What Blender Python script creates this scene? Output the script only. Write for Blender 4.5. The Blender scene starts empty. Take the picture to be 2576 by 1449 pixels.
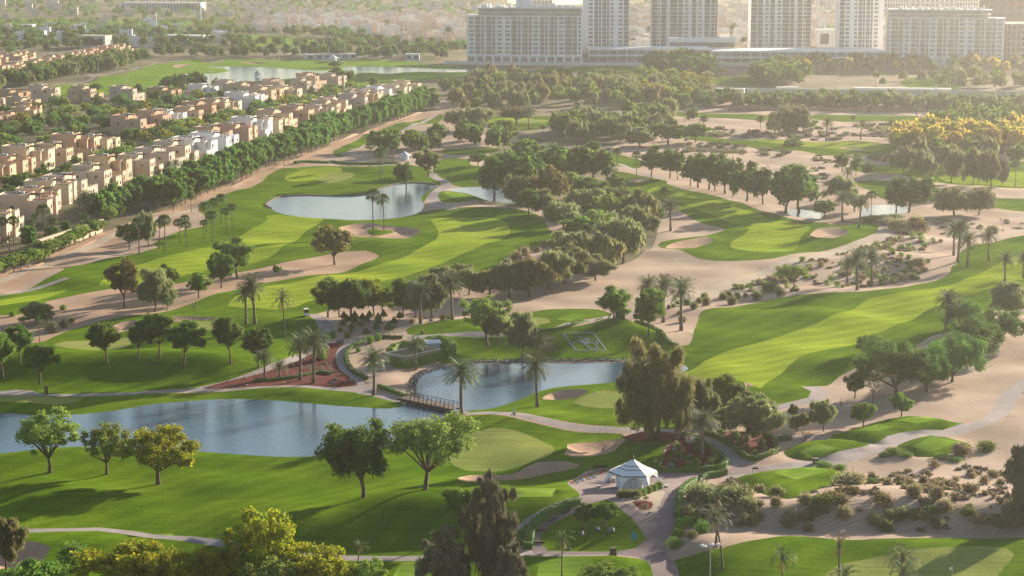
import bpy, bmesh, math, random
import numpy as np
from mathutils import Vector, Matrix
from mathutils.geometry import delaunay_2d_cdt
S = bpy.context.scene
COL = S.collection
R = math.radians
# ------------------------------------------------------------------ camera
HAZE = 0.000078
FPX, HC, CX, CY = 5300.0, 100.0, 1288.0, 724.5      # focal length in photo units, camera height
PT = math.atan(889/FPX)
cam = bpy.data.cameras.new('camera'); cam.sensor_width = 36; cam.lens = FPX/2576*36
cam.clip_start = 1; cam.clip_end = 30000
camo = bpy.data.objects.new('camera', cam); COL.objects.link(camo)
camo.location = (0, 0, HC); camo.rotation_euler = (math.pi/2-PT, 0, 0); S.camera = camo
# ------------------------------------------------------------------ light
SUN_AZ, SUN_EL = R(40), R(13.5)                      # azimuth from +Y towards +X
sd = Vector((math.sin(SUN_AZ)*math.cos(SUN_EL), math.cos(SUN_AZ)*math.cos(SUN_EL), math.sin(SUN_EL)))
W = bpy.data.worlds.new('World'); S.world = W; W.use_nodes = True
nt = W.node_tree; bg = nt.nodes['Background']
sky = nt.nodes.new('ShaderNodeTexSky'); sky.sky_type = 'NISHITA'; sky.sun_disc = False
sky.sun_elevation = SUN_EL; sky.sun_rotation = SUN_AZ; sky.air_density = 1.0; sky.dust_density = 1.2; sky.altitude = 50
nt.links.new(sky.outputs[0], bg.inputs[0]); bg.inputs[1].default_value = 0.070
sl = bpy.data.lights.new('sun', 'SUN'); sl.energy = 5.0; sl.angle = R(0.6); sl.color = (1, 0.86, 0.68)
so = bpy.data.objects.new('sun', sl); COL.objects.link(so); so.rotation_euler = sd.to_track_quat('Z', 'Y').to_euler()
S.view_settings.view_transform = 'Standard'; S.view_settings.look = 'None'; S.view_settings.exposure = 1.42
S.view_settings.gamma = 1
cy = S.cycles
cy.max_bounces = 5; cy.diffuse_bounces = 2; cy.glossy_bounces = 2; cy.transmission_bounces = 2; cy.transparent_max_bounces = 4
cy.volume_bounces = 0; cy.caustics_reflective = False; cy.caustics_refractive = False

# ------------------------------------------------------------------ mapping photo units -> ground
def G0(px, py, z=0.0):
    cx = (px-CX)/FPX; cv = -(py-CY)/FPX
    dy = math.cos(PT)+cv*math.sin(PT); dz = -math.sin(PT)+cv*math.cos(PT)
    t = (HC-z)/(-dz)
    return (cx*t, dy*t)
# broad ridges of the course: (photo x, crest row, foot row, height); the ground falls from crest to foot towards the camera
RIDGES = [([(-900, 1520, 1600, 0), (300, 1440, 1520, .3), (520, 1350, 1440, .8), (720, 1305, 1398, 3.6), (1000, 1248, 1388, 4.8), (1200, 1242, 1388, 4.8), (1450, 1256, 1385, 4.0), (1650, 1262, 1400, 3.4), (1730, 1258, 1368, 3.2), (1950, 1282, 1350, 3.1), (2200, 1262, 1345, 3.3), (2600, 1270, 1342, 3.3), (3200, 1270, 1342, 3.3)], 34.0),
          ([(-300, 900, 965, 2.4), (60, 896, 966, 2.8), (300, 890, 966, 3.4), (560, 890, 955, 3.4), (680, 892, 935, 2.0), (760, 885, 915, 0.0), (3000, 885, 915, 0)], 26.0),
          ([(-300, 835, 900, 0), (1150, 835, 900, 0), (1260, 836, 900, 2.0), (1440, 820, 900, 3.2), (1570, 808, 900, 3.6), (1680, 858, 900, 1.4), (1740, 860, 905, 0), (3000, 860, 905, 0)], 14.0)]
RG = []
for pts_, back in RIDGES:
    P_ = []
    for x, ty_, by_, hh in pts_:
        f = G0(x, by_); c = G0(x, ty_, hh); P_.append((f[0]+(c[0]-f[0])*.5, f[1], c[1], hh))
    P_ = np.array(P_); RG.append((P_, back))
def B(x, y):
    x = np.asarray(x, float); y = np.asarray(y, float); h = np.zeros(np.broadcast(x, y).shape)
    for P_, back in RG:
        f = np.interp(x, P_[:, 0], P_[:, 1]); c = np.interp(x, P_[:, 0], P_[:, 2]); hh = np.interp(x, P_[:, 0], P_[:, 3])
        t = np.clip((y-f)/np.maximum(c-f, 1.5), 0, 1); u = np.clip((y-c)/back, 0, 1)
        h = h+hh*t*t*(3-2*t)*(1-u*u*(3-2*u))
    return h
_T = np.linspace(6.5, -.6, 120)
def G(px, py, z=0.0):
    if not 780 < py < 1620: return G0(px, py, z)
    q = [G0(px, py, z+zz) for zz in (_T[0], _T[-1])]; k = (_T[0]-_T)/(_T[0]-_T[-1])
    X = q[0][0]+(q[1][0]-q[0][0])*k; Y = q[0][1]+(q[1][1]-q[0][1])*k
    d = _T-B(X, Y); i = int(np.argmax(d <= 0))
    if i == 0: return G0(px, py, z)
    f = d[i-1]/(d[i-1]-d[i]+1e-9); return (float(X[i-1]+(X[i]-X[i-1])*f), float(Y[i-1]+(Y[i]-Y[i-1])*f))
def GA(pts): return [G(*p) for p in pts]
def hgt(px, by, ty):                                 # height in metres of a thing from base and top rows
    X, Y = G(px, by); c = -(ty-CY)/FPX
    return -float(B(X, Y)) + HC + Y*(c*math.cos(PT)-math.sin(PT))/(math.cos(PT)+c*math.sin(PT))
def ppm(py): return (py+164.5)/HC                    # photo units per metre at that ground row
# ------------------------------------------------------------------ materials
def mat(name, col, rough=0.8, var=0.0, scale=1.0, col2=None, spec=0.3, bump=0.0, bscale=None, objcol=False, trans=0.0, island=0.0, orand=0.0, metal=0.0):
    m = bpy.data.materials.new(name); m.use_nodes = True; t = m.node_tree; N = t.nodes; L = t.links
    b = N['Principled BSDF']; b.inputs['Roughness'].default_value = rough
    b.inputs['Specular IOR Level'].default_value = spec; b.inputs['Metallic'].default_value = metal
    tc = N.new('ShaderNodeTexCoord')
    src = None
    if objcol:
        oi = N.new('ShaderNodeObjectInfo'); src = oi.outputs['Color']
    if col2 is not None or var:
        nz = N.new('ShaderNodeTexNoise'); nz.inputs['Scale'].default_value = scale; nz.inputs['Detail'].default_value = 5
        nz.inputs['Roughness'].default_value = 0.62
        L.new(tc.outputs['Object'], nz.inputs['Vector'])
        cr = N.new('ShaderNodeValToRGB'); cr.color_ramp.elements[0].position = 0.34; cr.color_ramp.elements[1].position = 0.66
        c1 = col; c2 = col2 if col2 is not None else [c*(1-var) for c in col]
        if objcol: c1 = (1, 1, 1); c2 = [1-var]*3
        cr.color_ramp.elements[0].color = (*c1, 1); cr.color_ramp.elements[1].color = (*c2, 1)
        L.new(nz.outputs['Fac'], cr.inputs[0]); o = cr.outputs[0]
        if src is not None:
            mx = N.new('ShaderNodeMix'); mx.data_type = 'RGBA'; mx.blend_type = 'MULTIPLY'; mx.inputs[0].default_value = 1
            L.new(src, mx.inputs[6]); L.new(o, mx.inputs[7]); o = mx.outputs[2]
        src = o
    if island or orand:
        hs = N.new('ShaderNodeHueSaturation')
        ad = None
        if island:
            ge = N.new('ShaderNodeNewGeometry'); mr = N.new('ShaderNodeMapRange'); mr.inputs[3].default_value = 1-island; mr.inputs[4].default_value = 1+island
            L.new(ge.outputs['Random Per Island'], mr.inputs[0]); ad = mr.outputs[0]
        if orand:
            oi = N.new('ShaderNodeObjectInfo'); mr = N.new('ShaderNodeMapRange'); mr.inputs[3].default_value = 1-orand; mr.inputs[4].default_value = 1+orand
            L.new(oi.outputs['Random'], mr.inputs[0])
            h2 = N.new('ShaderNodeMapRange'); h2.inputs[3].default_value = 0.5-orand*0.08; h2.inputs[4].default_value = 0.5+orand*0.08
            L.new(oi.outputs['Random'], h2.inputs[0]); L.new(h2.outputs[0], hs.inputs['Hue'])
            if ad is not None:
                mu = N.new('ShaderNodeMath'); mu.operation = 'MULTIPLY'; L.new(ad, mu.inputs[0]); L.new(mr.outputs[0], mu.inputs[1]); ad = mu.outputs[0]
            else: ad = mr.outputs[0]
        L.new(ad, hs.inputs['Value'])
        if src is not None: L.new(src, hs.inputs['Color'])
        else: hs.inputs['Color'].default_value = (*col, 1)
        src = hs.outputs[0]
    if src is not None: L.new(src, b.inputs['Base Color'])
    else: b.inputs['Base Color'].default_value = (*col, 1)
    if bump:
        n2 = N.new('ShaderNodeTexNoise'); n2.inputs['Scale'].default_value = bscale or scale*3; n2.inputs['Detail'].default_value = 4
        L.new(tc.outputs['Object'], n2.inputs['Vector'])
        bp = N.new('ShaderNodeBump'); bp.inputs['Distance'].default_value = bump; bp.inputs['Strength'].default_value = 1
        L.new(n2.outputs['Fac'], bp.inputs['Height']); L.new(bp.outputs[0], b.inputs['Normal'])
    if trans:
        tr = N.new('ShaderNodeBsdfTranslucent'); ms = N.new('ShaderNodeMixShader'); ms.inputs[0].default_value = trans
        if src is not None: L.new(src, tr.inputs[0])
        else: tr.inputs[0].default_value = (*col, 1)
        L.new(b.outputs[0], ms.inputs[1]); L.new(tr.outputs[0], ms.inputs[2])
        L.new(ms.outputs[0], N['Material Output'].inputs[0])
    return m
def grass(name, c1, c2, scale=0.06, stripe=0.0, ang=0.0, bump=0.0):
    m = mat(name, c1, 0.9, scale=scale, col2=c2, spec=0.0)
    t = m.node_tree; N = t.nodes; L = t.links; b = N['Principled BSDF']
    src = b.inputs['Base Color'].links[0].from_socket
    tc = [n for n in N if n.type == 'TEX_COORD'][0]
    nz = N.new('ShaderNodeTexNoise'); nz.inputs['Scale'].default_value = 1.3; nz.inputs['Detail'].default_value = 6; nz.inputs['Roughness'].default_value = 0.75
    L.new(tc.outputs['Object'], nz.inputs['Vector'])
    mr = N.new('ShaderNodeMapRange'); mr.inputs[1].default_value = 0.3; mr.inputs[2].default_value = 0.7; mr.inputs[3].default_value = 0.86; mr.inputs[4].default_value = 1.16
    L.new(nz.outputs['Fac'], mr.inputs[0])
    hs = N.new('ShaderNodeHueSaturation'); L.new(src, hs.inputs['Color']); L.new(mr.outputs[0], hs.inputs['Value'])
    last = hs.outputs[0]
    if stripe:
        wv = N.new('ShaderNodeTexWave'); wv.inputs['Scale'].default_value = 0.055; wv.inputs['Distortion'].default_value = 1.2; wv.inputs['Detail'].default_value = 2
        mp = N.new('ShaderNodeMapping'); mp.inputs['Rotation'].default_value = (0, 0, ang); L.new(tc.outputs['Object'], mp.inputs[0]); L.new(mp.outputs[0], wv.inputs[0])
        m2 = N.new('ShaderNodeMapRange'); m2.inputs[1].default_value = .3; m2.inputs[2].default_value = .7; m2.inputs[3].default_value = 1-stripe; m2.inputs[4].default_value = 1+stripe
        L.new(wv.outputs['Fac'], m2.inputs[0])
        h2 = N.new('ShaderNodeHueSaturation'); L.new(last, h2.inputs['Color']); L.new(m2.outputs[0], h2.inputs['Value']); last = h2.outputs[0]
    ms_ = N.new('ShaderNodeMapping'); ms_.inputs['Scale'].default_value = (0.045, 1.1, 1); ms_.inputs['Rotation'].default_value = (0, 0, ang*.25-.1); L.new(tc.outputs['Object'], ms_.inputs[0])
    n3 = N.new('ShaderNodeTexNoise'); n3.inputs['Scale'].default_value = 1.0; n3.inputs['Detail'].default_value = 3; L.new(ms_.outputs[0], n3.inputs['Vector'])
    m3 = N.new('ShaderNodeMapRange'); m3.inputs[1].default_value = .3; m3.inputs[2].default_value = .7; m3.inputs[3].default_value = .84; m3.inputs[4].default_value = 1.17; L.new(n3.outputs['Fac'], m3.inputs[0])
    h3 = N.new('ShaderNodeHueSaturation'); L.new(last, h3.inputs['Color']); L.new(m3.outputs[0], h3.inputs['Value']); last = h3.outputs[0]
    n4 = N.new('ShaderNodeTexNoise'); n4.inputs['Scale'].default_value = .022; n4.inputs['Detail'].default_value = 6; n4.inputs['Roughness'].default_value = .7; L.new(tc.outputs['Object'], n4.inputs['Vector'])
    m4 = N.new('ShaderNodeMapRange'); m4.inputs[1].default_value = .55; m4.inputs[2].default_value = .72; m4.inputs[3].default_value = 0; m4.inputs[4].default_value = .35; L.new(n4.outputs['Fac'], m4.inputs[0])
    mx = N.new('ShaderNodeMix'); mx.data_type = 'RGBA'; L.new(m4.outputs[0], mx.inputs[0]); L.new(last, mx.inputs[6]); mx.inputs[7].default_value = (c2[0]*1.35, c2[1]*.92, c2[2]*2.2, 1); last = mx.outputs[2]
    L.new(last, b.inputs['Base Color'])
    if bump:
        n2 = N.new('ShaderNodeTexNoise'); n2.inputs['Scale'].default_value = 0.9; n2.inputs['Detail'].default_value = 5; n2.inputs['Roughness'].default_value = 0.7
        L.new(tc.outputs['Object'], n2.inputs['Vector'])
        bp = N.new('ShaderNodeBump'); bp.inputs['Distance'].default_value = bump; L.new(n2.outputs['Fac'], bp.inputs['Height']); L.new(bp.outputs[0], b.inputs['Normal'])
    return m
M = {}
M['rough'] = grass('rough grass', (.062, .128, .006), (.118, .195, .011), 0.05, 0.07, 0.6, 0.10)
M['fair'] = grass('fairway grass', (.19, .275, .02), (.275, .35, .03), 0.04, 0.075, 0.9, 0.02)
M['green'] = grass('green grass', (.20, .245, .06), (.25, .27, .075), 0.05, 0.02, 0.3)
M['pad'] = grass('tee grass', (.13, .24, .025), (.18, .28, .035), 0.08, 0.03, 0.3)
M['sand'] = mat('desert sand', (.33, .23, .165), 0.95, scale=0.045, col2=(.46, .345, .26), spec=0.1, bump=0.12, bscale=0.5)
M['track'] = mat('graded sand', (.34, .215, .14), 0.95, scale=0.05, col2=(.44, .30, .20), spec=0.1, bump=0.05, bscale=0.6)
M['bunker'] = mat('bunker sand', (.42, .265, .175), 0.95, scale=0.2, col2=(.48, .32, .215), spec=0.1, bump=0.03, bscale=2)
def tracks(m, amt, dist, sc=.35):
    t = m.node_tree; N = t.nodes; L = t.links; b = N['Principled BSDF']; src = b.inputs['Base Color'].links[0].from_socket; tc = [n for n in N if n.type == 'TEX_COORD'][0]
    wv = N.new('ShaderNodeTexWave'); wv.inputs['Scale'].default_value = sc; wv.inputs['Distortion'].default_value = 22; wv.inputs['Detail'].default_value = 2; wv.inputs['Detail Scale'].default_value = .12
    mp = N.new('ShaderNodeMapping'); mp.inputs['Rotation'].default_value = (0, 0, 1.1); L.new(tc.outputs['Object'], mp.inputs[0]); L.new(mp.outputs[0], wv.inputs[0])
    nz = N.new('ShaderNodeTexNoise'); nz.inputs['Scale'].default_value = .9; nz.inputs['Detail'].default_value = 6; nz.inputs['Roughness'].default_value = .75; L.new(tc.outputs['Object'], nz.inputs['Vector'])
    ad = N.new('ShaderNodeMath'); ad.operation = 'ADD'; L.new(wv.outputs['Fac'], ad.inputs[0]); L.new(nz.outputs['Fac'], ad.inputs[1])
    mr = N.new('ShaderNodeMapRange'); mr.inputs[1].default_value = .5; mr.inputs[2].default_value = 1.5; mr.inputs[3].default_value = 1-amt; mr.inputs[4].default_value = 1+amt; L.new(ad.outputs[0], mr.inputs[0])
    hs = N.new('ShaderNodeHueSaturation'); L.new(src, hs.inputs['Color']); L.new(mr.outputs[0], hs.inputs['Value']); L.new(hs.outputs[0], b.inputs['Base Color'])
    bp = N.new('ShaderNodeBump'); bp.inputs['Distance'].default_value = dist; L.new(ad.outputs[0], bp.inputs['Height']); L.new(bp.outputs[0], b.inputs['Normal'])
tracks(M['sand'], .10, .05); tracks(M['track'], .10, .05); tracks(M['bunker'], .10, .05, .8)
M['path'] = mat('path paving', (.24, .205, .195), 0.85, scale=0.3, col2=(.32, .275, .26), spec=0.25)
M['plaza'] = mat('brick plaza paving', (.17, .125, .125), 0.85, scale=0.25, col2=(.24, .18, .175), spec=0.25)
M['mulch'] = mat('red mulch', (.085, .011, .009), 0.95, scale=0.8, col2=(.14, .021, .016), spec=0.1, bump=0.05, bscale=4)
M['soil'] = mat('bank stones', (.09, .075, .06), 0.9, scale=1.2, col2=(.2, .165, .13), spec=0.2, bump=0.15, bscale=3)
M['scrub'] = mat('scrub ground', (.10, .105, .045), 0.95, scale=0.02, col2=(.22, .175, .105), spec=0.1, bump=0.2, bscale=0.3)
M['garden'] = mat('garden ground', (.07, .085, .035), 0.95, scale=0.06, col2=(.2, .15, .09), spec=0.1)
M['asphalt'] = mat('asphalt', (.075, .075, .078), 0.8, var=.2, scale=0.3)
M['sandpad'] = mat('raked sand', (.36, .29, .215), 0.95, scale=0.3, col2=(.45, .37, .28), spec=.1)
def water_mat():
    m = bpy.data.materials.new('water'); m.use_nodes = True; t = m.node_tree; N = t.nodes; L = t.links; b = N['Principled BSDF']
    b.inputs['Base Color'].default_value = (.045, .10, .15, 1); b.inputs['Roughness'].default_value = 0.07; b.inputs['IOR'].default_value = 1.5
    b.inputs['Specular IOR Level'].default_value = 0.5
    tc = N.new('ShaderNodeTexCoord'); mp = N.new('ShaderNodeMapping'); mp.inputs['Scale'].default_value = (0.5, 1.0, 1); mp.inputs['Rotation'].default_value = (0, 0, .4)
    nz = N.new('ShaderNodeTexNoise'); nz.inputs['Scale'].default_value = 1.1; nz.inputs['Detail'].default_value = 5; nz.inputs['Roughness'].default_value = .6
    L.new(tc.outputs['Object'], mp.inputs[0]); L.new(mp.outputs[0], nz.inputs['Vector'])
    bp = N.new('ShaderNodeBump'); bp.inputs['Distance'].default_value = 0.07; L.new(nz.outputs['Fac'], bp.inputs['Height']); L.new(bp.outputs[0], b.inputs['Normal'])
    return m
M['water'] = water_mat()

# ------------------------------------------------------------------ object helpers
def link(o, parent=None):
    COL.objects.link(o)
    if parent is not None: o.parent = parent
    return o
def meshobj(name, verts, faces, m, parent=None, smooth=False, mats=None, fmat=None):
    me = bpy.data.meshes.new(name)
    V = np.asarray(verts, dtype=np.float32).reshape(-1, 3)
    if isinstance(faces, np.ndarray):
        k = faces.shape[1]; nf = faces.shape[0]
        me.vertices.add(len(V)); me.vertices.foreach_set('co', V.ravel())
        me.loops.add(nf*k); me.loops.foreach_set('vertex_index', faces.astype(np.int32).ravel())
        me.polygons.add(nf); me.polygons.foreach_set('loop_start', np.arange(0, nf*k, k, dtype=np.int32))
        try: me.polygons.foreach_set('loop_total', np.full(nf, k, dtype=np.int32))
        except Exception: pass
    else:
        me.from_pydata([tuple(map(float, v)) for v in V], [], faces)
    for mm in (mats or [m]): me.materials.append(mm)
    if fmat is not None: me.polygons.foreach_set('material_index', np.asarray(fmat, dtype=np.int32))
    me.update(calc_edges=True)
    if smooth: me.polygons.foreach_set('use_smooth', np.ones(len(me.polygons), dtype=bool))
    return link(bpy.data.objects.new(name, me), parent)
def tag(o, label=None, cat=None, group=None, kind=None):
    if label: o['label'] = label
    if cat: o['category'] = cat
    if group: o['group'] = group
    if kind: o['kind'] = kind
    return o
def empty(name, loc=(0, 0, 0), rz=0.0):
    o = bpy.data.objects.new(name, None); COL.objects.link(o); o.location = loc; o.rotation_euler = (0, 0, rz); o.empty_display_size = 0.2; return o
def copy_tree(o, parent=None):
    c = o.copy(); COL.objects.link(c)
    if parent is not None: c.parent = parent
    for ch in [k for k in o.children]: copy_tree(ch, c)
    return c
class MB:                                            # collects simple solids into one mesh
    def __init__(s): s.v = []; s.f = []
    def add(s, vs, fs):
        n = len(s.v); s.v += [tuple(v) for v in vs]; s.f += [tuple(i+n for i in f) for f in fs]; return s
    def box(s, x0, x1, y0, y1, z0, z1, rz=0, c=(0, 0)):
        vs = [(x, y, z) for z in (z0, z1) for y in (y0, y1) for x in (x0, x1)]
        if rz:
            ca, sa = math.cos(rz), math.sin(rz)
            vs = [(c[0]+(x-c[0])*ca-(y-c[1])*sa, c[1]+(x-c[0])*sa+(y-c[1])*ca, z) for x, y, z in vs]
        return s.add(vs, [(0, 2, 3, 1), (4, 5, 7, 6), (0, 1, 5, 4), (1, 3, 7, 5), (3, 2, 6, 7), (2, 0, 4, 6)])
    def tube(s, pts, rad, n=7, cap=True):
        pts = [Vector(p) for p in pts]; rs = rad if isinstance(rad, (list, tuple)) else [rad]*len(pts)
        vs = []; fs = []
        for i, p in enumerate(pts):
            d = (pts[min(i+1, len(pts)-1)]-pts[max(i-1, 0)]).normalized()
            a = d.cross(Vector((0.13, 0.31, 0.94)) if abs(d.z) < .9 else Vector((1, 0, 0))).normalized(); b = d.cross(a)
            for k in range(n):
                t = 2*math.pi*k/n; vs.append(p+a*(math.cos(t)*rs[i])+b*(math.sin(t)*rs[i]))
        for i in range(len(pts)-1):
            for k in range(n):
                fs.append((i*n+k, i*n+(k+1) % n, (i+1)*n+(k+1) % n, (i+1)*n+k))
        if cap: fs += [tuple(range(n))[::-1], tuple((len(pts)-1)*n+k for k in range(n))]
        return s.add(vs, fs)
    def lathe(s, prof, n=16, c=(0, 0, 0)):           # prof = [(r,z)...]
        vs = []; fs = []
        for r, z in prof:
            for k in range(n):
                t = 2*math.pi*k/n; vs.append((c[0]+r*math.cos(t), c[1]+r*math.sin(t), c[2]+z))
        for i in range(len(prof)-1):
            for k in range(n): fs.append((i*n+k, i*n+(k+1) % n, (i+1)*n+(k+1) % n, (i+1)*n+k))
        fs += [tuple(range(n))[::-1], tuple((len(prof)-1)*n+k for k in range(n))]
        return s.add(vs, fs)
    def blob(s, c, r, seed=0, n=10, m=7, rough=0.12):
        rg = random.Random(seed); vs = []; fs = []
        ph = [rg.uniform(0, 6.28) for _ in range(6)]
        for j in range(m+1):
            th = math.pi*j/m
            for k in range(n):
                t = 2*math.pi*k/n; q = 1+rough*(math.sin(3*t+ph[0]+2*th)+math.sin(2*t+ph[1]-3*th)*.7+rg.uniform(-.5, .5))
                vs.append((c[0]+r[0]*q*math.sin(th)*math.cos(t), c[1]+r[1]*q*math.sin(th)*math.sin(t), c[2]+r[2]*q*math.cos(th)))
        for j in range(m):
            for k in range(n): fs.append((j*n+k, (j+1)*n+k, (j+1)*n+(k+1) % n, j*n+(k+1) % n))
        return s.add(vs, fs)
    def build(s, name, m, parent=None, smooth=False): return meshobj(name, s.v, s.f, m, parent, smooth)
# ------------------------------------------------------------------ terrain zones (outlines on the ground)
def cr_closed(pts, k=4):
    out = []; n = len(pts)
    for i in range(n):
        p0, p1, p2, p3 = (np.array(pts[(i+j-1) % n]) for j in range(4))
        L = np.linalg.norm(p2-p1); kk = max(1, min(10, int(L/ (2.0+0.004*abs(p1[1]-300))) ))
        for s in range(kk):
            t = s/kk
            q = 0.5*((2*p1)+(-p0+p2)*t+(2*p0-5*p1+4*p2-p3)*t*t+(-p0+3*p1-3*p2+p3)*t**3)
            out.append((float(q[0]), float(q[1])))
    return out
def cr_open(pts, step=3.0):
    pts = [pts[0]]+list(pts)+[pts[-1]]; out = []
    for i in range(1, len(pts)-2):
        p0, p1, p2, p3 = (np.array(pts[i+j-1]) for j in range(4))
        L = np.linalg.norm(p2-p1); kk = max(1, int(L/step))
        for s in range(kk):
            t = s/kk
            q = 0.5*((2*p1)+(-p0+p2)*t+(2*p0-5*p1+4*p2-p3)*t*t+(-p0+3*p1-3*p2+p3)*t**3); out.append((float(q[0]), float(q[1])))
    out.append(tuple(map(float, pts[-1]))); return out
def ribbon(P, w):
    c = cr_open(GA(P), 4.0); L = []; Rr = []
    ws = w if isinstance(w, (list, tuple)) else (w, w)
    for i, p in enumerate(c):
        a = np.array(c[max(i-1, 0)]); b = np.array(c[min(i+1, len(c)-1)]); d = b-a; d = d/(np.linalg.norm(d)+1e-9); nrm = np.array((-d[1], d[0]))
        ww = (ws[0]+(ws[1]-ws[0])*i/(len(c)-1))/2
        L.append(tuple(np.array(p)+nrm*ww)); Rr.append(tuple(np.array(p)-nrm*ww))
    return L+Rr[::-1]
Z = []                                               # (name, material key, outline) later wins
def zone(name, mk, P, smooth=True): Z.append((name, mk, cr_closed(GA(P)) if smooth else GA(P)))
def zribbon(name, mk, P, w): Z.append((name, mk, ribbon(P, w)))
BIG = [(-900, 60), (3500, 60)]
zone('scrubland', 'scrub', [(-2500, -120), (5000, -120), (3300, 300), (2700, 282), (2350, 275), (2050, 268), (1900, 240), (1750, 262), (1600, 330), (1500, 400), (1330, 460), (1300, 330), (1150, 262), (1094, 245), (480, 226), (-900, 226)], False)
zone('garden_ground', 'garden', [(-500, 760), (-60, 720), (0, 700), (75, 670), (175, 632), (250, 600), (287, 582), (425, 525), (500, 502), (575, 472), (644, 442), (719, 412), (784, 387), (844, 360), (956, 320), (1094, 273), (1100, 248), (1000, 232), (750, 226), (480, 226), (250, 240), (-700, 240)], False)
zone('garden_ground', 'garden', [(1200, 500), (1290, 520), (1400, 520), (1500, 660), (1620, 640), (1650, 560), (1560, 480), (1540, 400), (1450, 350), (1250, 370)], True)
zone('street', 'asphalt', [(165, 322), (240, 312), (300, 310), (360, 306), (420, 300), (470, 296), (470, 288), (400, 288), (330, 300), (250, 304), (170, 312)])
zribbon('track', 'track', [(-160, 770), (0, 712), (75, 680), (175, 645), (260, 612), (330, 582), (430, 540), (500, 512), (575, 482), (644, 452), (719, 420), (784, 395), (850, 368), (960, 330), (1030, 305), (1098, 282)], (15, 16))
zribbon('track', 'sandpad', [(-160, 745), (0, 708), (75, 678), (175, 640), (260, 605), (330, 575), (430, 545), (500, 515)], 4)
R1 = [(-500, 745), (-60, 742), (0, 737), (67, 722), (160, 684), (155, 675), (175, 669), (280, 650), (325, 640), (350, 632), (397, 621), (384, 611), (422, 593), (462, 578), (510, 567), (515, 550), (500, 524), (525, 502), (565, 488), (644, 464), (681, 440), (719, 428), (774, 422), (829, 420), (919, 420), (994, 420), (1060, 425), (1086, 434), (1102, 448), (1112, 462), (1100, 466), (1070, 500), (1055, 530), (1089, 528), (1144, 527), (1194, 526), (1288, 526), (1333, 535), (1360, 550), (1383, 575), (1397, 600), (1395, 611), (1350, 625), (1288, 641), (1264, 655), (1239, 672), (1200, 700), (1100, 742), (1000, 756), (900, 768), (856, 774), (819, 782), (800, 791), (806, 812), (815, 842), (813, 862), (784, 880), (724, 905), (674, 923), (644, 932), (575, 950), (475, 972), (375, 985), (250, 993), (150, 994), (112, 992), (60, 985), (-60, 985), (-500, 985)]
zone('rough_grass', 'rough', R1)
zone('rough_grass', 'rough', [(1089, 435), (1105, 403), (1144, 395), (1181, 397), (1186, 420), (1229, 428), (1212, 466), (1144, 466), (1119, 455)])
zone('rough_grass', 'rough', [(1094, 487), (1119, 480), (1144, 478), (1181, 485), (1207, 495), (1221, 502), (1181, 505), (1119, 505), (1094, 495)])
zone('rough_grass', 'rough', [(-500, 1000), (-60, 999), (0, 998), (112, 997), (225, 994), (325, 991), (425, 985), (525, 980), (644, 978), (719, 980), (794, 982), (869, 984), (930, 990), (985, 1000), (1004, 1002), (1015, 1012), (1006, 1022), (969, 1030), (869, 1028), (700, 1022), (550, 1020), (400, 1030), (200, 1050), (-500, 1060)])
R3 = [(1708, 874), (1733, 874), (1742, 864), (1746, 844), (1755, 819), (1762, 799), (1788, 788), (1863, 772), (1932, 756), (2007, 748), (2107, 742), (2207, 733), (2282, 722), (2357, 700), (2388, 685), (2394, 672), (2414, 662), (2411, 645), (2424, 627), (2469, 615), (2514, 605), (2576, 596), (2750, 570), (3000, 560), (3000, 700), (2750, 710), (2576, 745), (2480, 790), (2402, 832), (2357, 847), (2300, 880), (2230, 910), (2164, 934), (2112, 949), (2080, 968), (2034, 972), (2052, 988), (2047, 997), (2007, 1007), (1957, 1017), (1900, 1030), (1850, 1045), (1780, 1055), (1700, 1072), (1695, 1080), (1588, 1079), (1488, 1075), (1388, 1067), (1300, 1056), (1219, 1041), (1168, 1027), (1200, 1010), (1288, 990), (1400, 950), (1600, 945), (1690, 930), (1728, 900)]
zone('rough_grass', 'rough', R3)
zone('rough_grass', 'rough', [(1115, 849), (1179, 849), (1244, 845), (1350, 833), (1438, 822), (1513, 811), (1571, 805), (1600, 818), (1638, 834), (1675, 857), (1708, 873), (1740, 890), (1728, 925), (1600, 925), (1288, 925), (1119, 925), (1106, 900)])
zone('rough_grass', 'rough', [(1021, 832), (1034, 826), (1094, 817), (1154, 807), (1244, 797), (1338, 784), (1388, 777), (1438, 775), (1505, 777), (1536, 788), (1528, 798), (1463, 810), (1413, 818), (1353, 827), (1244, 837), (1150, 841), (1069, 843), (1026, 841)])
R6 = [(-500, 1120), (700, 1100), (1000, 1080), (1100, 1060), (1129, 1034), (1169, 1047), (1244, 1059), (1300, 1071), (1388, 1082), (1450, 1088), (1563, 1092), (1583, 1112), (1638, 1117), (1698, 1108), (1680, 1124), (1668, 1144), (1674, 1162), (1650, 1170), (1640, 1178), (1543, 1177), (1510, 1179), (1473, 1189), (1430, 1212), (1437, 1225), (1458, 1242), (1448, 1257), (1428, 1263), (1388, 1274), (1338, 1304), (1300, 1330), (1270, 1375), (1303, 1398), (1438, 1399), (1513, 1399), (1600, 1407), (1625, 1413), (1645, 1455), (1650, 1640), (1200, 1700), (-500, 1700)]
zone('rough_grass', 'rough', R6)
zone('rough_grass', 'rough', [(1692, 1412), (1713, 1411), (1775, 1419), (1813, 1417), (1863, 1404), (1932, 1386), (1982, 1372), (2057, 1372), (2144, 1375), (2257, 1371), (2382, 1358), (2457, 1355), (2576, 1358), (2750, 1362), (3000, 1370), (3000, 1700), (1720, 1700), (1708, 1449)])
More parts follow.
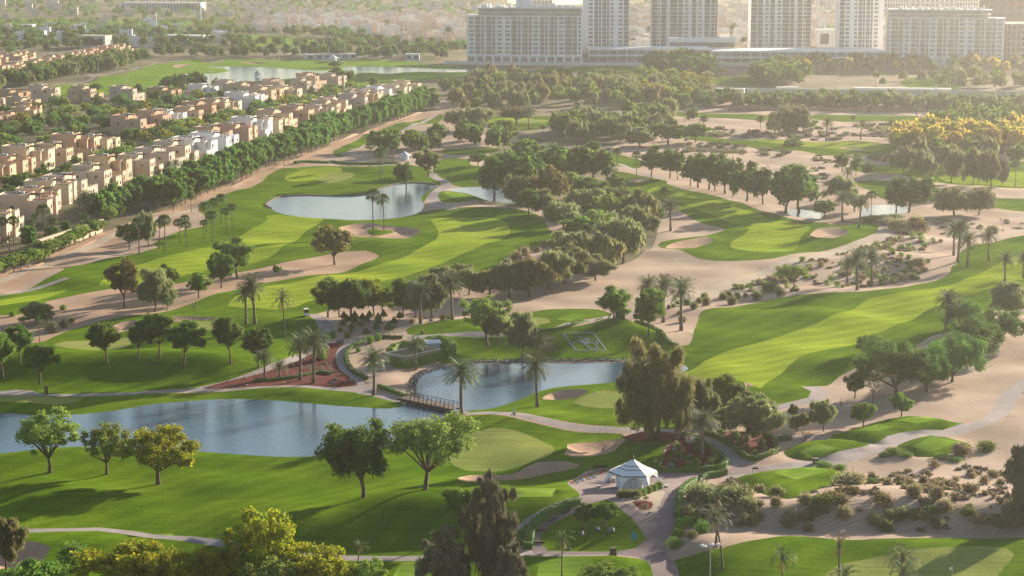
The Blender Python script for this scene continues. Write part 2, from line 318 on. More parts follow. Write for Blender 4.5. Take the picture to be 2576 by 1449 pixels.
zone('rough_grass', 'rough', [(1548, 432), (1588, 435), (1638, 446), (1678, 457), (1676, 465), (1693, 471), (1738, 480), (1813, 495), (1932, 536), (2032, 553), (2082, 555), (2119, 552), (2157, 557), (2195, 561), (2213, 572), (2205, 587), (2157, 607), (2082, 625), (2007, 640), (1975, 647), (1947, 653), (1900, 659), (1838, 660), (1763, 655), (1713, 640), (1663, 620), (1654, 613), (1663, 607), (1713, 600), (1788, 587), (1823, 580), (1820, 576), (1763, 560), (1713, 535), (1675, 515), (1638, 502), (1563, 487), (1506, 478), (1513, 467), (1535, 450)])
def tees(l): zone('tee_mound', 'rough', l)
tees([(1971, 1138), (1995, 1122), (2045, 1110), (2095, 1108), (2160, 1115), (2217, 1123), (2182, 1139), (2132, 1156), (2057, 1161), (1995, 1154), (1974, 1145)])
tees([(2087, 1103), (2124, 1087), (2182, 1069), (2232, 1054), (2282, 1049), (2332, 1052), (2400, 1061), (2442, 1069), (2400, 1078), (2357, 1087), (2307, 1094), (2257, 1107), (2227, 1119), (2182, 1116)])
tees([(2257, 1124), (2282, 1107), (2332, 1097), (2382, 1102), (2444, 1118), (2407, 1137), (2357, 1151), (2307, 1151), (2254, 1135)])
tees([(1840, 1202), (1888, 1192), (1932, 1187), (2007, 1177), (2057, 1178), (2132, 1189), (2167, 1202), (2140, 1212), (2095, 1218), (2057, 1234), (2027, 1247), (1982, 1257), (1932, 1249), (1888, 1229), (1850, 1212)])
zone('rough_grass', 'rough', [(1700, 343), (1763, 341), (1863, 353), (1932, 352), (2050, 357), (2250, 360), (2252, 377), (2232, 387), (2157, 391), (2057, 387), (1990, 377), (1932, 372), (1870, 367), (1780, 358)])
zone('rough_grass', 'rough', [(2127, 422), (2182, 414), (2244, 411), (2300, 405), (2400, 404), (2500, 408), (2700, 405), (3000, 410), (3000, 470), (2750, 473), (2576, 471), (2507, 471), (2432, 466), (2357, 455), (2332, 449), (2269, 443), (2182, 437), (2139, 428)])
zone('rough_grass', 'rough', [(2094, 455), (2157, 454), (2232, 454), (2357, 474), (2407, 482), (2494, 496), (2576, 498), (2750, 505), (2750, 538), (2576, 534), (2499, 527), (2400, 520), (2344, 502), (2222, 500), (2182, 476)])
zone('rough_grass', 'rough', [(1525, 385), (1560, 390), (1608, 400), (1622, 412), (1600, 424), (1540, 418), (1513, 408)])
zone('rough_grass', 'rough', [(1190, 299), (1230, 293), (1288, 290), (1350, 290), (1405, 295), (1402, 312), (1340, 324), (1270, 321), (1200, 306)])
zone('rough_grass', 'rough', [(2049, 287), (2157, 290), (2257, 290), (2357, 297), (2374, 303), (2307, 308), (2232, 308), (2052, 304)])
zone('rough_grass', 'rough', [(1370, 172), (1480, 167), (1600, 169), (1800, 175), (1800, 183), (1500, 183), (1370, 181)])
zone('rough_grass', 'rough', [(1795, 195), (1932, 192), (1935, 214), (1820, 216)])
zone('rough_grass', 'rough', [(1700, 282), (1900, 290), (2010, 296), (2010, 302), (1850, 300), (1700, 292)])
zone('rough_grass', 'rough', [(1590, 320), (1640, 316), (1700, 322), (1790, 324), (1800, 330), (1700, 332), (1600, 330)])
zone('rough_grass', 'rough', [(840, 378), (890, 355), (960, 325), (1060, 300), (1110, 290), (1104, 305), (1010, 325), (930, 352), (880, 388), (850, 396)])
zone('rough_grass', 'rough', [(1120, 378), (1170, 372), (1230, 373), (1260, 380), (1200, 388), (1120, 390)])
zone('rough_grass', 'rough', [(2270, 200), (2380, 195), (2430, 210), (2390, 228), (2290, 222)])
U8 = [(-200, 262), (67, 233), (100, 220), (225, 207), (325, 183), (375, 166), (412, 159), (525, 149), (644, 150), (769, 152), (894, 152), (1000, 153), (1119, 165), (1260, 178), (1260, 200), (1160, 196), (1060, 202), (900, 216), (750, 225), (600, 225), (480, 225), (375, 233), (250, 240), (100, 243)]
zone('fairway', 'pad', U8)
zone('fairway', 'pad', [(600, 96), (644, 88), (719, 93), (844, 103), (869, 112), (769, 118), (644, 113), (590, 108)])
zone('fairway', 'pad', [(-300, 54), (125, 49), (250, 50), (450, 52), (540, 55), (537, 61), (375, 62), (250, 60), (0, 60), (-300, 62)])
# mown fairways
zone('fairway', 'fair', [(250, 716), (280, 692), (330, 672), (400, 655), (475, 637), (537, 620), (587, 600), (644, 572), (672, 552), (668, 540), (690, 538), (760, 550), (812, 553), (805, 562), (770, 580), (745, 600), (715, 625), (690, 640), (660, 650), (620, 660), (560, 668), (500, 680), (446, 695), (380, 702), (300, 714)])
zone('fairway', 'fair', [(1083, 560), (1107, 553), (1169, 549), (1219, 550), (1257, 556), (1279, 567), (1283, 582), (1269, 600), (1232, 620), (1144, 650), (1069, 677), (969, 705), (900, 725), (794, 749), (744, 770), (700, 776), (644, 770), (575, 767), (600, 745), (644, 728), (700, 716), (769, 705), (869, 685), (944, 670), (1019, 645), (1069, 622), (1094, 602), (1103, 582)])
zone('fairway', 'fair', [(1700, 945), (1738, 927), (1763, 914), (1788, 900), (1838, 882), (1932, 856), (2019, 828), (2107, 797), (2157, 770), (2195, 752), (2307, 735), (2400, 712), (2470, 684), (2576, 645), (2750, 600), (3000, 580), (3000, 640), (2750, 660), (2600, 692), (2489, 727), (2407, 752), (2332, 780), (2257, 817), (2207, 837), (2132, 867), (2032, 900), (1995, 922), (1965, 945), (1932, 965), (1913, 985), (1890, 982), (1860, 968), (1800, 965), (1740, 958)])
zone('fairway', 'fair', [(1837, 615), (1850, 600), (1883, 582), (1866, 570), (1775, 535), (1713, 512), (1663, 497), (1625, 485), (1650, 472), (1713, 482), (1813, 510), (1888, 532), (1932, 547), (1995, 555), (2032, 570), (2035, 582), (2012, 602), (2007, 620), (1970, 633), (1932, 637), (1888, 636), (1850, 627)])
zone('fairway', 'fair', [(1900, 356), (2000, 357), (2120, 360), (2245, 362), (2240, 372), (2150, 378), (2050, 370), (1950, 362)])
zone('fairway', 'fair', [(2360, 440), (2420, 436), (2600, 430), (2800, 430), (2800, 462), (2600, 466), (2450, 462), (2380, 452)])
zone('fairway', 'fair', [(2380, 448), (2430, 444), (2600, 440), (2600, 460), (2450, 460)])
zone('fairway', 'fair', [(735, 438), (780, 428), (830, 426), (860, 432), (850, 445), (800, 455), (740, 458), (715, 450)])
zone('fairway', 'fair', [(-400, 790), (-100, 770), (0, 757), (60, 745), (140, 725), (170, 722), (100, 752), (0, 778), (-100, 790)])
zone('fairway', 'fair', [(1225, 300), (1290, 297), (1340, 297), (1330, 308), (1250, 310)])
# greens and tee tops
GREENS = [[(135, 867), (162, 857), (225, 851), (325, 845), (334, 858), (300, 875), (225, 879), (162, 876)],
 [(450, 817), (500, 807), (550, 807), (564, 817), (537, 825), (475, 825)],
 [(1442, 1009), (1475, 994), (1520, 984), (1563, 987), (1592, 1010), (1563, 1029), (1513, 1028), (1463, 1019)],
 [(1170, 1100), (1230, 1088), (1300, 1092), (1355, 1107), (1390, 1125), (1393, 1145), (1370, 1160), (1310, 1175), (1240, 1182), (1180, 1182), (1140, 1170), (1130, 1150), (1145, 1120)],
 [(2060, 1470), (2107, 1429), (2182, 1412), (2282, 1398), (2407, 1387), (2482, 1385), (2532, 1389), (2552, 1401), (2532, 1424), (2510, 1449), (2480, 1500), (2200, 1540), (2060, 1520)],
 [(795, 455), (810, 445), (845, 438), (880, 438), (892, 444), (870, 455), (830, 463)],
 [(-60, 1010), (0, 1000), (112, 1000), (212, 1000), (190, 1012), (140, 1018), (0, 1016), (-60, 1016)],
 [(1244, 800), (1330, 795), (1382, 800), (1385, 810), (1340, 818), (1260, 820)],
 [(1288, 302), (1340, 298), (1378, 301), (1370, 309), (1310, 312)]]
for g in GREENS: zone('putting_green', 'green', g)
PADS = [[(1944, 1202), (2034, 1183), (2089, 1197), (2002, 1222)], [(2009, 1147), (2053, 1131), (2107, 1141), (2064, 1156)], [(2289, 1135), (2349, 1111), (2406, 1122), (2344, 1146)], [(2257, 1069), (2317, 1056), (2358, 1066), (2307, 1079)], [(1400, 802), (1440, 789), (1475, 792), (1435, 807)], [(1288, 1250), (1300, 1227), (1400, 1229), (1390, 1251)], [(1340, 1500), (1360, 1418), (1490, 1422), (1450, 1500)], [(972, 1470), (1010, 1410), (1050, 1407), (1050, 1450)], [(2160, 1096), (2205, 1081), (2250, 1086), (2210, 1100)], [(1115, 484), (1160, 480), (1190, 492), (1150, 501)]]
for g in PADS: zone('tee_pad', 'pad', g, False)
# paving
zone('parking_apron', 'path', [(-200, 975), (-60, 976), (0, 978), (40, 976), (80, 980), (105, 990), (115, 997), (60, 998), (-60, 999), (-200, 1000)])
zribbon('golf_path', 'path', [(100, 994), (225, 992), (325, 988), (425, 980), (500, 973), (560, 959), (644, 936), (676, 924), (729, 906), (784, 885), (814, 864), (824, 842), (815, 817), (797, 799), (784, 793)], (3.0, 3.6))
zribbon('golf_path', 'path', [(490, 975), (560, 976), (644, 976), (719, 976), (794, 978), (869, 981), (905, 984), (944, 991), (985, 999), (1018, 1004)], (2.6, 3.0))
zribbon('golf_path', 'path', [(925, 988), (900, 974), (880, 955), (862, 932), (852, 907), (856, 886), (878, 869), (916, 854), (969, 848), (1044, 846), (1169, 843), (1256, 839), (1350, 828), (1438, 816), (1513, 803), (1545, 796), (1600, 786), (1673, 762), (1738, 740), (1813, 716), (1932, 688), (1963, 670), (1978, 655)], (4.2, 2.6))
zribbon('golf_path', 'path', [(1145, 1031), (1219, 1046), (1294, 1060), (1388, 1074), (1488, 1082), (1588, 1085), (1650, 1086), (1700, 1090), (1745, 1100), (1790, 1125), (1825, 1150), (1870, 1175), (1932, 1182)], (3.0, 4.6))
zribbon('golf_path', 'path', [(1820, 1200), (1932, 1180), (2045, 1169), (2132, 1153), (2192, 1137), (2230, 1120), (2282, 1101), (2342, 1091), (2390, 1087), (2435, 1075), (2482, 1062), (2512, 1042), (2522, 1024), (2542, 994), (2576, 969), (2660, 930), (2760, 915)], (4.4, 3.6))
zribbon('golf_path', 'path', [(1990, 1104), (2060, 1104), (2130, 1112), (2225, 1124)], 2)
zribbon('golf_path', 'path', [(2036, 972), (2062, 985), (2052, 1002), (1970, 1019), (1900, 1036)], (4, 2.5))
zribbon('golf_path', 'path', [(1086, 436), (1102, 447), (1120, 458), (1122, 468), (1102, 480), (1088, 492), (1096, 504), (1119, 517), (1138, 530)], (4, 4.6))
zribbon('golf_path', 'path', [(20, 1345), (52, 1343), (150, 1340), (250, 1335), (325, 1338), (425, 1350), (525, 1369), (640, 1388), (750, 1398), (869, 1400), (1049, 1400), (1200, 1398), (1345, 1394), (1540, 1396)], 2.7)
zribbon('golf_path', 'path', [(-120, 760), (0, 742), (67, 724), (170, 704)], 2.2)
zribbon('golf_path', 'path', [(1450, 1256), (1425, 1268), (1393, 1280), (1345, 1306), (1300, 1338), (1272, 1370), (1255, 1397)], 2.6)
zribbon('golf_path', 'path', [(860, 392), (900, 375), (980, 340), (1050, 312), (1098, 290)], 3)
zribbon('golf_path', 'path', [(740, 414), (784, 408), (830, 404), (875, 402), (990, 420), (1060, 419)], 4)
zribbon('golf_path', 'path', [(1470, 400), (1540, 408), (1600, 430), (1690, 455)], 3)
zribbon('golf_path', 'path', [(70, 233), (140, 214), (225, 204), (238, 197), (228, 190), (300, 182), (350, 170), (410, 158)], 3)
zribbon('sand_path', 'sandpad', [(1680, 775), (1760, 742), (1850, 712), (1980, 672), (2080, 640), (2180, 610), (2230, 590), (2240, 575)], (8, 8))
zone('plaza', 'plaza', [(1428, 1263), (1448, 1257), (1460, 1243), (1437, 1224), (1430, 1213), (1470, 1194), (1510, 1182), (1545, 1176), (1600, 1174), (1645, 1176), (1688, 1190), (1738, 1193), (1788, 1191), (1822, 1185), (1860, 1170), (1900, 1172), (1932, 1176), (1932, 1192), (1890, 1192), (1830, 1197), (1765, 1209), (1740, 1216), (1722, 1228), (1706, 1252), (1704, 1280), (1701, 1302), (1690, 1337), (1676, 1367), (1677, 1395), (1692, 1412), (1706, 1437), (1712, 1600), (1655, 1600), (1643, 1449), (1626, 1412), (1600, 1403), (1540, 1397), (1438, 1397), (1345, 1396), (1341, 1365), (1349, 1337), (1385, 1302), (1445, 1273)])
zone('garden_lawn', 'rough', [(1488, 1267), (1525, 1256), (1560, 1280), (1588, 1302), (1608, 1327), (1628, 1357), (1600, 1380), (1550, 1388), (1438, 1388), (1378, 1386), (1360, 1365), (1360, 1347), (1375, 1327), (1413, 1305), (1448, 1287)])
zone('garden_sand', 'sandpad', [(1553, 1249), (1600, 1240), (1670, 1235), (1664, 1257), (1654, 1287), (1638, 1291), (1615, 1291), (1575, 1267)])
zone('mulch_bed', 'mulch', [(824, 863), (866, 864), (851, 877), (844, 894), (851, 919), (869, 944), (899, 972), (856, 976), (769, 974), (644, 972), (520, 971), (510, 969), (575, 951), (644, 935), (676, 925), (729, 908), (784, 889), (816, 872)])
zone('mulch_bed', 'mulch', [(1663, 1183), (1668, 1160), (1674, 1140), (1684, 1122), (1702, 1108), (1738, 1109), (1762, 1123), (1795, 1147), (1818, 1165), (1815, 1176), (1788, 1182), (1738, 1186), (1690, 1186)])
zone('mulch_bed', 'mulch', [(1782, 1093), (1830, 1118), (1876, 1153), (1900, 1158), (1930, 1148), (1950, 1134), (1942, 1122), (1950, 1110), (1940, 1095), (1880, 1080), (1800, 1080)])
zone('mulch_bed', 'mulch', [(1563, 1103), (1583, 1095), (1640, 1088), (1700, 1093), (1712, 1100), (1698, 1110), (1638, 1117), (1590, 1116)])
zone('mulch_bed', 'mulch', [(1590, 1262), (1610, 1258), (1640, 1262), (1642, 1275), (1632, 1283), (1610, 1283), (1600, 1274)])
zone('bank', 'soil', [(1110, 924), (1108, 914), (1181, 904), (1288, 902), (1413, 902), (1538, 900), (1613, 898), (1640, 902), (1613, 912), (1413, 920), (1288, 920), (1150, 925)])
BUNK = [[(855, 573), (894, 565), (924, 563), (969, 570), (1019, 575), (1053, 582), (1051, 590), (1019, 601), (969, 603), (919, 603), (881, 597), (861, 590)],
 [(405, 800), (425, 796), (500, 796), (550, 800), (537, 804), (475, 806), (450, 813), (412, 810)],
 [(287, 821), (337, 812), (355, 817), (325, 832), (295, 837)],
 [(1674, 620), (1688, 612), (1738, 602), (1776, 596), (1796, 602), (1786, 610), (1763, 615), (1750, 622), (1713, 626), (1688, 626)],
 [(2077, 562), (2107, 556), (2144, 560), (2149, 567), (2132, 573), (2094, 572)],
 [(2037, 598), (2062, 582), (2107, 580), (2132, 587), (2129, 596), (2094, 604), (2057, 603)],
 [(1580, 450), (1615, 450), (1638, 457), (1610, 463), (1583, 462)],
 [(1362, 998), (1388, 986), (1425, 982), (1483, 986), (1463, 997), (1413, 1003), (1370, 1002)],
 [(1873, 972), (1895, 977), (1893, 982), (1875, 984)],
 [(1428, 1123), (1463, 1117), (1513, 1112), (1553, 1107), (1575, 1110), (1558, 1124), (1546, 1142), (1526, 1153), (1488, 1162), (1438, 1163), (1418, 1157), (1428, 1142)],
 [(1151, 1208), (1181, 1195), (1244, 1192), (1288, 1191), (1325, 1178), (1350, 1171), (1388, 1170), (1460, 1178), (1420, 1190), (1370, 1195), (1330, 1202), (1290, 1205), (1240, 1208), (1180, 1216)],
 [(-60, 1395), (22, 1380), (60, 1375), (95, 1378), (127, 1386), (120, 1400), (100, 1415), (70, 1425), (0, 1430)],
 [(2110, 372), (2160, 371), (2190, 374), (2160, 377), (2120, 376)], [(605, 210), (640, 207), (700, 207), (712, 211), (660, 215), (615, 216)], [(435, 165), (475, 162), (478, 165), (445, 168)],
 [(510, 152), (560, 151), (558, 155), (520, 156)], [(600, 158), (650, 157), (680, 158), (640, 162)]]
for b in BUNK: zone('bunker', 'bunker', b)
zone('sand_waste', 'track', [(-400, 812), (0, 797), (80, 785), (122, 775), (117, 757), (180, 742), (255, 727), (350, 716), (445, 708), (560, 690), (644, 674), (779, 647), (830, 638), (876, 633), (919, 632), (944, 638), (953, 643), (931, 657), (894, 672), (844, 685), (769, 697), (681, 711), (644, 718), (600, 732), (525, 752), (462, 769), (400, 785), (312, 800), (237, 812), (175, 829), (130, 850), (95, 865), (0, 873), (-400, 890)])
zone('garden_lawn', 'rough', [(924, 576), (945, 572), (960, 577), (985, 577), (992, 582), (972, 586), (955, 591), (935, 592), (928, 587)])
POND = [[(668, 513), (674, 505), (694, 495), (714, 491), (769, 488), (869, 490), (919, 485), (956, 472), (989, 462), (1024, 457), (1069, 458), (1094, 461), (1108, 466), (1081, 477), (1064, 487), (1059, 497), (1066, 512), (1061, 525), (1044, 535), (994, 545), (894, 550), (819, 548), (769, 543), (714, 535), (681, 522)],
 [(1131, 476), (1146, 470), (1211, 466), (1260, 470), (1310, 490), (1312, 504), (1264, 506), (1231, 502), (1201, 492), (1169, 482)],
 [(-400, 1045), (-60, 1033), (0, 1031), (75, 1037), (125, 1038), (200, 1036), (288, 1027), (375, 1012), (462, 1004), (550, 998), (644, 999), (719, 1003), (794, 1010), (869, 1016), (969, 1022), (1004, 1019), (1022, 1005), (1042, 992), (1036, 968), (1044, 947), (1069, 932), (1106, 921), (1119, 918), (1181, 912), (1288, 908), (1413, 909), (1538, 907), (1613, 903), (1663, 904), (1700, 908), (1725, 914), (1732, 922), (1725, 927), (1710, 933), (1678, 940), (1600, 950), (1520, 958), (1413, 967), (1363, 977), (1288, 1006), (1231, 1022), (1172, 1027), (1150, 1031), (1130, 1042), (1106, 1057), (1101, 1077), (1080, 1090), (1000, 1110), (939, 1124), (900, 1129), (830, 1138), (769, 1142), (694, 1142), (644, 1139), (525, 1131), (475, 1127), (275, 1119), (175, 1117), (80, 1125), (0, 1134), (-100, 1140), (-400, 1140)],
 [(2167, 537), (2172, 522), (2219, 511), (2282, 517), (2292, 527), (2279, 533), (2232, 535), (2194, 541), (2180, 544)],
 [(1984, 522), (2069, 530), (2069, 540), (2060, 547), (2032, 546), (1987, 537)],
 [(425, 189), (470, 184), (540, 183), (577, 176), (560, 171), (525, 166), (644, 166), (719, 171), (800, 176), (850, 173), (884, 165), (969, 166), (1069, 170), (1207, 175), (1209, 180), (1144, 180), (1019, 180), (981, 184), (919, 181), (886, 186), (860, 196), (760, 193), (734, 195), (681, 200), (620, 204), (587, 211), (600, 215), (560, 219), (532, 219), (505, 214), (500, 195)],
 [(640, 124), (700, 122), (780, 126), (850, 135), (950, 137), (1000, 132), (980, 141), (860, 141), (700, 132)],
 [(1285, -2), (1380, -8), (1480, -6), (1475, 8), (1380, 12), (1290, 8)]]
for p in POND: zone('pond', 'water', p)
WLEV = -0.55
# ------------------------------------------------------------------ height field
def seg_dist(px, py, poly):
    d = np.full(px.shape, 1e9); n = len(poly)
    for i in range(n):
        ax, ay = poly[i]; bx, by = poly[(i+1) % n]; vx, vy = bx-ax, by-ay; L = vx*vx+vy*vy+1e-9
        t = np.clip(((px-ax)*vx+(py-ay)*vy)/L, 0, 1); d = np.minimum(d, np.hypot(px-ax-t*vx, py-ay-t*vy))
    return d
def inside(px, py, poly):
    P = np.asarray(poly); r = np.zeros(px.shape, bool)
    bb = (px >= P[:, 0].min()) & (px <= P[:, 0].max()) & (py >= P[:, 1].min()) & (py <= P[:, 1].max())
    idx = np.where(bb)[0]
    if len(idx) == 0: return r
    x = px[idx]; y = py[idx]; c = np.zeros(len(idx), bool); n = len(P)
    for i in range(n):
        x1, y1 = P[i]; x2, y2 = P[(i+1) % n]
        if y1 == y2: continue
        m = ((y1 > y) != (y2 > y)) & (x < (x2-x1)*(y-y1)/(y2-y1)+x1); c ^= m
    r[idx] = c; return r
def sdist(px, py, poly, reach):                      # signed distance, positive inside; far outside = -reach
    P = np.asarray(poly); out = np.full(px.shape, -reach, float)
    bb = (px >= P[:, 0].min()-reach) & (px <= P[:, 0].max()+reach) & (py >= P[:, 1].min()-reach) & (py <= P[:, 1].max()+reach)
    idx = np.where(bb)[0]
    if len(idx) == 0: return out
    d = seg_dist(px[idx], py[idx], poly); s = np.where(inside(px[idx], py[idx], poly), 1, -1)
    out[idx] = np.maximum(d*s, -reach); return out
_ph = np.random.RandomState(5).uniform(0, 6.28, (9, 2))
def undul(x, y):
    h = np.zeros_like(x)
    for i, (wl, a, th) in enumerate([(31, .20, .3), (23, .13, 1.4), (47, .34, 2.3), (38, .22, .9), (17, .06, 2.9), (71, .4, 1.9), (12, .03, .2)]):
        h += a*np.sin(2*math.pi*(x*math.cos(th)+y*math.sin(th))/wl+_ph[i, 0]+1.3*np.sin(2*math.pi*(x*math.sin(th)-y*math.cos(th))/(wl*1.9)+_ph[i, 1]))
    return h*0.85
def sm(t): t = np.clip(t, 0, 1); return t*t*(3-2*t)
PW = [z[2] for z in Z if z[0] == 'pond']
BW = [z[2] for z in Z if z[0] == 'bunker']
TW = [z[2] for z in Z if z[0] == 'tee_mound']
HARD = [z[2] for z in Z if z[0] in ('plaza',)]
ISL = [z[2] for z in Z if z[0] == 'garden_lawn'][1]
BUMPS = []                                           # local mounds (photo x, y, radius x, radius y m, height)
for px, py, rx, ry, hh in [(1352, 1062, 18, 9, 1.6), (90, 1145, 16, 12, 1.4), (330, 1195, 14, 10, -.7), (870, 540, 1, 1, 0), (760, 430, 26, 14, 1.2), (960, 425, 30, 14, 1.2), (1050, 615, 28, 14, .9), (1760, 860, 16, 14, 1.6), (1900, 800, 30, 16, 1.2), (2100, 925, 26, 12, 1.0), (1560, 1405, 12, 7, 1.1), (1760, 1425, 16, 9, 1.3), (2000, 1385, 26, 8, 1.5), (160, 1370, 18, 6, .8), (1350, 545, 30, 18, .8), (2150, 600, 20, 10, .9), (1700, 640, 20, 8, .8), (140, 200, 60, 20, 1.5), (350, 195, 60, 20, 1.5), (2120, 1240, 18, 8, .8), (2300, 650, 30, 14, 1.0), (2060, 665, 24, 12, .8)]:
    X, Y = G(px, py); BUMPS.append((X, Y, rx, ry, hh))
def height(x, y):
    x = np.asarray(x, float); y = np.asarray(y, float); h = undul(x, y)
    for X, Y, rx, ry, hh in BUMPS: h += hh*np.exp(-(((x-X)/rx)**2+((y-Y)/ry)**2))
    for p in HARD: s = sdist(x, y, p, 8.0); h = h*(1-sm((s+6)/6)*0.93)
    for p in TW: s = sdist(x, y, p, 3.0); h = np.where(s > -3, h*(1-sm((s+3)/3)*.8)+1.15*sm(s/3.5), h)
    for p in BW:
        s = sdist(x, y, p, 5.0); h = np.where(s > -5, h+.35*sm((s+5)/5)*(s < 0)+np.where(s >= 0, .35-1.25*sm(s/2.6), 0), h)
    s = sdist(x, y, ISL, 3.0); h += 1.5*sm((s+2.5)/5)
    h = h+B(x, y)
    for p in PW:
        s = sdist(x, y, p, 7.0); k = sm((s+7)/7); h = np.where(s > -7, h*(1-k)+WLEV*k, h)
    return h
def hz(x, y): return float(height(np.array([x]), np.array([y]))[0])
# ------------------------------------------------------------------ triangulation
rng = np.random.RandomState(3)
pts = []; edges = []
def add_loop(poly):
    b = len(pts); n = len(poly)
    pts.extend(poly); edges.extend([(b+i, b+(i+1) % n) for i in range(n)])
for nme, mk, poly in Z: add_loop(poly)
nb = len(pts)
d = 285.0
while d < 3600:
    s = d/165.0; wx = .262*d+55; xs = np.arange(-wx, wx, s); xs = xs+rng.uniform(-.25, .25, len(xs))*s; ys = d+rng.uniform(-.25, .25, len(xs))*s
    pts.extend(zip(xs.tolist(), ys.tolist())); d += s
for x in np.linspace(-6500, 6500, 30):
    for y in np.linspace(-300, 9000, 24):
        if not (270 < y < 3650 and abs(x) < .262*y+60): pts.append((float(x), float(y)))
res = delaunay_2d_cdt([Vector(p) for p in pts], edges, [], 0, 1e-4, False)
V2 = np.array([(v.x, v.y) for v in res[0]]); T = np.array([f for f in res[2] if len(f) == 3], dtype=np.int64)
print('cdt', len(V2), len(T))
Hh = height(V2[:, 0], V2[:, 1])
far = np.hypot(V2[:, 0], V2[:, 1]) > 3300; Hh[far] *= 0.2
V3 = np.column_stack([V2, Hh]); C = V2[T].mean(axis=1)
zi = np.full(len(T), -1)
for i, (nme, mk, poly) in enumerate(Z): zi[inside(C[:, 0], C[:, 1], poly)] = i
keys = {}
for i, (nme, mk, poly) in enumerate(Z):
    zk = (nme if nme not in ('rough_grass', 'tee_mound', 'garden_lawn') else 'grass', mk); keys.setdefault(zk, []).append(i)
keys[('ground', 'sand')] = [-1]
M['track2'] = M['track']
for (nme, mk), ids in keys.items():
    sel = T[np.isin(zi, ids)]
    if len(sel) == 0: continue
    used, inv = np.unique(sel, return_inverse=True); f = inv.reshape(sel.shape)
    a, b, c = (V2[sel[:, k]] for k in range(3))
    flip = ((b[:, 0]-a[:, 0])*(c[:, 1]-a[:, 1])-(b[:, 1]-a[:, 1])*(c[:, 0]-a[:, 0])) < 0
    f[flip] = f[flip][:, ::-1]
    V = V3[used].copy()
    if nme == 'pond': V[:, 2] = WLEV
    o = meshobj({'grass': 'grass_ground'}.get(nme, nme), V, f, M[mk], smooth=True)
    tag(o, kind='structure')
# ------------------------------------------------------------------ plant materials
def leaf(name, c, c2, tr=0.48, isl=0.30, orand=0.18):
    k = 1.32 if max(c2) < .23 else 1.08; c = tuple(v*k for v in c); c2 = tuple(v*k for v in c2)
    return mat(name, c, 0.75, scale=0.45, col2=c2, spec=0.2, trans=tr, island=isl, orand=orand)
M['l_green'] = leaf('leaf green', (.07, .14, .018), (.15, .225, .035))
M['l_dark'] = leaf('leaf dark green', (.045, .10, .016), (.10, .17, .03))
M['l_row'] = leaf('leaf mid green', (.075, .165, .03), (.13, .25, .045))
M['l_grey'] = leaf('leaf grey green', (.12, .145, .055), (.19, .205, .09))
M['l_olive'] = leaf('leaf olive brown', (.13, .13, .045), (.20, .19, .075))
M['l_lime'] = leaf('leaf light green', (.16, .25, .04), (.27, .35, .07), 0.45)
M['l_yel'] = leaf('leaf yellow green', (.19, .24, .014), (.36, .33, .02), 0.45)
M['l_gold'] = leaf('leaf autumn gold', (.58, .42, .07), (.50, .42, .09), 0.4)
M['l_red'] = leaf('leaf russet', (.13, .10, .035), (.12, .13, .035))
M['l_brown'] = leaf('needle brown grey', (.095, .09, .055), (.15, .14, .085), 0.25)
M['l_palm'] = leaf('palm frond green', (.075, .105, .045), (.125, .155, .07), 0.3, 0.2)
M['l_fan'] = leaf('fan palm green', (.05, .095, .025), (.08, .13, .035), 0.3, 0.2)
M['l_dead'] = leaf('dry frond', (.26, .17, .085), (.18, .115, .06), 0.25)
M['l_straw'] = leaf('dry grass', (.30, .26, .14), (.22, .20, .11), 0.3)
M['l_hedge'] = leaf('hedge leaf', (.045, .10, .015), (.08, .15, .022), 0.25)
M['l_bush'] = leaf('bush leaf', (.12, .25, .015), (.18, .32, .025), 0.35)
M['l_silver'] = leaf('silver leaf', (.33, .34, .30), (.24, .26, .22), 0.2)
M['l_scrub'] = leaf('scrub brown', (.12, .095, .065), (.18, .15, .095), 0.15)
M['l_flower'] = leaf('orange flower', (.55, .10, .03), (.35, .12, .03), 0.2)
M['bark'] = mat('bark', (.085, .06, .045), 0.9, scale=3, col2=(.15, .11, .08), bump=.03, bscale=8)
M['barkp'] = mat('palm bark', (.13, .095, .07), 0.9, scale=4, col2=(.20, .155, .115), bump=.04, bscale=8)
M['barkl'] = mat('pale bark', (.20, .155, .12), 0.9, scale=3, col2=(.27, .22, .17), bump=.03, bscale=8)
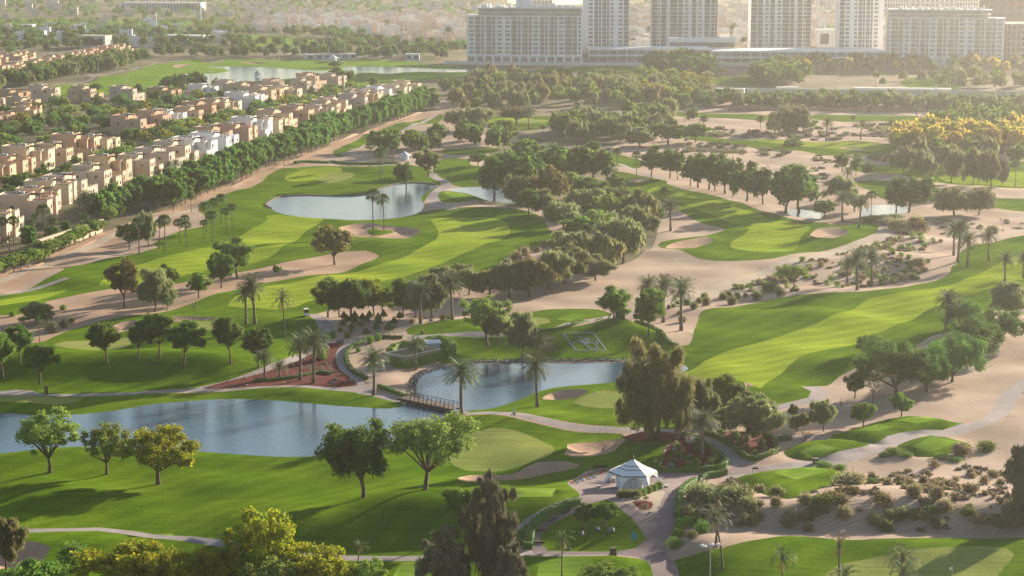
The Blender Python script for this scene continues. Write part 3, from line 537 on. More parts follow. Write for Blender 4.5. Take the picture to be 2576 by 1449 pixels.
# ------------------------------------------------------------------ leaf clouds
def cloud(blobs, n, size, seed, mode='flake', gap=0.35, flat=0.0):
    r = np.random.RandomState(seed); B = np.array(blobs, float)
    wgt = (B[:, 3]*B[:, 4]*B[:, 5])**(2/3.); wgt /= wgt.sum()
    bi = r.choice(len(B), size=int(n*1.5), p=wgt); m = len(bi)
    d = r.normal(size=(m, 3)); d /= np.linalg.norm(d, axis=1)[:, None]
    rad = np.clip(r.normal(.82, .24, m), .2, 1.5)
    P = B[bi, :3]+d*B[bi, 3:6]*rad[:, None]
    s3 = B[:, 3].mean()*0.9
    nz = np.sin(P[:, 0]/s3*2.6+seed)+np.sin(P[:, 1]/s3*2.9+2*seed)+np.sin(P[:, 2]/s3*3.3+.7*seed)+r.normal(size=m)*0.9
    thr = np.quantile(nz, gap); k = np.where((nz > thr))[0][:n]; P = P[k]; d = d[k]; m = len(k)
    nm = d*0.55+r.normal(size=(m, 3))*0.6+np.array([0, 0, .25+flat]); nm /= np.linalg.norm(nm, axis=1)[:, None]
    u = np.cross(nm, r.normal(size=(m, 3))); u /= np.linalg.norm(u, axis=1)[:, None]; v = np.cross(nm, u)
    sz = size*r.uniform(.55, 1.35, m)[:, None]
    if mode == 'droop':
        u = d*np.array([.5, .5, 0])+r.normal(size=(m, 3))*0.22+np.array([0, 0, -1.]); u /= np.linalg.norm(u, axis=1)[:, None]
        v = np.cross(u, r.normal(size=(m, 3))); v /= np.linalg.norm(v, axis=1)[:, None]
        A = u*sz*2.6; Bv = v*sz*0.42
    elif mode == 'up':
        u = d*np.array([.7, .7, .2])+r.normal(size=(m, 3))*0.3+np.array([0, 0, .8]); u /= np.linalg.norm(u, axis=1)[:, None]
        v = np.cross(u, r.normal(size=(m, 3))); v /= np.linalg.norm(v, axis=1)[:, None]
        A = u*sz*1.5; Bv = v*sz*0.6
    else: A = u*sz; Bv = v*sz*0.62
    V = np.empty((m, 4, 3)); V[:, 0] = P-A; V[:, 1] = P+Bv; V[:, 2] = P+A; V[:, 3] = P-Bv
    return V.reshape(-1, 3), np.arange(m*4).reshape(m, 4)
def subblobs(c, rad, n, br, seed, top=True, jit=.25):
    r = random.Random(seed); out = []
    for i in range(n):
        z = 1-2*(i+.5)/n if not top else 1-1.72*(i+.5)/n
        t = i*2.39996+r.uniform(-.5, .5); q = math.sqrt(max(0, 1-z*z)); k = r.uniform(.5, 1.0)
        b = br*r.uniform(.55, 1.25)
        out.append((c[0]+rad[0]*k*q*math.cos(t), c[1]+rad[1]*k*q*math.sin(t), c[2]+rad[2]*k*z, b, b, b*.82))
    out.append((*c, rad[0]*.55, rad[1]*.55, rad[2]*.55)); return out
PROTO = {}
def proto(kind, blobs, n, size, seed, lm, bm='bark', mode='flake', trunk=None, w=8.0, gap=.35, lods=True, flat=0.0, cen=(0, 0)):
    # a proto: Empty-free meshes with height 10 (crown top), nominal width w
    P = {}
    for lod, fn, fs in (('n', 1.9, .70), ('m', .40, 1.45), ('f', .08, 2.9)):
        V, F = cloud(blobs, int(n*fn), size*fs, seed, mode, gap, flat)
        me = bpy.data.meshes.new('crown'); 
        o = meshobj('crown', V, F, M[lm]); me = o.data; COL.objects.unlink(o); bpy.data.objects.remove(o)
        mb = MB(); segs = 7 if lod == 'n' else 5
        for pts_, rad in trunk: mb.tube(pts_, rad, segs if lod != 'f' else 4)
        t = mb.build('trunk', M[bm], smooth=True); tm = t.data; COL.objects.unlink(t); bpy.data.objects.remove(t)
        P[lod] = (me, tm)
    PROTO.setdefault(kind, []).append((P, w))
def limbs(base, fork, blobs, seed, r0, k=5, lean=(0, 0)):
    r = random.Random(seed); T = []
    b = Vector(base); f = Vector(fork)
    T.append(([b+Vector((0, 0, -.6)), b, b.lerp(f, .5)+Vector((r.uniform(-.15, .15), r.uniform(-.15, .15), 0)), f], [r0*1.5, r0*1.15, r0*.9, r0*.75]))
    for bl in r.sample(blobs, min(k, len(blobs))):
        e = Vector(bl[:3]); m = f.lerp(e, .5)+Vector((r.uniform(-.3, .3), r.uniform(-.3, .3), .1))
        T.append(([f+Vector((0, 0, -.15)), m, e], [r0*.6, r0*.36, r0*.12]))
    return T
def round_tree(kind, lm, seed, w, zc, rz, n, size, fork, r0, mode='flake', nb=14, br=1.5, gap=.35, bm='bark', lean=(0, 0), k=6, flat=0):
    rx = w/2; nb = int(nb*1.7); br *= .74; gap += .08; q = random.Random(seed*3+1); lean = (lean[0]+q.uniform(-.8, .8), lean[1]+q.uniform(-.8, .8)); k += 2
    bl = subblobs((lean[0], lean[1], zc), (rx, rx, rz), nb, br, seed)
    top = max(b[2]+b[5] for b in bl); sc = 10/top
    bl = [tuple(c*sc if i in (2, 5) else c for i, c in enumerate(b)) for b in bl]
    tr = limbs((0, 0, 0), (lean[0]*.4, lean[1]*.4, fork), bl[:-1], seed, r0, k)
    proto(kind, bl, n, size, seed, lm, bm, mode, tr, w, gap, flat=flat)
for i in range(3):
    round_tree('green', 'l_green', 11+i, 8.4, 5.8, 4.1, 7500, .30, 2.9, .26, br=1.55, gap=.34)
    round_tree('dark', 'l_dark', 21+i, 8.2, 5.6, 4.2, 7500, .30, 2.4, .28, br=1.7, gap=.26)
    round_tree('weep', 'l_grey', 31+i, 9.5, 5.2, 4.4, 10000, .24, 2.2, .26, mode='droop', nb=16, br=1.7, gap=.34)
    round_tree('olive', 'l_olive', 41+i, 8.5, 5.3, 4.3, 8000, .27, 2.2, .26, mode='droop', nb=14, br=1.6, gap=.32)
    round_tree('row', 'l_row', 51+i, 5.6, 5.9, 4.3, 5500, .30, 1.5, .18, mode='up', nb=14, br=1.35, gap=.28)
    round_tree('acacia', 'l_lime', 61+i, 12.5, 7.3, 2.7, 9500, .26, 2.6, .30, nb=20, br=1.7, gap=.42, k=9, flat=.5)
    round_tree('ghaf', 'l_row', 71+i, 12.5, 5.4, 4.4, 13000, .25, 1.3, .30, nb=24, br=2.0, gap=.38, k=8, flat=.3)
    round_tree('lime', 'l_lime', 81+i, 8.6, 6.3, 3.7, 8000, .25, 2.3, .26, nb=18, br=1.35, gap=.50, k=9)
    round_tree('yellow', 'l_yel', 91+i, 9.5, 6.4, 3.9, 8500, .28, 2.3, .3, nb=18, br=1.5, gap=.42, k=8)
    round_tree('gold', 'l_gold', 101+i, 7, 6.2, 4.2, 6000, .32, 2.0, .2, mode='up', nb=14, br=1.4, gap=.4)
    round_tree('red', 'l_red', 111+i, 8.2, 6.2, 4.0, 8000, .28, 2.2, .28, nb=14, br=1.6, gap=.34)
round_tree('orchard', 'l_green', 121, 7.6, 6.6, 3.5, 8500, .26, 3.1, .22, nb=16, br=1.35, gap=.32, k=7)
round_tree('orchard', 'l_dark', 122, 7.6, 6.7, 3.5, 8500, .26, 3.1, .22, nb=16, br=1.35, gap=.30, k=7)
# casuarina: tall, ragged, brown
def casu(seed, w):
    r = random.Random(seed); bl = []
    for i in range(52):
        z = .8+8.7*(i+.5)/52; q = w/2*(1.0-.42*(z/10)**3)*r.uniform(.15, 1.1); t = i*2.4+r.uniform(-.7, .7); b = r.uniform(.3, .8)*(1.1-.25*z/10)
        bl.append((q*math.cos(t)+.5*(z/10)**2, q*math.sin(t), z, b, b, b*1.1))
    for z in (2.2, 4.2, 6.2, 7.9): bl.append((.4*math.cos(z*3)+.5*(z/10)**2, .4*math.sin(z*3), z, w*.27*(1.15-z/14), w*.27*(1.15-z/14), 1.35))
    tr = limbs((0, 0, 0), (0.1, 0, 4), bl[:40], seed, .2, 16)
    proto('casuarina', bl, 11000, .19, seed, 'l_brown', 'bark', 'droop', tr, w, .33)
casu(131, 5.4); casu(132, 6.2)
# big weeping tree: several stems, open crown
def bigweep(seed):
    r = random.Random(seed); bl = []
    for i in range(84):
        z = 1.7+7.6*r.random()**1.25; q = 4.1*math.sqrt(max(.08, 1-((z-4.3)/5.6)**2))*r.uniform(.35, 1); t = i*2.4+r.uniform(-.6, .6); b = r.uniform(.3, .7)
        bl.append((q*math.cos(t), q*math.sin(t), z, b, b, b*1.5))
    for k in range(6): a = k*1.05; bl.append((1.9*math.cos(a), 1.9*math.sin(a), 4.0+.7*(k%3), 1.5, 1.5, 1.7))
    bl.append((.3, 0, 7.2, 1.6, 1.6, 1.5))
    tr = []
    for k in range(5):
        a = k*1.3; f = Vector((.9*math.cos(a), .9*math.sin(a), 3.2+.3*k)); tr.append(([Vector((.35*math.cos(a), .35*math.sin(a), -.6)), Vector((.55*math.cos(a), .5*math.sin(a), 1.4)), f], [.2, .17, .12]))
        for b in r.sample(bl, 6): e = Vector(b[:3]); tr.append(([f, f.lerp(e, .5)+Vector((0, 0, .3)), e], [.1, .06, .02]))
    proto('bigweep', bl, 20000, .14, seed, 'l_olive', 'bark', 'droop', tr, 7.9, .36)
bigweep(141)
# dead / bare
def bare(seed, leaves):
    r = random.Random(seed); tr = [([(0, 0, -.4), (.2, 0, 2), (-.1, .1, 5)], [.3, .22, .14])]; bl = []
    for k in range(12):
        a = k*2.4; z = 2.5+k*.45; e = Vector((3.0*math.cos(a)*r.uniform(.5, 1), 3.0*math.sin(a)*r.uniform(.5, 1), min(10, z+r.uniform(1.5, 3.5)))); s = Vector((.1, 0, min(5, z)))
        tr.append(([s, s.lerp(e, .5)+Vector((.3, 0, .1)), e], [.12, .07, .03])); bl.append((*e, .6, .6, .5))
    proto('bare', bl, leaves, .16, seed, 'l_olive', 'bark', 'flake', tr, 6.5, .3)
bare(151, 900)
# ------------------------------------------------------------------ palms (height 10 to crown top)
def frond(V, F, base, az, el, L, wid, droop, n=9, rg=None, leafl=.55):
    # arched rachis with separate leaflets each side
    p = Vector(base); d = Vector((math.cos(az)*math.cos(el), math.sin(az)*math.cos(el), math.sin(el))); st = L/n
    side = Vector((-math.sin(az), math.cos(az), 0)); prev = p.copy()
    for i in range(n):
        e2 = math.asin(max(-1, min(1, d.z)))-droop*(i+1)/n/ n*2.2
        hd = Vector((d.x, d.y, 0)); hd = hd.normalized() if hd.length > .01 else Vector((math.cos(az), math.sin(az), 0))
        d = hd*math.cos(e2)+Vector((0, 0, math.sin(e2))); q = prev+d*st
        b = len(V); w = .03; V += [prev-side*w, prev+side*w, q+side*w*.6, q-side*w*.6]; F.append((b, b+1, b+2, b+3))
        ll = leafl*math.sin(math.pi*(i+.9)/(n+1.2))**.6
        for sgn in (-1, 1):
            for j in (0, .5):
                o = prev.lerp(q, j); tip = o+side*sgn*ll*.8+d*ll*.55+Vector((0, 0, -.18*ll+rg.uniform(-.1, .12)))
                b = len(V); V += [o, o+d*st*.42, tip]; F.append((b, b+1, b+2))
        prev = q
def palm(kind, seed, nf, L, spread, trunk_r, top, lm, bm='barkp', w=5.2, lean=0.0, droop=.9, skirt=0.8, wind=0, up=(-.55, 1.35), leafl=.55, fan=False, dead=0):
    rg = random.Random(seed); V = []; F = []; hc = top; c = Vector((lean, 0, hc))
    for k in range(nf):
        t = (k+.5)/nf; el = up[0]+(up[1]-up[0])*t**.8; az = k*2.39996+rg.uniform(-.2, .2)
        if wind: az = az+wind*math.sin(math.pi-az)*.5
        if fan:
            pl = L*.5; q = c+Vector((math.cos(az)*math.cos(el), math.sin(az)*math.cos(el), math.sin(el)))*pl
            dirv = (q-c).normalized(); sd_ = Vector((-math.sin(az), math.cos(az), 0)); upv = sd_.cross(dirv)
            b = len(V); V += [c-sd_*.03, c+sd_*.03, q]; F.append((b, b+1, b+2))
            for j in range(9):
                a = -1.25+2.5*j/8; tip = q+(dirv*math.cos(a)+sd_*math.sin(a))*L*.5+Vector((0, 0, -.22*abs(math.sin(a))-.1))*L
                a2 = a+.16; r2 = q+(dirv*math.cos(a2)+sd_*math.sin(a2))*L*.3; a3 = a-.16; r3 = q+(dirv*math.cos(a3)+sd_*math.sin(a3))*L*.3
                b = len(V); V += [q, r3, tip, r2]; F.append((b, b+1, b+2, b+3))
        else: frond(V, F, c+Vector((0, 0, .1*t)), az, el, L*rg.uniform(.85, 1.08), .3, droop*rg.uniform(.7, 1.2), rg=rg, leafl=leafl)
    cm = meshobj('crown', V, F, M[lm]); mz = max(v[2] for v in V); sc = 10/mz
    cm.data.transform(Matrix.Diagonal((1, 1, sc, 1)))
    mb = MB(); n = 9; P = []; Rr = []
    for i in range(n+1):
        t = i/n; P.append((lean*t**1.7, 0.12*math.sin(3*t), (hc+.15)*t*sc-(.5 if i == 0 else 0))); Rr.append(trunk_r*(1.5-.9*t if i < 2 else 1-.15*t))
    mb.tube(P, Rr, 8)
    tk = mb.build('trunk', M[bm], smooth=True)
    sk = MB(); sk.lathe([(.05, -.9*skirt), (trunk_r*1.9, -.6*skirt), (trunk_r*2.3, -.1), (trunk_r*1.4, .35), (.05, .5)], 9, (lean, 0, hc*sc))
    b2 = sk.build('frond_bases', M[bm], smooth=True)
    extra = None
    if dead:
        V2_ = []; F2_ = []
        for k in range(dead): frond(V2_, F2_, c-Vector((0, 0, .3)), k*2.4, -1.0, L*.65, .3, .5, rg=rg, leafl=.4)
        e = meshobj('dry_fronds', V2_, F2_, M['l_dead']); e.data.transform(Matrix.Diagonal((1, 1, sc, 1))); extra = e.data; COL.objects.unlink(e); bpy.data.objects.remove(e)
    r = (cm.data, tk.data, b2.data, extra)
    for o in (cm, tk, b2): COL.objects.unlink(o); bpy.data.objects.remove(o)
    PROTO.setdefault(kind, []).append((r, w))
palm('date', 201, 66, 3.7, 1, .30, 8.0, 'l_palm', w=6.6, wind=.6, leafl=.72)
palm('date', 202, 60, 3.6, 1, .28, 7.9, 'l_palm', w=6.4, wind=-.5, lean=.5, leafl=.72)
palm('fan', 211, 40, 2.3, 1, .14, 8.9, 'l_fan', w=3.9, fan=True, skirt=1.6, up=(-.55, 1.35), dead=5)
palm('fan', 212, 36, 2.4, 1, .13, 8.9, 'l_fan', w=4.0, fan=True, skirt=1.5, up=(-.5, 1.35), lean=.35, dead=4)
palm('coconut', 221, 26, 3.3, 1, .15, 8.2, 'l_palm', w=4.6, lean=1.3, droop=1.4, skirt=.5, dead=3, up=(-.4, 1.45), leafl=.5, wind=.9)
palm('coconut', 222, 22, 3.1, 1, .15, 8.3, 'l_fan', w=4.4, lean=.4, droop=1.5, skirt=.5, dead=4, up=(-.2, 1.5), leafl=.5, wind=1.0)
palm('deadpalm', 231, 6, 2.4, 1, .16, 8.4, 'l_dead', w=3.4, lean=-.3, droop=1.2, skirt=.9, up=(.7, 1.45), dead=5)
palm('lowpalm', 241, 46, 5.0, 1, .35, 3.2, 'l_palm', w=8.5, up=(-.1, 1.35), droop=1.1, leafl=.9)
# ------------------------------------------------------------------ bushes and scrub
BU = {}
def bushproto(kind, lm, n, size, seed, mode='up', rz=.55, core=True, gap=.1, blobs=None):
    r = random.Random(seed); bl = blobs or [(r.uniform(-.2, .2), r.uniform(-.2, .2), rz*.42, .34, .34, rz*.5) for _ in range(4)]+[(0, 0, rz*.4, .42, .42, rz*.55)]
    V, F = cloud(bl, n, size, seed, mode, gap); o = meshobj('bush', V, F, M[lm]); BU.setdefault(kind, []).append(o.data); COL.objects.unlink(o); bpy.data.objects.remove(o)
for i in range(2):
    bushproto('tussock', 'l_straw', 1500, .05, 301+i, 'up', .85)
    bushproto('tussockg', 'l_grey', 1500, .05, 311+i, 'up', .9)
    bushproto('scrub', 'l_scrub', 700, .05, 321+i, 'flake', .45, gap=.35, blobs=[(random.Random(k+i*9).uniform(-.33, .33), random.Random(k*3+i).uniform(-.33, .33), .1, .17, .17, .22) for k in range(9)])
    bushproto('scrubg', 'l_grey', 700, .05, 331+i, 'flake', .5, gap=.35, blobs=[(random.Random(k+i*7).uniform(-.33, .33), random.Random(k*5+i).uniform(-.33, .33), .12, .18, .18, .25) for k in range(9)])
    bushproto('round', 'l_bush', 2400, .035, 341+i, 'flake', .8)
    bushproto('shrub', 'l_green', 1500, .05, 351+i, 'flake', .9, gap=.25)
    bushproto('silver', 'l_silver', 500, .05, 361+i, 'up', 1.0, gap=.3)
    bushproto('flower', 'l_flower', 500, .05, 371+i, 'flake', .6, gap=.3)
    bushproto('rust', 'l_red', 1100, .05, 381+i, 'flake', .8, gap=.2)
bushproto('cone', 'l_dark', 2600, .045, 391, 'flake', 1, gap=.0, blobs=[(0, 0, .30+.08*k, .44*(1-k/9.5), .44*(1-k/9.5), .09) for k in range(9)])
# ------------------------------------------------------------------ placing plants
_cnt = [0]
NAMES = {'date': 'date_palm', 'fan': 'fan_palm', 'coconut': 'coconut_palm', 'deadpalm': 'dead_palm', 'lowpalm': 'young_palm', 'bare': 'bare_tree', 'casuarina': 'casuarina_tree', 'bigweep': 'weeping_tree', 'weep': 'weeping_tree', 'olive': 'weeping_tree', 'acacia': 'acacia_tree'}
def tree(kind, x, by, ty, w, label, group=None, rz=None, lean=None, xy=None, H=None, cat=None):
    _cnt[0] += 1; rg = random.Random(_cnt[0]*7+3)
    X, Y = xy if xy else G(x, by)
    if H is None: H = hgt(x, by, ty)
    Wm = (w/ppm(by) if w else None)
    data, w0 = PROTO[kind][_cnt[0] % len(PROTO[kind])]
    o = empty(NAMES.get(kind, 'tree'), (X, Y, hz(X, Y)), rg.uniform(0, 6.28) if rz is None else rz)
    pal = kind in ('date', 'fan', 'coconut', 'deadpalm', 'lowpalm')
    sx = (Wm/w0) if Wm else H/10*rg.uniform(.92, 1.1)
    o.scale = (sx, sx*rg.uniform(.92, 1.08), H/10)
    if lean: o.rotation_euler = (lean[1], lean[0], o.rotation_euler[2]) if False else (0, lean[0], 0)
    tag(o, label, cat or ('palm' if pal else 'tree'), group)
    if pal:
        cm, tk, fb, ex = data
        link(bpy.data.objects.new('crown', cm), o); link(bpy.data.objects.new('trunk', tk), o); link(bpy.data.objects.new('frond_bases', fb), o)
        if ex: link(bpy.data.objects.new('dry_fronds', ex), o)
        if kind in ('date', 'fan'):
            k = H/10; o.scale = ((k*.7+.36) if not Wm else sx,)*2+(k,)
    else:
        dpt = math.hypot(X, Y); lod = 'n' if dpt < 620 else ('m' if dpt < 1250 else 'f')
        me, tm = data[lod]
        link(bpy.data.objects.new('crown', me), o); link(bpy.data.objects.new('trunk', tm), o)
    return o
OCC = []                                             # occupied spots (x, y, r)
def T(kind, x, by, ty, w, label, group=None, **k):
    o = tree(kind, x, by, ty, w, label, group, **k); OCC.append((o.location.x, o.location.y, 3)); return o
T('lime', 125, 1187, 1025, 165, 'large pale green tree with a leaning trunk at the left edge, nearest the big pond')
T('lime', 268, 1180, 1042, 125, 'mid-sized tree with a curved trunk, second from the left below the big pond')
T('yellow', 398, 1212, 1065, 182, 'yellow-green spreading tree with a thick trunk, alone on the lawn below the pond')
T('dark', 915, 1248, 1060, 165, 'dark feathery tree with twin trunks beside the broad pale acacia')
T('acacia', 1070, 1231, 1048, 250, 'broad pale green acacia with forked trunk beside the large green')
T('olive', 15, 1432, 1302, 100, 'grey-green tree cut by the left edge over the corner bunker')
T('yellow', 640, 1500, 1278, 200, 'tall yellow-green tree at the bottom, standing above the yellow flowering trees')
T('yellow', 330, 1535, 1380, 240, 'flowering yellow-green tree at the bottom edge, leftmost of its row')
T('yellow', 420, 1545, 1372, 150, 'yellow blossoming tree right of the leftmost flowering tree at the bottom edge')
T('yellow', 560, 1530, 1375, 150, 'bright flowering tree in front of the tall yellow-green tree, left side')
T('lime', 700, 1545, 1390, 170, 'green and yellow tree low in front of the tall yellow-green tree, right side')
T('yellow', 810, 1520, 1362, 190, 'golden flowering tree at the bottom edge, left of the lone small palm')
T('lime', 930, 1530, 1412, 100, 'small bushy tree with yellow tips at the bottom edge by the small palm')
T('green', 90, 1540, 1400, 130, 'green leafy tree in the bottom left corner')
T('casuarina', 1232, 1480, 1195, 132, 'tall ragged brown-grey casuarina at the bottom centre')
T('casuarina', 1112, 1500, 1328, 122, 'lower bushy brown casuarina left of the tall one')
T('casuarina', 1286, 1530, 1372, 90, 'short brown casuarina right of the tall one at the bottom')
T('green', 1160, 1310, 1225, 95, 'small leaning green tree left of the tall brown casuarina')
T('orchard', 1470, 1333, 1267, 54, 'left of the two rounded trees on the triangular lawn')
T('orchard', 1524, 1327, 1264, 60, 'right of the two rounded trees on the triangular lawn')
T('lime', 1500, 1500, 1425, 110, 'leafy shrub-like tree at the bottom edge below the standing stone')
T('lime', 1580, 1500, 1428, 90, 'leafy tree at the bottom edge between standing stone and plaza road')
T('bigweep', 1645, 1108, 862, 200, 'huge weeping multi-stemmed tree on the red mulch beside the pond')
T('weep', 1765, 1075, 940, 90, 'drooping tree right behind the huge weeping tree')
T('green', 1815, 1050, 928, 105, 'bushy green tree between the weeping tree and the small bunker')
T('weep', 1862, 1045, 965, 80, 'sparse grey tree left of the small dark bunker')
T('weep', 1880, 1112, 1000, 150, 'wide feathery tree rising from the right mulch bed')
T('olive', 1925, 1075, 1010, 80, 'thin olive tree behind the right mulch bed')
for a in [('date', 1701, 1112, 975, None, 'windswept date palm standing in front of the huge weeping tree'),
 ('date', 1768, 1149, 1030, None, 'date palm rising from the boulder garden beside the gazebo'),
 ('date', 940, 992, 868, None, 'date palm between the path loop and the big pond'),
 ('date', 1161, 1048, 895, None, 'date palm at the right end of the footbridge'),
 ('date', 1352, 1025, 887, None, 'lone date palm on the grass knoll between pond and bunker'),
 ('date', 755, 957, 838, None, 'left of the two tall date palms in the red mulch garden'),
 ('date', 788, 967, 825, None, 'right of the two tall date palms in the red mulch garden'),
 ('date', 666, 946, 873, None, 'short date palm at the left tip of the red mulch garden'),
 ('date', 1046, 927, 845, None, 'date palm leaning over the walled enclosure'),
 ('date', 1058, 820, 708, None, 'tall date palm left of the pair behind the topiary cones'),
 ('date', 1138, 808, 685, None, 'tallest date palm behind the topiary cones, by the woodland'),
 ('coconut', 715, 849, 722, None, 'slender coconut palm standing alone on the lawn below the golf cart'),
 ('date', 641, 817, 685, None, 'taller of the two date palms on the left fairway'),
 ('date', 619, 815, 712, None, 'shorter of the two date palms on the left fairway'),
 ('fan', 421, 803, 745, None, 'small palm in front of the big left waste bunker'),
 ('coconut', 487, 808, 760, None, 'small bent palm beside the left green bunker'),
 ('coconut', 100, 862, 795, None, 'small pale palm by the scrub at the far left'),
 ('date', 1668, 818, 695, None, 'date palm right of the green viewing tower'),
 ('date', 1714, 847, 712, None, 'date palm at the tip of the sandy wedge with clipped bushes'),
 ('date', 1630, 792, 692, None, 'date palm behind the green viewing tower, leftmost of three'),
 ('date', 1672, 502, 468, None, 'short date palm by the upper right tee, farther of two'),
 ('date', 1687, 586, 499, None, 'date palm at the edge of the weeping woodland by the sand'),
 ('date', 1682, 545, 520, None, 'low date palm squeezed between woodland and sandy clearing'),
 ('fan', 1553, 431, 373, None, 'thin fan palm leftmost of the three by the upper sand path'),
 ('fan', 1602, 440, 377, None, 'thin fan palm middle of the three by the upper sand path'),
 ('fan', 1639, 448, 371, None, 'thin fan palm rightmost of the three by the upper sand path'),
 ('date', 2409, 663, 548, None, 'tallest date palm of the clump by the sandy fairway tip'),
 ('date', 2399, 647, 560, None, 'left date palm of the clump by the sandy fairway tip'),
 ('date', 2414, 618, 552, None, 'rear date palm of the clump by the sandy fairway tip'),
 ('date', 2433, 672, 583, None, 'date palm right of the clump on the fairway corner'),
 ('date', 2487, 661, 580, None, 'lone date palm on the right fairway near the sand'),
 ('date', 2528, 712, 632, None, 'full crowned date palm on the right fairway near the frame edge'),
 ('date', 2574, 695, 628, None, 'date palm cut by the right edge of the picture'),
 ('date', 2131, 715, 640, None, 'shortest date palm of the three in the scrub'),
 ('date', 2156, 733, 628, None, 'middle date palm of the three in the scrub'),
 ('date', 2192, 718, 617, None, 'rightmost date palm of the three in the scrub'),
 ('date', 2378, 843, 729, None, 'big date palm standing alone above the acacia thicket'),
 ('date', 2119, 552, 474, None, 'date palm between pond trees and the right bunkers'),
 ('date', 2161, 578, 490, None, 'date palm standing on the tongue of grass by the right bunkers'),
 ('fan', 2191, 541, 475, None, 'bushy palm at the left shore of the small right pond'),
 ('coconut', 1414, 1470, 1342, None, 'ragged coconut palm at the bottom centre right of the casuarinas'),
 ('coconut', 898, 1429, 1347, None, 'lone small palm beside the bottom path'),
 ('coconut', 1800, 1413, 1252, None, 'leaning coconut palm left of two behind the floodlight'),
 ('coconut', 1817, 1452, 1290, None, 'straight coconut palm right of the floodlight'),
 ('coconut', 1970, 1520, 1366, None, 'coconut palm at the bottom edge left of the dead palm'),
 ('deadpalm', 2112, 1490, 1332, None, 'dead brown palm at the bottom edge'),
 ('coconut', 2122, 1560, 1402, None, 'small green palm in front of the dead brown palm'),
 ('coconut', 2256, 1540, 1358, None, 'taller of the two palms over the bottom right green'),
 ('coconut', 2275, 1570, 1400, None, 'lower of the two palms over the bottom right green'),
 ('lowpalm', 703, 942, 898, 52, 'low dark palm clump in the red mulch garden'),
 ('date', 1760, 1120, 1040, None, 'short bushy date palm behind the boulder garden'),
 ('fan', 2554, 466, 397, None, 'fan palm on the far right fairway'),
 ('date', 2130, 470, 420, None, 'young date palm on the sand above the dark pond trees'),
 ('fan', 939, 581, 475, None, 'left of the twin fan palms in the island bunker'),
 ('fan', 966, 577, 482, None, 'right of the twin fan palms in the island bunker'),
 ('fan', 956, 457, 365, None, 'tall fan palm nearest the upper pond shore'),
 ('fan', 961, 442, 368, None, 'fan palm close behind the one at the upper pond shore'),
 ('fan', 991, 437, 358, None, 'leaning fan palm beside the far white gazebo'),
 ('fan', 930, 425, 362, None, 'fan palm left of the group by the far gazebo'),
 ('fan', 714, 436, 387, None, 'fan palm at the bend of the sand track'),
 ('fan', 482, 532, 488, None, 'lone fan palm on the sand beside the track')]: T(*a)
FP = [(350, 641, 545), (401, 625, 548), (415, 634, 540), (452, 607, 545), (466, 595, 538), (471, 624, 555), (514, 597, 548), (519, 582, 503), (534, 605, 525), (539, 570, 495), (557, 561, 487), (571, 587, 518), (585, 575, 512)]
ORD = ['first', 'second', 'third', 'fourth', 'fifth', 'sixth', 'seventh', 'eighth', 'ninth', 'tenth', 'eleventh', 'twelfth', 'thirteenth', 'fourteenth', 'fifteenth', 'sixteenth', 'seventeenth', 'eighteenth', 'nineteenth', 'twentieth']
for i, (x, by, ty) in enumerate(FP): T('fan', x, by, ty, None, f'{ORD[i]} from the left of the tall fan palms lining the left fairway', 'fan palms lining the left fairway')
VP = [(5, 617, 542), (35, 617, 540), (58, 615, 570), (91, 590, 535), (114, 605, 512), (136, 600, 547), (200, 575, 530), (215, 578, 535)]
for i, (x, by, ty) in enumerate(VP): T('fan', x, by, ty, None, f'{ORD[i]} from the left of the fan palms in the nearest villa gardens', 'fan palms in the villa gardens')
DP = [(122, 437, 405), (215, 560, 475), (247, 548, 480), (250, 402, 368), (272, 552, 490), (300, 540, 470), (335, 530, 470), (400, 465, 418), (445, 445, 402), (510, 430, 398), (567, 412, 378), (128, 290, 255), (168, 292, 258), (255, 282, 247), (300, 305, 262), (335, 300, 258), (352, 304, 260), (150, 345, 305), (465, 322, 300), (620, 395, 372), (660, 380, 355)]
for i, (x, by, ty) in enumerate(DP): T('date', x, by, ty, None, f'{ORD[i]} from the left of the date palms among the villas' if i < 20 else 'last to the right of the date palms among the villas', 'date palms among the villas')
for k, a in enumerate([(270, 915, 812, 88), (348, 908, 812, 66), (400, 905, 797, 92), (463, 925, 812, 88), (580, 910, 790, 78), (650, 917, 815, 76)]):
    T('orchard', *a, f'{ORD[k]} from the left of the rounded trees along the lawn above the path', 'rounded trees along the lawn above the path')
T('orchard', 100, 963, 866, 88, 'rounded tree with a crooked trunk beside the parking apron')
T('orchard', 50, 915, 820, 76, 'bright green tree behind the crooked-trunked one at the left')
T('orchard', 8, 945, 830, 80, 'tree cut by the left edge above the parking apron')
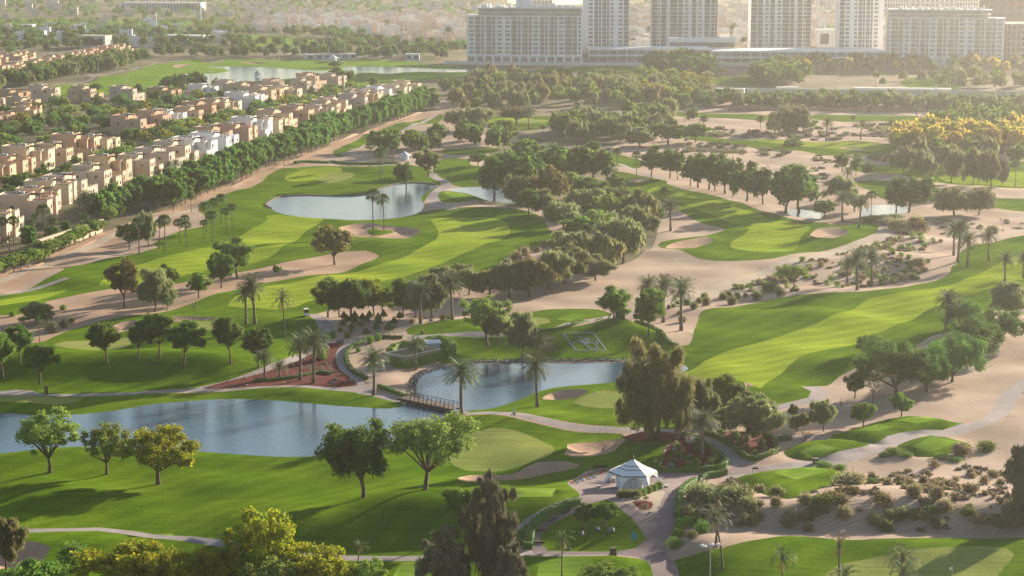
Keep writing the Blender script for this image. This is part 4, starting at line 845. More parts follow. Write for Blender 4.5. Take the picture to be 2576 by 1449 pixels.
for a in [('red', 313, 773, 648, 88, 'dark russet tree leftmost on the long waste bunker'), ('weep', 390, 782, 670, 92, 'grey-green tree with pale trunk in front of the russet one'),
 ('green', 420, 745, 668, 55, 'dark tree behind the grey-green one on the waste bunker'), ('green', 500, 755, 690, 62, 'small round tree alone in the waste bunker'),
 ('dark', 557, 728, 643, 62, 'upright dark tree left of the large one on the waste bunker'), ('green', 597, 706, 602, 112, 'largest tree on the waste bunker, at its middle'),
 ('red', 842, 666, 570, 94, 'russet tree with a leaning trunk at the right end of the waste bunker'), ('green', 697, 696, 671, 24, 'tiny sapling alone in the waste bunker'),
 ('weep', 90, 812, 756, 95, 'rounded olive tree by the scrub patch at the left'), ('green', 325, 623, 557, 62, 'dark bushy tree beside the sand track near the fan palms'),
 ('weep', 374, 617, 532, 56, 'grey-green tree with a pale trunk beside the fan palms'),
 ('lime', 1225, 862, 732, 132, 'large light green tree right of the walled enclosure'), ('weep', 1256, 858, 770, 60, 'slim tree beside the large one by the enclosure'),
 ('weep', 1313, 896, 778, 84, 'grey-green tree with a leaning trunk on the slope by the pond'),
 ('green', 1543, 818, 722, 86, 'tree left of the green viewing tower'), ('green', 1632, 848, 728, 80, 'dense tree right of the green viewing tower'),
 ('dark', 825, 800, 705, 88, 'leftmost dark tree of the grove behind the topiary cones'), ('dark', 854, 798, 718, 60, 'second dark tree of the grove behind the topiary cones'),
 ('dark', 882, 803, 698, 108, 'widest dark tree of the grove behind the topiary cones'), ('yellow', 941, 793, 698, 72, 'yellowish tree in the grove behind the topiary cones'),
 ('green', 961, 790, 712, 70, 'green tree right of the yellowish one behind the topiary cones'), ('green', 1014, 797, 700, 84, 'green tree left of the tall palms behind the topiary cones'),
 ('weep', 1044, 800, 705, 80, 'weeping tree beside the tall palm behind the topiary cones'), ('weep', 1086, 799, 690, 90, 'weeping tree between the two tall palms'),
 ('acacia', 1998, 726, 667, 104, 'flat-topped bright green acacia in the scrub beside the path'), ('green', 1660, 556, 520, 30, 'small thin tree at the edge of the sandy clearing'),
 ('ghaf', 2255, 992, 856, 190, 'widest tree of the thicket beside the sandy slope'), ('ghaf', 2330, 985, 858, 150, 'low spreading tree in the middle of the thicket'), ('ghaf', 2395, 960, 838, 160, 'spreading tree at the right of the thicket'),
 ('ghaf', 2452, 905, 795, 150, 'rounded tree above the thicket beside the palm'), ('ghaf', 2520, 862, 775, 130, 'tree near the right edge above the thicket'), ('ghaf', 2430, 835, 748, 120, 'tree right of the big lone palm'),
 ('weep', 2545, 800, 712, 120, 'dark grey-green tree near the right edge'), ('green', 2190, 905, 850, 0.1+70, 'small dark tree at the left end of the thicket'),
 ('green', 2150, 1000, 932, 56, 'small tree with a leaning trunk left of the thicket'), ('bare', 2195, 1018, 950, 44, 'half dead tree with a broken trunk beside the thicket'),
 ('green', 2172, 1073, 1013, 64, 'small leaning tree on the sand above the tees, left one'), ('green', 2268, 1048, 990, 56, 'small leaning tree on the sand above the tees, right one'),
 ('green', 1994, 1048, 1008, 30, 'tiny round tree beside the curved path'), ('weep', 2072, 1088, 1008, 66, 'grey bushy tree by the nearest tees, taller one'), ('olive', 2005, 1085, 1040, 60, 'low olive tree left of the grey bushy one'),
 ('bare', 2027, 1110, 1086, 40, 'bare dead tree beside the mulch bed wall'), ('bare', 2116, 1027, 1000, 12, 'tiny bare sapling in the sand'),
 ('casuarina', 2580, 1325, 1110, 110, 'tall feathery tree cut by the right edge'),
 ('weep', 2400, 546, 478, 108, 'wide weeping tree on the sand right of the small pond'), ('weep', 2462, 540, 470, 84, 'weeping tree right of the wide one by the small pond'),
 ('dark', 1977, 533, 412, 104, 'huge dark tree at the end of the ficus row, left of two'), ('dark', 2010, 528, 412, 112, 'huge dark tree at the end of the ficus row, right of two'),
 ('dark', 2254, 533, 440, 60, 'dark tree left of the big one by the small pond'), ('dark', 2287, 531, 440, 108, 'big dark round tree on the shore of the small pond'),
 ('weep', 2110, 510, 448, 90, 'bushy tree between the two small ponds'), ('green', 2075, 545, 500, 60, 'low tree at the left small pond'),
 ('green', 2150, 530, 478, 60, 'bushy tree behind the date palms between the small ponds'),
 ('green', 2119, 434, 385, 46, 'largest of the three small trees on the upper sand'), ('green', 2153, 443, 395, 32, 'middle of the three small trees on the upper sand'), ('green', 2181, 448, 407, 30, 'smallest of the three small trees on the upper sand'),
 ('green', 1544, 486, 436, 50, 'single dense tree beside the upper fairway bunker'), ('green', 1203, 422, 390, 46, 'low dark tree on the sand left of the woodland'),
 ('dark', 1022, 470, 405, 50, 'tree on the far shore of the upper pond, left one'), ('green', 1078, 440, 372, 70, 'tall tree beside the far white gazebo'), ('red', 1300, 312, 272, 96, 'russet tree by the upper far green'),
 ('green', 1992, 375, 345, 46, 'bush-like tree on the upper sand strip')]: T(*a)
for k, a in enumerate([(1638, 440, 365, 62), (1685, 447, 370, 64), (1704, 453, 380, 40), (1737, 470, 395, 50), (1756, 472, 385, 70), (1784, 478, 385, 80), (1799, 481, 390, 60), (1824, 486, 395, 74), (1845, 492, 397, 70), (1878, 506, 405, 84), (1919, 517, 422, 72)]):
    T('dark', *a, f'{ORD[k]} from the left of the ficus trees along the upper right fairway', 'ficus row along the upper right fairway')
for k, a in enumerate([(2272, 438, 372, 52), (2318, 441, 378, 62), (2335, 446, 390, 44), (2393, 459, 376, 60), (2448, 468, 375, 62), (2462, 462, 380, 40), (2493, 476, 385, 64), (2520, 470, 400, 40)]):
    T('weep', *a, f'{ORD[k]} from the left of the trees along the far right fairway', 'trees along the far right fairway')
# central woodland
CW = [('weep', 1568, 663, 545, 130), ('olive', 1530, 682, 590, 90), ('weep', 1498, 706, 640, 108), ('weep', 1420, 716, 620, 120), ('weep', 1380, 732, 632, 110), ('olive', 1330, 745, 645, 115), ('weep', 1280, 745, 652, 105), ('olive', 1230, 742, 665, 100), ('weep', 1180, 738, 672, 90), ('olive', 1130, 736, 682, 86), ('weep', 1440, 645, 580, 120), ('lime', 1497, 592, 527, 96), ('weep', 1610, 600, 515, 100), ('olive', 1625, 560, 480, 90), ('weep', 1585, 550, 490, 90), ('weep', 1420, 575, 505, 110), ('weep', 1470, 545, 480, 110), ('lime', 1535, 560, 482, 80), ('weep', 1560, 520, 470, 80), ('green', 1455, 605, 548, 90), ('olive', 1590, 640, 570, 70),
 ('dark', 1243, 500, 385, 88), ('dark', 1290, 495, 376, 96), ('dark', 1340, 480, 370, 105), ('dark', 1395, 470, 362, 110), ('green', 1440, 465, 368, 96), ('dark', 1492, 462, 358, 96), ('green', 1255, 440, 380, 80), ('green', 1320, 425, 350, 90), ('red', 1392, 520, 420, 90), ('red', 1345, 515, 440, 74), ('weep', 1300, 518, 440, 66), ('weep', 1370, 545, 480, 80), ('weep', 1320, 520, 470, 60), ('green', 1330, 548, 480, 60), ('green', 1480, 500, 440, 90), ('green', 1430, 500, 430, 80)]
for k, a in enumerate(CW): T(a[0], *a[1:], 'one of the close-grown trees of the central woodland right of the upper pond', 'central woodland')
for k, a in enumerate([('weep', 1100, 700, 676, 40), ('weep', 1122, 715, 676, 60), ('weep', 1160, 705, 668, 60), ('olive', 1005, 735, 700, 50), ('weep', 1040, 745, 705, 56)]): T(*a, 'low bushy tree in the thin band above the topiary garden', 'bushy trees above the topiary garden')
# the long planted row beside the sand track
def along(P, step):
    c = cr_open(GA(P), 1.0); out = []; acc = 0; last = np.array(c[0]); out.append(tuple(last))
    for p in c[1:]:
        acc += np.linalg.norm(np.array(p)-last); last = np.array(p)
        if acc >= step: out.append(p); acc = 0
    return out
rowA = along([(432, 524), (500, 498), (575, 468), (642, 440), (719, 406), (784, 383), (841, 355), (956, 316), (1092, 270)], 8.2)
rowA = [rowA[i] for i in range(len(rowA)) if not (0.62 < i/len(rowA) < 0.64)]
for i, (X, Y) in enumerate(rowA):
    for j, off in enumerate((0, -6.5)):
        rg = random.Random(i*2+j); x, y = X+off+rg.uniform(-.8, .8), Y+rg.uniform(-1.5, 1.5)+3*j
        T('row', 0, 0, 0, None, 'tree in the front line of the long planted row beside the sand track' if j == 0 else 'tree in the back line of the long planted row beside the sand track', 'long planted row beside the sand track', xy=(x, y), H=rg.uniform(10.4, 12.8))
for i, (X, Y) in enumerate(along([(-40, 712), (5, 692), (33, 685), (85, 665), (130, 642), (175, 622), (212, 605), (258, 588)], 4.6)):
    rg = random.Random(i+77); T('lime' if i % 3 else 'green', 0, 640, 0, 50, 'small leafy tree in the hedge-like line between nearest villas and sand track', 'hedge-like line of small trees by the nearest villas', xy=(X, Y), H=rg.uniform(4.6, 6.2))
for i, (X, Y) in enumerate(along([(270, 556), (300, 548), (340, 533), (400, 520)], 7)):
    T('row', 0, 0, 0, None, 'upright tree in the cluster where the planted row meets the villas', 'upright trees at the near end of the planted row', xy=(X-4, Y), H=10+i % 3)
# ------------------------------------------------------------------ bushes
def bush(kind, x, y, w, label, group=None, h=None, name='bush', cat='bush', xy=None, wm=None):
    _cnt[0] += 1; rg = random.Random(_cnt[0]); X, Y = xy if xy else G(x, y); Wm = wm or w/ppm(y)
    me = BU[kind][_cnt[0] % len(BU[kind])]; o = bpy.data.objects.new(name, me); COL.objects.link(o)
    o.location = (X, Y, hz(X, Y)-.03); s = Wm; o.scale = (s, s, (h/ppm(y) if h else s*rg.uniform(.85, 1.1))); o.rotation_euler = (0, 0, rg.uniform(0, 6.28))
    return tag(o, label, cat, group)
# clipped round bushes on sand
CB = [(1645, 770, 14), (1668, 795, 18), (1709, 798, 14), (1682, 780, 12), (1745, 786, 22), (1705, 765, 13), (1726, 768, 22), (1716, 819, 22), (1758, 764, 18), (1772, 754, 20), (1777, 773, 24), (1819, 752, 22), (1832, 745, 22), (1843, 766, 28), (1855, 747, 20), (1875, 745, 15), (1903, 752, 28), (1963, 746, 26), (1695, 776, 12), (1662, 786, 10)]
for i, (x, y, w) in enumerate(CB): bush('tussockg', x, y+1, w, f'{ORD[i]} from the left of the rounded grey bushes on the sandy wedge', 'rounded bushes on the sandy wedge')
CB2 = [(1322, 640, 26), (1350, 632, 22), (1302, 656, 34), (1330, 656, 24), (1292, 666, 20), (1292, 648, 18), (1370, 622, 22), (1386, 640, 20), (1264, 676, 22), (1238, 690, 22), (1340, 668, 20), (1310, 632, 14)]
for i, (x, y, w) in enumerate(CB2): bush('tussock', x, y, w, 'rounded straw-coloured bush in the cluster between fairway and central woodland', 'straw bushes by the central woodland')
for a in [('tussock', 161, 820, 26, 'round straw bush on the left sand, by the track bend'), ('tussock', 128, 835, 34, 'wide straw bush at the left beside the small palm'), ('tussock', 182, 810, 20, 'straw bush nearest the scrub patch at the left'), ('round', 158, 783, 20, 'clipped green bush like a small ball on the left sand'), ('round', 30, 798, 18, 'clipped green bush at the far left edge'),
 ('shrub', 185, 1420, 82, 'large clipped round shrub by the bottom path'), ('shrub', 150, 1470, 70, 'feathery green shrub in front of the large round one'), ('shrub', 40, 1480, 80, 'green shrub in the bottom left corner'),
 ('round', 1755, 920-0, 0.1+1, 'x')][:8]: bush(*a)
for i, a in enumerate([(1723, 1322, 50, 30), (1748, 1316, 40, 26), (1711, 1334, 36, 24), (1704, 1352, 40, 26), (1695, 1384, 52, 34), (1765, 1360, 44, 44)]):
    bush('round', a[0], a[1], a[2], f'{ORD[i]} from the top of the bright clipped bushes beside the plaza road', 'clipped bushes beside the plaza road', h=a[3])
bush('rust', 1739, 1378, 36, 'brownish clipped bush beside the bright clipped ones', h=28)
for i, a in enumerate([(2075, 1177, 54, 24), (2112, 1178, 40, 18), (2222, 1150, 32, 16), (2255, 1146, 60, 22), (2280, 1152, 40, 14), (2368, 1155, 46, 18), (2400, 1160, 42, 14)]):
    bush('round', a[0], a[1], a[2], f'{ORD[i]} from the left of the bright low bushes beside the right path', 'bright low bushes beside the right path', h=a[3])
TU = [('tussockg', 1765, 1255, 90, 45), ('tussockg', 1850, 1262, 100, 44), ('tussock', 1755, 1228, 40, 22), ('tussockg', 1735, 1300, 60, 30), ('tussockg', 1880, 1278, 60, 28), ('tussock', 1955, 1280, 34, 30), ('tussock', 2022, 1275, 36, 30), ('tussock', 2023, 1318, 36, 30), ('tussock', 1990, 1315, 38, 30), ('tussock', 2031, 1350, 34, 30), ('tussock', 1980, 1335, 42, 34), ('tussock', 2126, 1310, 46, 38), ('tussock', 2118, 1275, 36, 24), ('tussockg', 2200, 1325, 42, 34), ('tussockg', 2240, 1315, 42, 36), ('tussockg', 2228, 1345, 38, 34), ('tussockg', 2355, 1325, 38, 32), ('tussock', 2380, 1280, 50, 32), ('tussock', 2355, 1255, 40, 40), ('tussock', 2300, 1252, 46, 38), ('tussock', 2418, 1145, 56, 36), ('shrub', 2478, 1130, 56, 30), ('tussock', 2135, 1220, 90, 38), ('rust', 2218, 1270, 60, 36), ('tussock', 1910, 1310, 34, 24), ('tussock', 1890, 1330, 44, 28), ('tussockg', 1955, 1250, 44, 26), ('shrub', 2190, 1210, 30, 16), ('rust', 2095, 1270, 70, 34), ('shrub', 2070, 1280, 70, 30), ('tussockg', 2060, 1300, 60, 26), ('rust', 2310, 1300, 70, 30), ('shrub', 2340, 1288, 50, 22), ('tussockg', 2270, 1300, 60, 30), ('rust', 2140, 1250, 50, 26), ('shrub', 2432, 1290, 40, 26), ('tussock', 2470, 1305, 70, 22), ('tussock', 2530, 1320, 80, 30), ('rust', 2500, 1300, 50, 18), ('tussockg', 2570, 1300, 60, 26), ('rust', 2285, 1187, 24, 10), ('scrubg', 2255, 1190, 50, 16), ('scrub', 2300, 1200, 56, 22), ('scrub', 2330, 1195, 40, 16), ('shrub', 2040, 1318, 30, 20), ('tussock', 1860, 1300, 30, 24), ('tussock', 1870, 1315, 34, 22), ('tussockg', 2500, 1195, 34, 14), ('tussock', 2380, 1120, 1, 1)][:48]
for i, (k, x, y, w, h) in enumerate(TU): bush(k, x, y, w, {'tussock': 'straw-coloured grass tuft', 'tussockg': 'grey-green grass mound', 'rust': 'rusty brown shrub', 'shrub': 'green shrub', 'scrub': 'low brown shrub', 'scrubg': 'low grey shrub'}[k]+' among the dunes at the lower right', 'dune plants at the lower right', h=h, name='dune_shrub', cat='shrub')
for a in [('tussock', 2260, 578, 60, 30), ('tussock', 2300, 574, 50, 34), ('rust', 2320, 582, 44, 40), ('tussockg', 2497, 585, 30, 24), ('scrub', 2560, 570, 40, 12), ('tussock', 2310, 676, 36, 30), ('tussock', 2325, 682, 22, 14), ('shrub', 1940, 733, 50, 24), ('shrub', 2240, 560, 60, 22), ('shrub', 2205, 556, 80, 16), ('tussock', 2235, 566, 60, 18), ('rust', 2285, 590, 70, 18)]: bush(a[0], a[1], a[2], a[3], 'bushy shrub in the sandy scrub around the right palms', 'shrubs around the right palms', h=a[4], name='desert_shrub', cat='shrub')
# clipped cones
TC = [(885, 310), (920, 345), (872, 385), (995, 310), (997, 360), (1072, 335), (1050, 390), (965, 415), (1107, 470), (1115, 360), (1142, 310), (1230, 340), (1210, 420), (1235, 375), (1390, 375), (1340, 435), (1447, 315), (1285, 300)]
for i, (tx, ty_) in enumerate(sorted(TC)):
    X, Y = G(644+tx/4, 724.5+ty_/4+5); o = empty('topiary_cone', (X, Y, hz(X, Y))); k = 22/ppm(815)
    if abs(tx-1340) < 5: k *= 1.25
    tag(o, f'{ORD[i]} from the left of the clipped dark green cones behind the red garden', 'topiary', 'clipped cones behind the red garden')
    c = link(bpy.data.objects.new('crown', BU['cone'][0]), o); c.scale = (k, k, k*1.05); c.location = (0, 0, .15)
    MB().tube([(0, 0, -.3), (0, 0, k*.4)], .06, 6).build('trunk', M['bark'], o)
# garden shrubs in beds
rgb = random.Random(9)
BED = [('shrub', 820, 858, 24), ('shrub', 836, 850, 26), ('shrub', 874, 850, 20), ('shrub', 856, 835, 14), ('shrub', 883, 838, 12), ('shrub', 992, 828, 10), ('silver', 808, 922, 12), ('silver', 828, 926, 12), ('silver', 778, 922, 13), ('silver', 758, 920, 10), ('silver', 736, 914, 12), ('silver', 795, 880, 24), ('shrub', 810, 898, 36), ('shrub', 930, 865, 22), ('shrub', 952, 858, 20), ('shrub', 902, 882, 16), ('rust', 1038, 820, 18), ('rust', 1115, 812, 20), ('shrub', 1128, 806, 14)]
for k, x, y, w in BED: bush(k, x, y, w, {'shrub': 'small green shrub around the red garden and topiary', 'silver': 'small silvery shrub in the red mulch garden', 'rust': 'brownish rounded shrub beside the topiary'}[k], 'small shrubs around the red garden', name='garden_shrub', cat='shrub')
BED2 = [('silver', 1740, 1122, 30), ('shrub', 1705, 1135, 20), ('shrub', 1755, 1140, 22), ('shrub', 1728, 1162, 20), ('shrub', 1690, 1170, 22), ('shrub', 1750, 1174, 26), ('shrub', 1708, 1152, 22), ('tussockg', 1735, 1178, 24), ('shrub', 1790, 1170, 22), ('tussock', 1700, 1125, 14), ('rust', 1768, 1158, 14), ('shrub', 1800, 1165, 20), ('shrub', 1690, 1150, 16), ('rust', 1838, 1122, 20), ('shrub', 1862, 1128, 24), ('round', 1898, 1148, 18), ('rust', 1875, 1142, 26), ('tussockg', 1915, 1130, 24), ('shrub', 1850, 1110, 26), ('tussock', 1880, 1115, 22), ('flower', 1826, 1110, 12), ('flower', 1690, 1128, 8), ('shrub', 1810, 1098, 30), ('shrub', 1890, 1095, 30), ('tussock', 1925, 1140, 16), ('shrub', 1930, 1105, 24)]
for k, x, y, w in BED2: bush(k, x, y, w, 'garden plant in the hedged mulch beds beside the gazebo plaza', 'plants in the hedged mulch beds', name='garden_shrub', cat='shrub')
for i in range(9):
    t = i/8; bush('rust' if i % 3 else 'flower', 1438+t*96, 1215-t*32, 16, 'low reddish flowering shrub edging the plaza left of the gazebo', 'flowering edge left of the gazebo', name='flowering_shrub', cat='shrub', h=9)
for i in range(8): bush('shrub' if i > 3 else 'tussockg', 1560+i*14, 1250-max(0, i-3)*5.5+1, 24, 'bushy shrub in the low hedge in front of the gazebo', 'low hedge in front of the gazebo', name='garden_shrub', cat='shrub', h=22)
for x, y in [(1602, 1262), (1625, 1262), (1622, 1282)]:
    T('lowpalm', x, y, y-15, 20, 'small cycad in the little red bed in front of the gazebo', 'cycads in front of the gazebo')
# scattered low scrub: countless
def scatter(name, poly, step, kinds, smin, smax, label, seed, keep=.6, ):
    rg = np.random.RandomState(seed); P = np.array(GA(poly)); x0, y0 = P.min(0); x1, y1 = P.max(0); n = int((x1-x0)*(y1-y0)/step**2)
    x = rg.uniform(x0, x1, n); y = rg.uniform(y0, y1, n); m = inside(x, y, [tuple(p) for p in P])
    for zz in Z:
        if zz[1] in ('water', 'path', 'fair', 'plaza', 'bunker', 'rough', 'pad', 'green') or zz[0] == 'mulch_bed': m &= ~inside(x, y, zz[2])
    cl = np.sin(x/7+seed)+np.sin(y/11+2*seed)+np.sin((x+y)/5)+rg.normal(size=n)*.8; m &= cl > np.quantile(cl, 1-keep)
    x = x[m]; y = y[m]; h = height(x, y)
    for kd in kinds:
        sel = rg.rand(len(x)) < 1/len(kinds); me = BU[kd][0]; nv = len(me.vertices); co = np.empty(nv*3, np.float32); me.vertices.foreach_get('co', co); co = co.reshape(-1, 3)[:4*160]
        xs, ys, hs = x[sel], y[sel], h[sel]; s = rg.uniform(smin, smax, len(xs))**1.0; a = rg.uniform(0, 6.28, len(xs))
        ca, sa = np.cos(a), np.sin(a)
        V = np.empty((len(xs), len(co), 3), np.float32)
        sz = co.copy(); quad = sz.reshape(-1, 4, 3); cen = quad.mean(1, keepdims=True); quad = cen+(quad-cen)*2.2; sz = quad.reshape(-1, 3)
        V[:, :, 0] = xs[:, None]+s[:, None]*(sz[None, :, 0]*ca[:, None]-sz[None, :, 1]*sa[:, None]); V[:, :, 1] = ys[:, None]+s[:, None]*(sz[None, :, 0]*sa[:, None]+sz[None, :, 1]*ca[:, None]); V[:, :, 2] = hs[:, None]+s[:, None]*.8*sz[None, :, 2]
        F = np.arange(V.shape[0]*V.shape[1]).reshape(-1, 4)
        o = meshobj(name, V.reshape(-1, 3), F, M['l_'+{'scrub': 'scrub', 'scrubg': 'grey', 'tussock': 'straw', 'shrub': 'green'}[kd]]); tag(o, label, 'scrub', kind='stuff')
scatter('dune_scrub', [(1720, 1235), (1830, 1205), (2170, 1200), (2450, 1120), (2760, 1060), (2760, 1330), (2300, 1340), (2000, 1330), (1800, 1340), (1720, 1330)], 1.9, ['scrub', 'scrubg', 'tussock', 'scrub'], .6, 2.3, 'low brown and grey scrub scattered over the lower right dunes', 3, .34)
scatter('dune_scrub', [(1800, 742), (1900, 700), (2050, 655), (2250, 600), (2380, 590), (2330, 690), (2240, 715), (2000, 740)], 2.2, ['scrub', 'scrubg', 'tussock', 'shrub'], .8, 2.8, 'low brown scrub scattered over sand around the right palms', 4, .5)
scatter('dune_scrub', [(2200, 560), (2400, 555), (2600, 545), (2760, 560), (2760, 580), (2500, 590), (2380, 600), (2280, 600)], 3.0, ['scrub', 'scrubg'], 1.0, 3.4, 'low scrub on the sand beyond the right palms', 5, .4)
scatter('dune_scrub', [(1700, 330), (2000, 320), (2300, 312), (2600, 330), (2250, 355), (1950, 350), (1720, 340)], 5, ['scrub', 'scrubg'], 2, 6, 'dark scrub patches on the far upper sand', 6, .6)
scatter('dune_scrub', [(1680, 365), (1800, 362), (1980, 372), (1990, 395), (1800, 392), (1690, 385)], 4, ['scrub', 'scrubg'], 2, 5, 'dark scrub patches on the sand above the ficus row', 7, .6)
scatter('dune_scrub', [(2020, 380), (2200, 392), (2300, 400), (2180, 412), (2100, 450), (2000, 440), (2060, 412)], 4, ['scrub', 'scrubg'], 1.5, 4, 'scrub tufts on the sand above the small pond', 8, .3)
scatter('dune_scrub', [(110, 775), (200, 775), (300, 785), (290, 797), (180, 815), (90, 840), (0, 860), (0, 815), (60, 800)], 2.4, ['scrub', 'scrubg'], 1.2, 3.2, 'dark heathy scrub on the left sand strip', 9, .6)
# ------------------------------------------------------------------ buildings
M['wall'] = mat('painted render', (1, 1, 1), 0.85, var=.14, scale=.25, objcol=True, spec=.2)
M['parapet'] = mat('parapet render', (1, 1, 1), 0.85, var=.10, scale=.4, objcol=True, spec=.2)
M['roof'] = mat('flat roof', (.33, .27, .23), 0.9, var=.3, scale=.3)
M['win'] = mat('window glass', (.04, .05, .06), 0.15, spec=.6)
M['wood'] = mat('dark timber', (.09, .05, .03), 0.7, var=.3, scale=3)
M['white'] = mat('white paint', (.78, .78, .77), 0.5, var=.06, scale=1)
M['black'] = mat('black paint', (.02, .02, .02), 0.5)
M['steel'] = mat('galvanised steel', (.35, .36, .37), 0.45, metal=.6)
M['conc'] = mat('pale concrete', (.86, .85, .84), 0.8, var=.08, scale=.08)
M['glassf'] = mat('facade glass', (.27, .28, .28), 0.2, var=.5, scale=.12, spec=.7)
M['fence'] = mat('fence', (.38, .27, .22), 0.9, var=.2, scale=.5)
M['tentw'] = mat('white stretched canvas', (.80, .81, .83), 0.55, var=.05, scale=.6)
M['blue'] = mat('blue panel', (.02, .22, .42), 0.4)
M['dgreen'] = mat('dark green canvas', (.015, .06, .045), 0.7)
M['stone'] = mat('grey boulder', (.22, .22, .23), 0.9, var=.5, scale=1.2, bump=.08, bscale=3)
M['brownst'] = mat('brown stone', (.17, .10, .07), 0.9, var=.4, scale=2, bump=.05)
M['skin'] = mat('skin', (.42, .25, .18), .6)
COLS = {'sand': (.54, .40, .265), 'cream': (.62, .50, .35), 'peach': (.56, .37, .25), 'pink': (.58, .43, .325), 'white': (.72, .71, .71), 'tan': (.42, .275, .17), 'pale': (.52, .43, .345)}
def crenel(mb, x0, x1, y0, y1, z, t=.25, h=.55, teeth=True):
    mb.box(x0, x1, y0, y0+t, z, z+h); mb.box(x0, x1, y1-t, y1, z, z+h); mb.box(x0, x0+t, y0+t, y1-t, z, z+h); mb.box(x1-t, x1, y0+t, y1-t, z, z+h)
    if teeth:
        n = max(2, int((y1-y0)/1.5))
        for i in range(n):
            y = y0+(y1-y0)*(i+.5)/n; mb.box(x1-t, x1, y-.3, y+.3, z+h, z+h+.4)
        n = max(2, int((x1-x0)/3))
        for i in range(n):
            x = x0+(x1-x0)*(i+.5)/n; mb.box(x-.25, x+.25, y0, y0+t, z+h, z+h+.25)
def rec_window(parent, face, a, b, z0, z1, at):      # framed window standing 3 cm proud of its wall
    mb = MB(); fr = MB()
    if face == 'x': mb.box(at, at+.03, a, b, z0, z1); fr.box(at, at+.10, a-.08, b+.08, z0-.12, z0-.002)
    else: mb.box(a, b, at-.03, at, z0, z1); fr.box(a-.08, b+.08, at-.10, at, z0-.12, z0-.002)
    w = mb.build('window', M['win'], parent); fr.build('sill', M['parapet'], w); return w
def villa_proto(v):
    # local: +x is the golf side, y along the row; 2 storeys of 3.4 m plus roof room
    o = empty('villa'); w = MB(); p = MB(); r = MB(); rg = random.Random(v)
    H1, H2 = 3.6, 7.0
    blocks = [[(-7, 1.5, -6, 2, H2+1.9), (-7, 5, 2, 7.5, H2), (1.5, 7, -6, -.5, H2), (5, 7, 3, 7.5, H2), (1.5, 5.2, -.5, 2, H1)],
              [(-6, 2, -7, 0, H2+2.2), (-6, 6.5, 0, 6, H2), (2, 7.5, -7, -3, H1), (2, 5, -3, 0, H2)],
              [(-7, 0, -3, 5, H2+2.0), (0, 6, -6, 1, H2), (-7, 0, -7, -3, H2), (0, 7.5, 1, 6.5, H1+.3)],
              [(-8, -1, -5, 4, H2+1.6), (-1, 6.5, -7, -1.5, H2), (-1, 6.5, -1.5, 5.5, H1), (2.5, 6.5, 5.5, 8, H1), (-8, -1, 4, 8, H2)]][v]
    for i, (x0, x1, y0, y1, h) in enumerate(blocks):
        e = .003*i; w.box(x0+e, x1-e, y0+e, y1-e, -.5, h); r.box(x0+.3, x1-.3, y0+.3, y1-.3, h+.002, h+.08); crenel(p, x0+e, x1-e, y0+e, y1-e, h+.001)
    w.build('wall', M['wall'], o); p.build('parapet', M['parapet'], o); r.build('roof', M['roof'], o)
    for i, (x0, x1, y0, y1, h) in enumerate(blocks):
        if y1-y0 > 3:
            for k, yy in enumerate(np.linspace(y0+1.4, y1-1.4, 2 if y1-y0 < 6 else 3)):
                for zz in ([1.0, 4.6] if h > 5 else [1.0]): 
                    if rg.random() < .72: rec_window(o, 'x', yy-.55, yy+.55, zz, zz+(1.3 if k % 2 else 1.7), x1)
        if rg.random() < .9 and h > 5: rec_window(o, 'y', (x0+x1)/2-.5, (x0+x1)/2+.5, 4.7, 5.9, y0)
    pg = MB(); bx = blocks[0]; x0 = bx[1]; y0 = bx[2]+1; zt = H2+.1 if v != 0 else H2+1.2
    zb = H2 if blocks[2 if v < 1 else 1][4] == H2 else H1
    for (a, b) in ((x0+.2, y0), (x0+3.1, y0), (x0+3.1, y0+3.4)): pg.box(a, a+.18, b, b+.18, zb, zb+2.5)
    for k in range(9): pg.box(x0, x0+3.4, y0-.2+k*.45, y0-.05+k*.45, zb+2.5, zb+2.64)
    pg.box(x0, x0+3.5, y0-.1, y0+.02, zb+2.32, zb+2.495); pg.build('pergola', M['wood'], o)
    d = MB(); d.lathe([(.05, 0), (.07, .5), (.5, .75), (.42, .78)], 8, (bx[0]+2, bx[2]+2, bx[4]+.1)); d.build('satellite_dish', M['white'], o)
    ac = MB(); ac.box(bx[0]+3.5, bx[0]+4.8, bx[3]-2, bx[3]-1, bx[4]+.1, bx[4]+1.0).box(bx[0]+5, bx[0]+6, bx[3]-2, bx[3]-1.1, bx[4]+.1, bx[4]+.9); ac.build('air_conditioner', M['steel'], o)
    return o
VPR = [villa_proto(i) for i in range(4)]
_used = [False]*4
def put_villa(v, x, y, rz, col, label, group, s=1.0):
    if not _used[v]: o = VPR[v]; _used[v] = True
    else: o = copy_tree(VPR[v])
    o.location = (x, y, hz(x, y)); o.rotation_euler = (0, 0, rz); o.scale = (s, s, s*(.84 if s > 1.1 else 1))
    tag(o, label, 'villa', group)
    for ch in o.children:
        if ch.name.split('.')[0] in ('wall', 'parapet'): ch.color = (*COLS[col], 1)
        for c2 in ch.children: c2.color = (*COLS[col], 1)
    OCC.append((x, y, 9*s)); return o
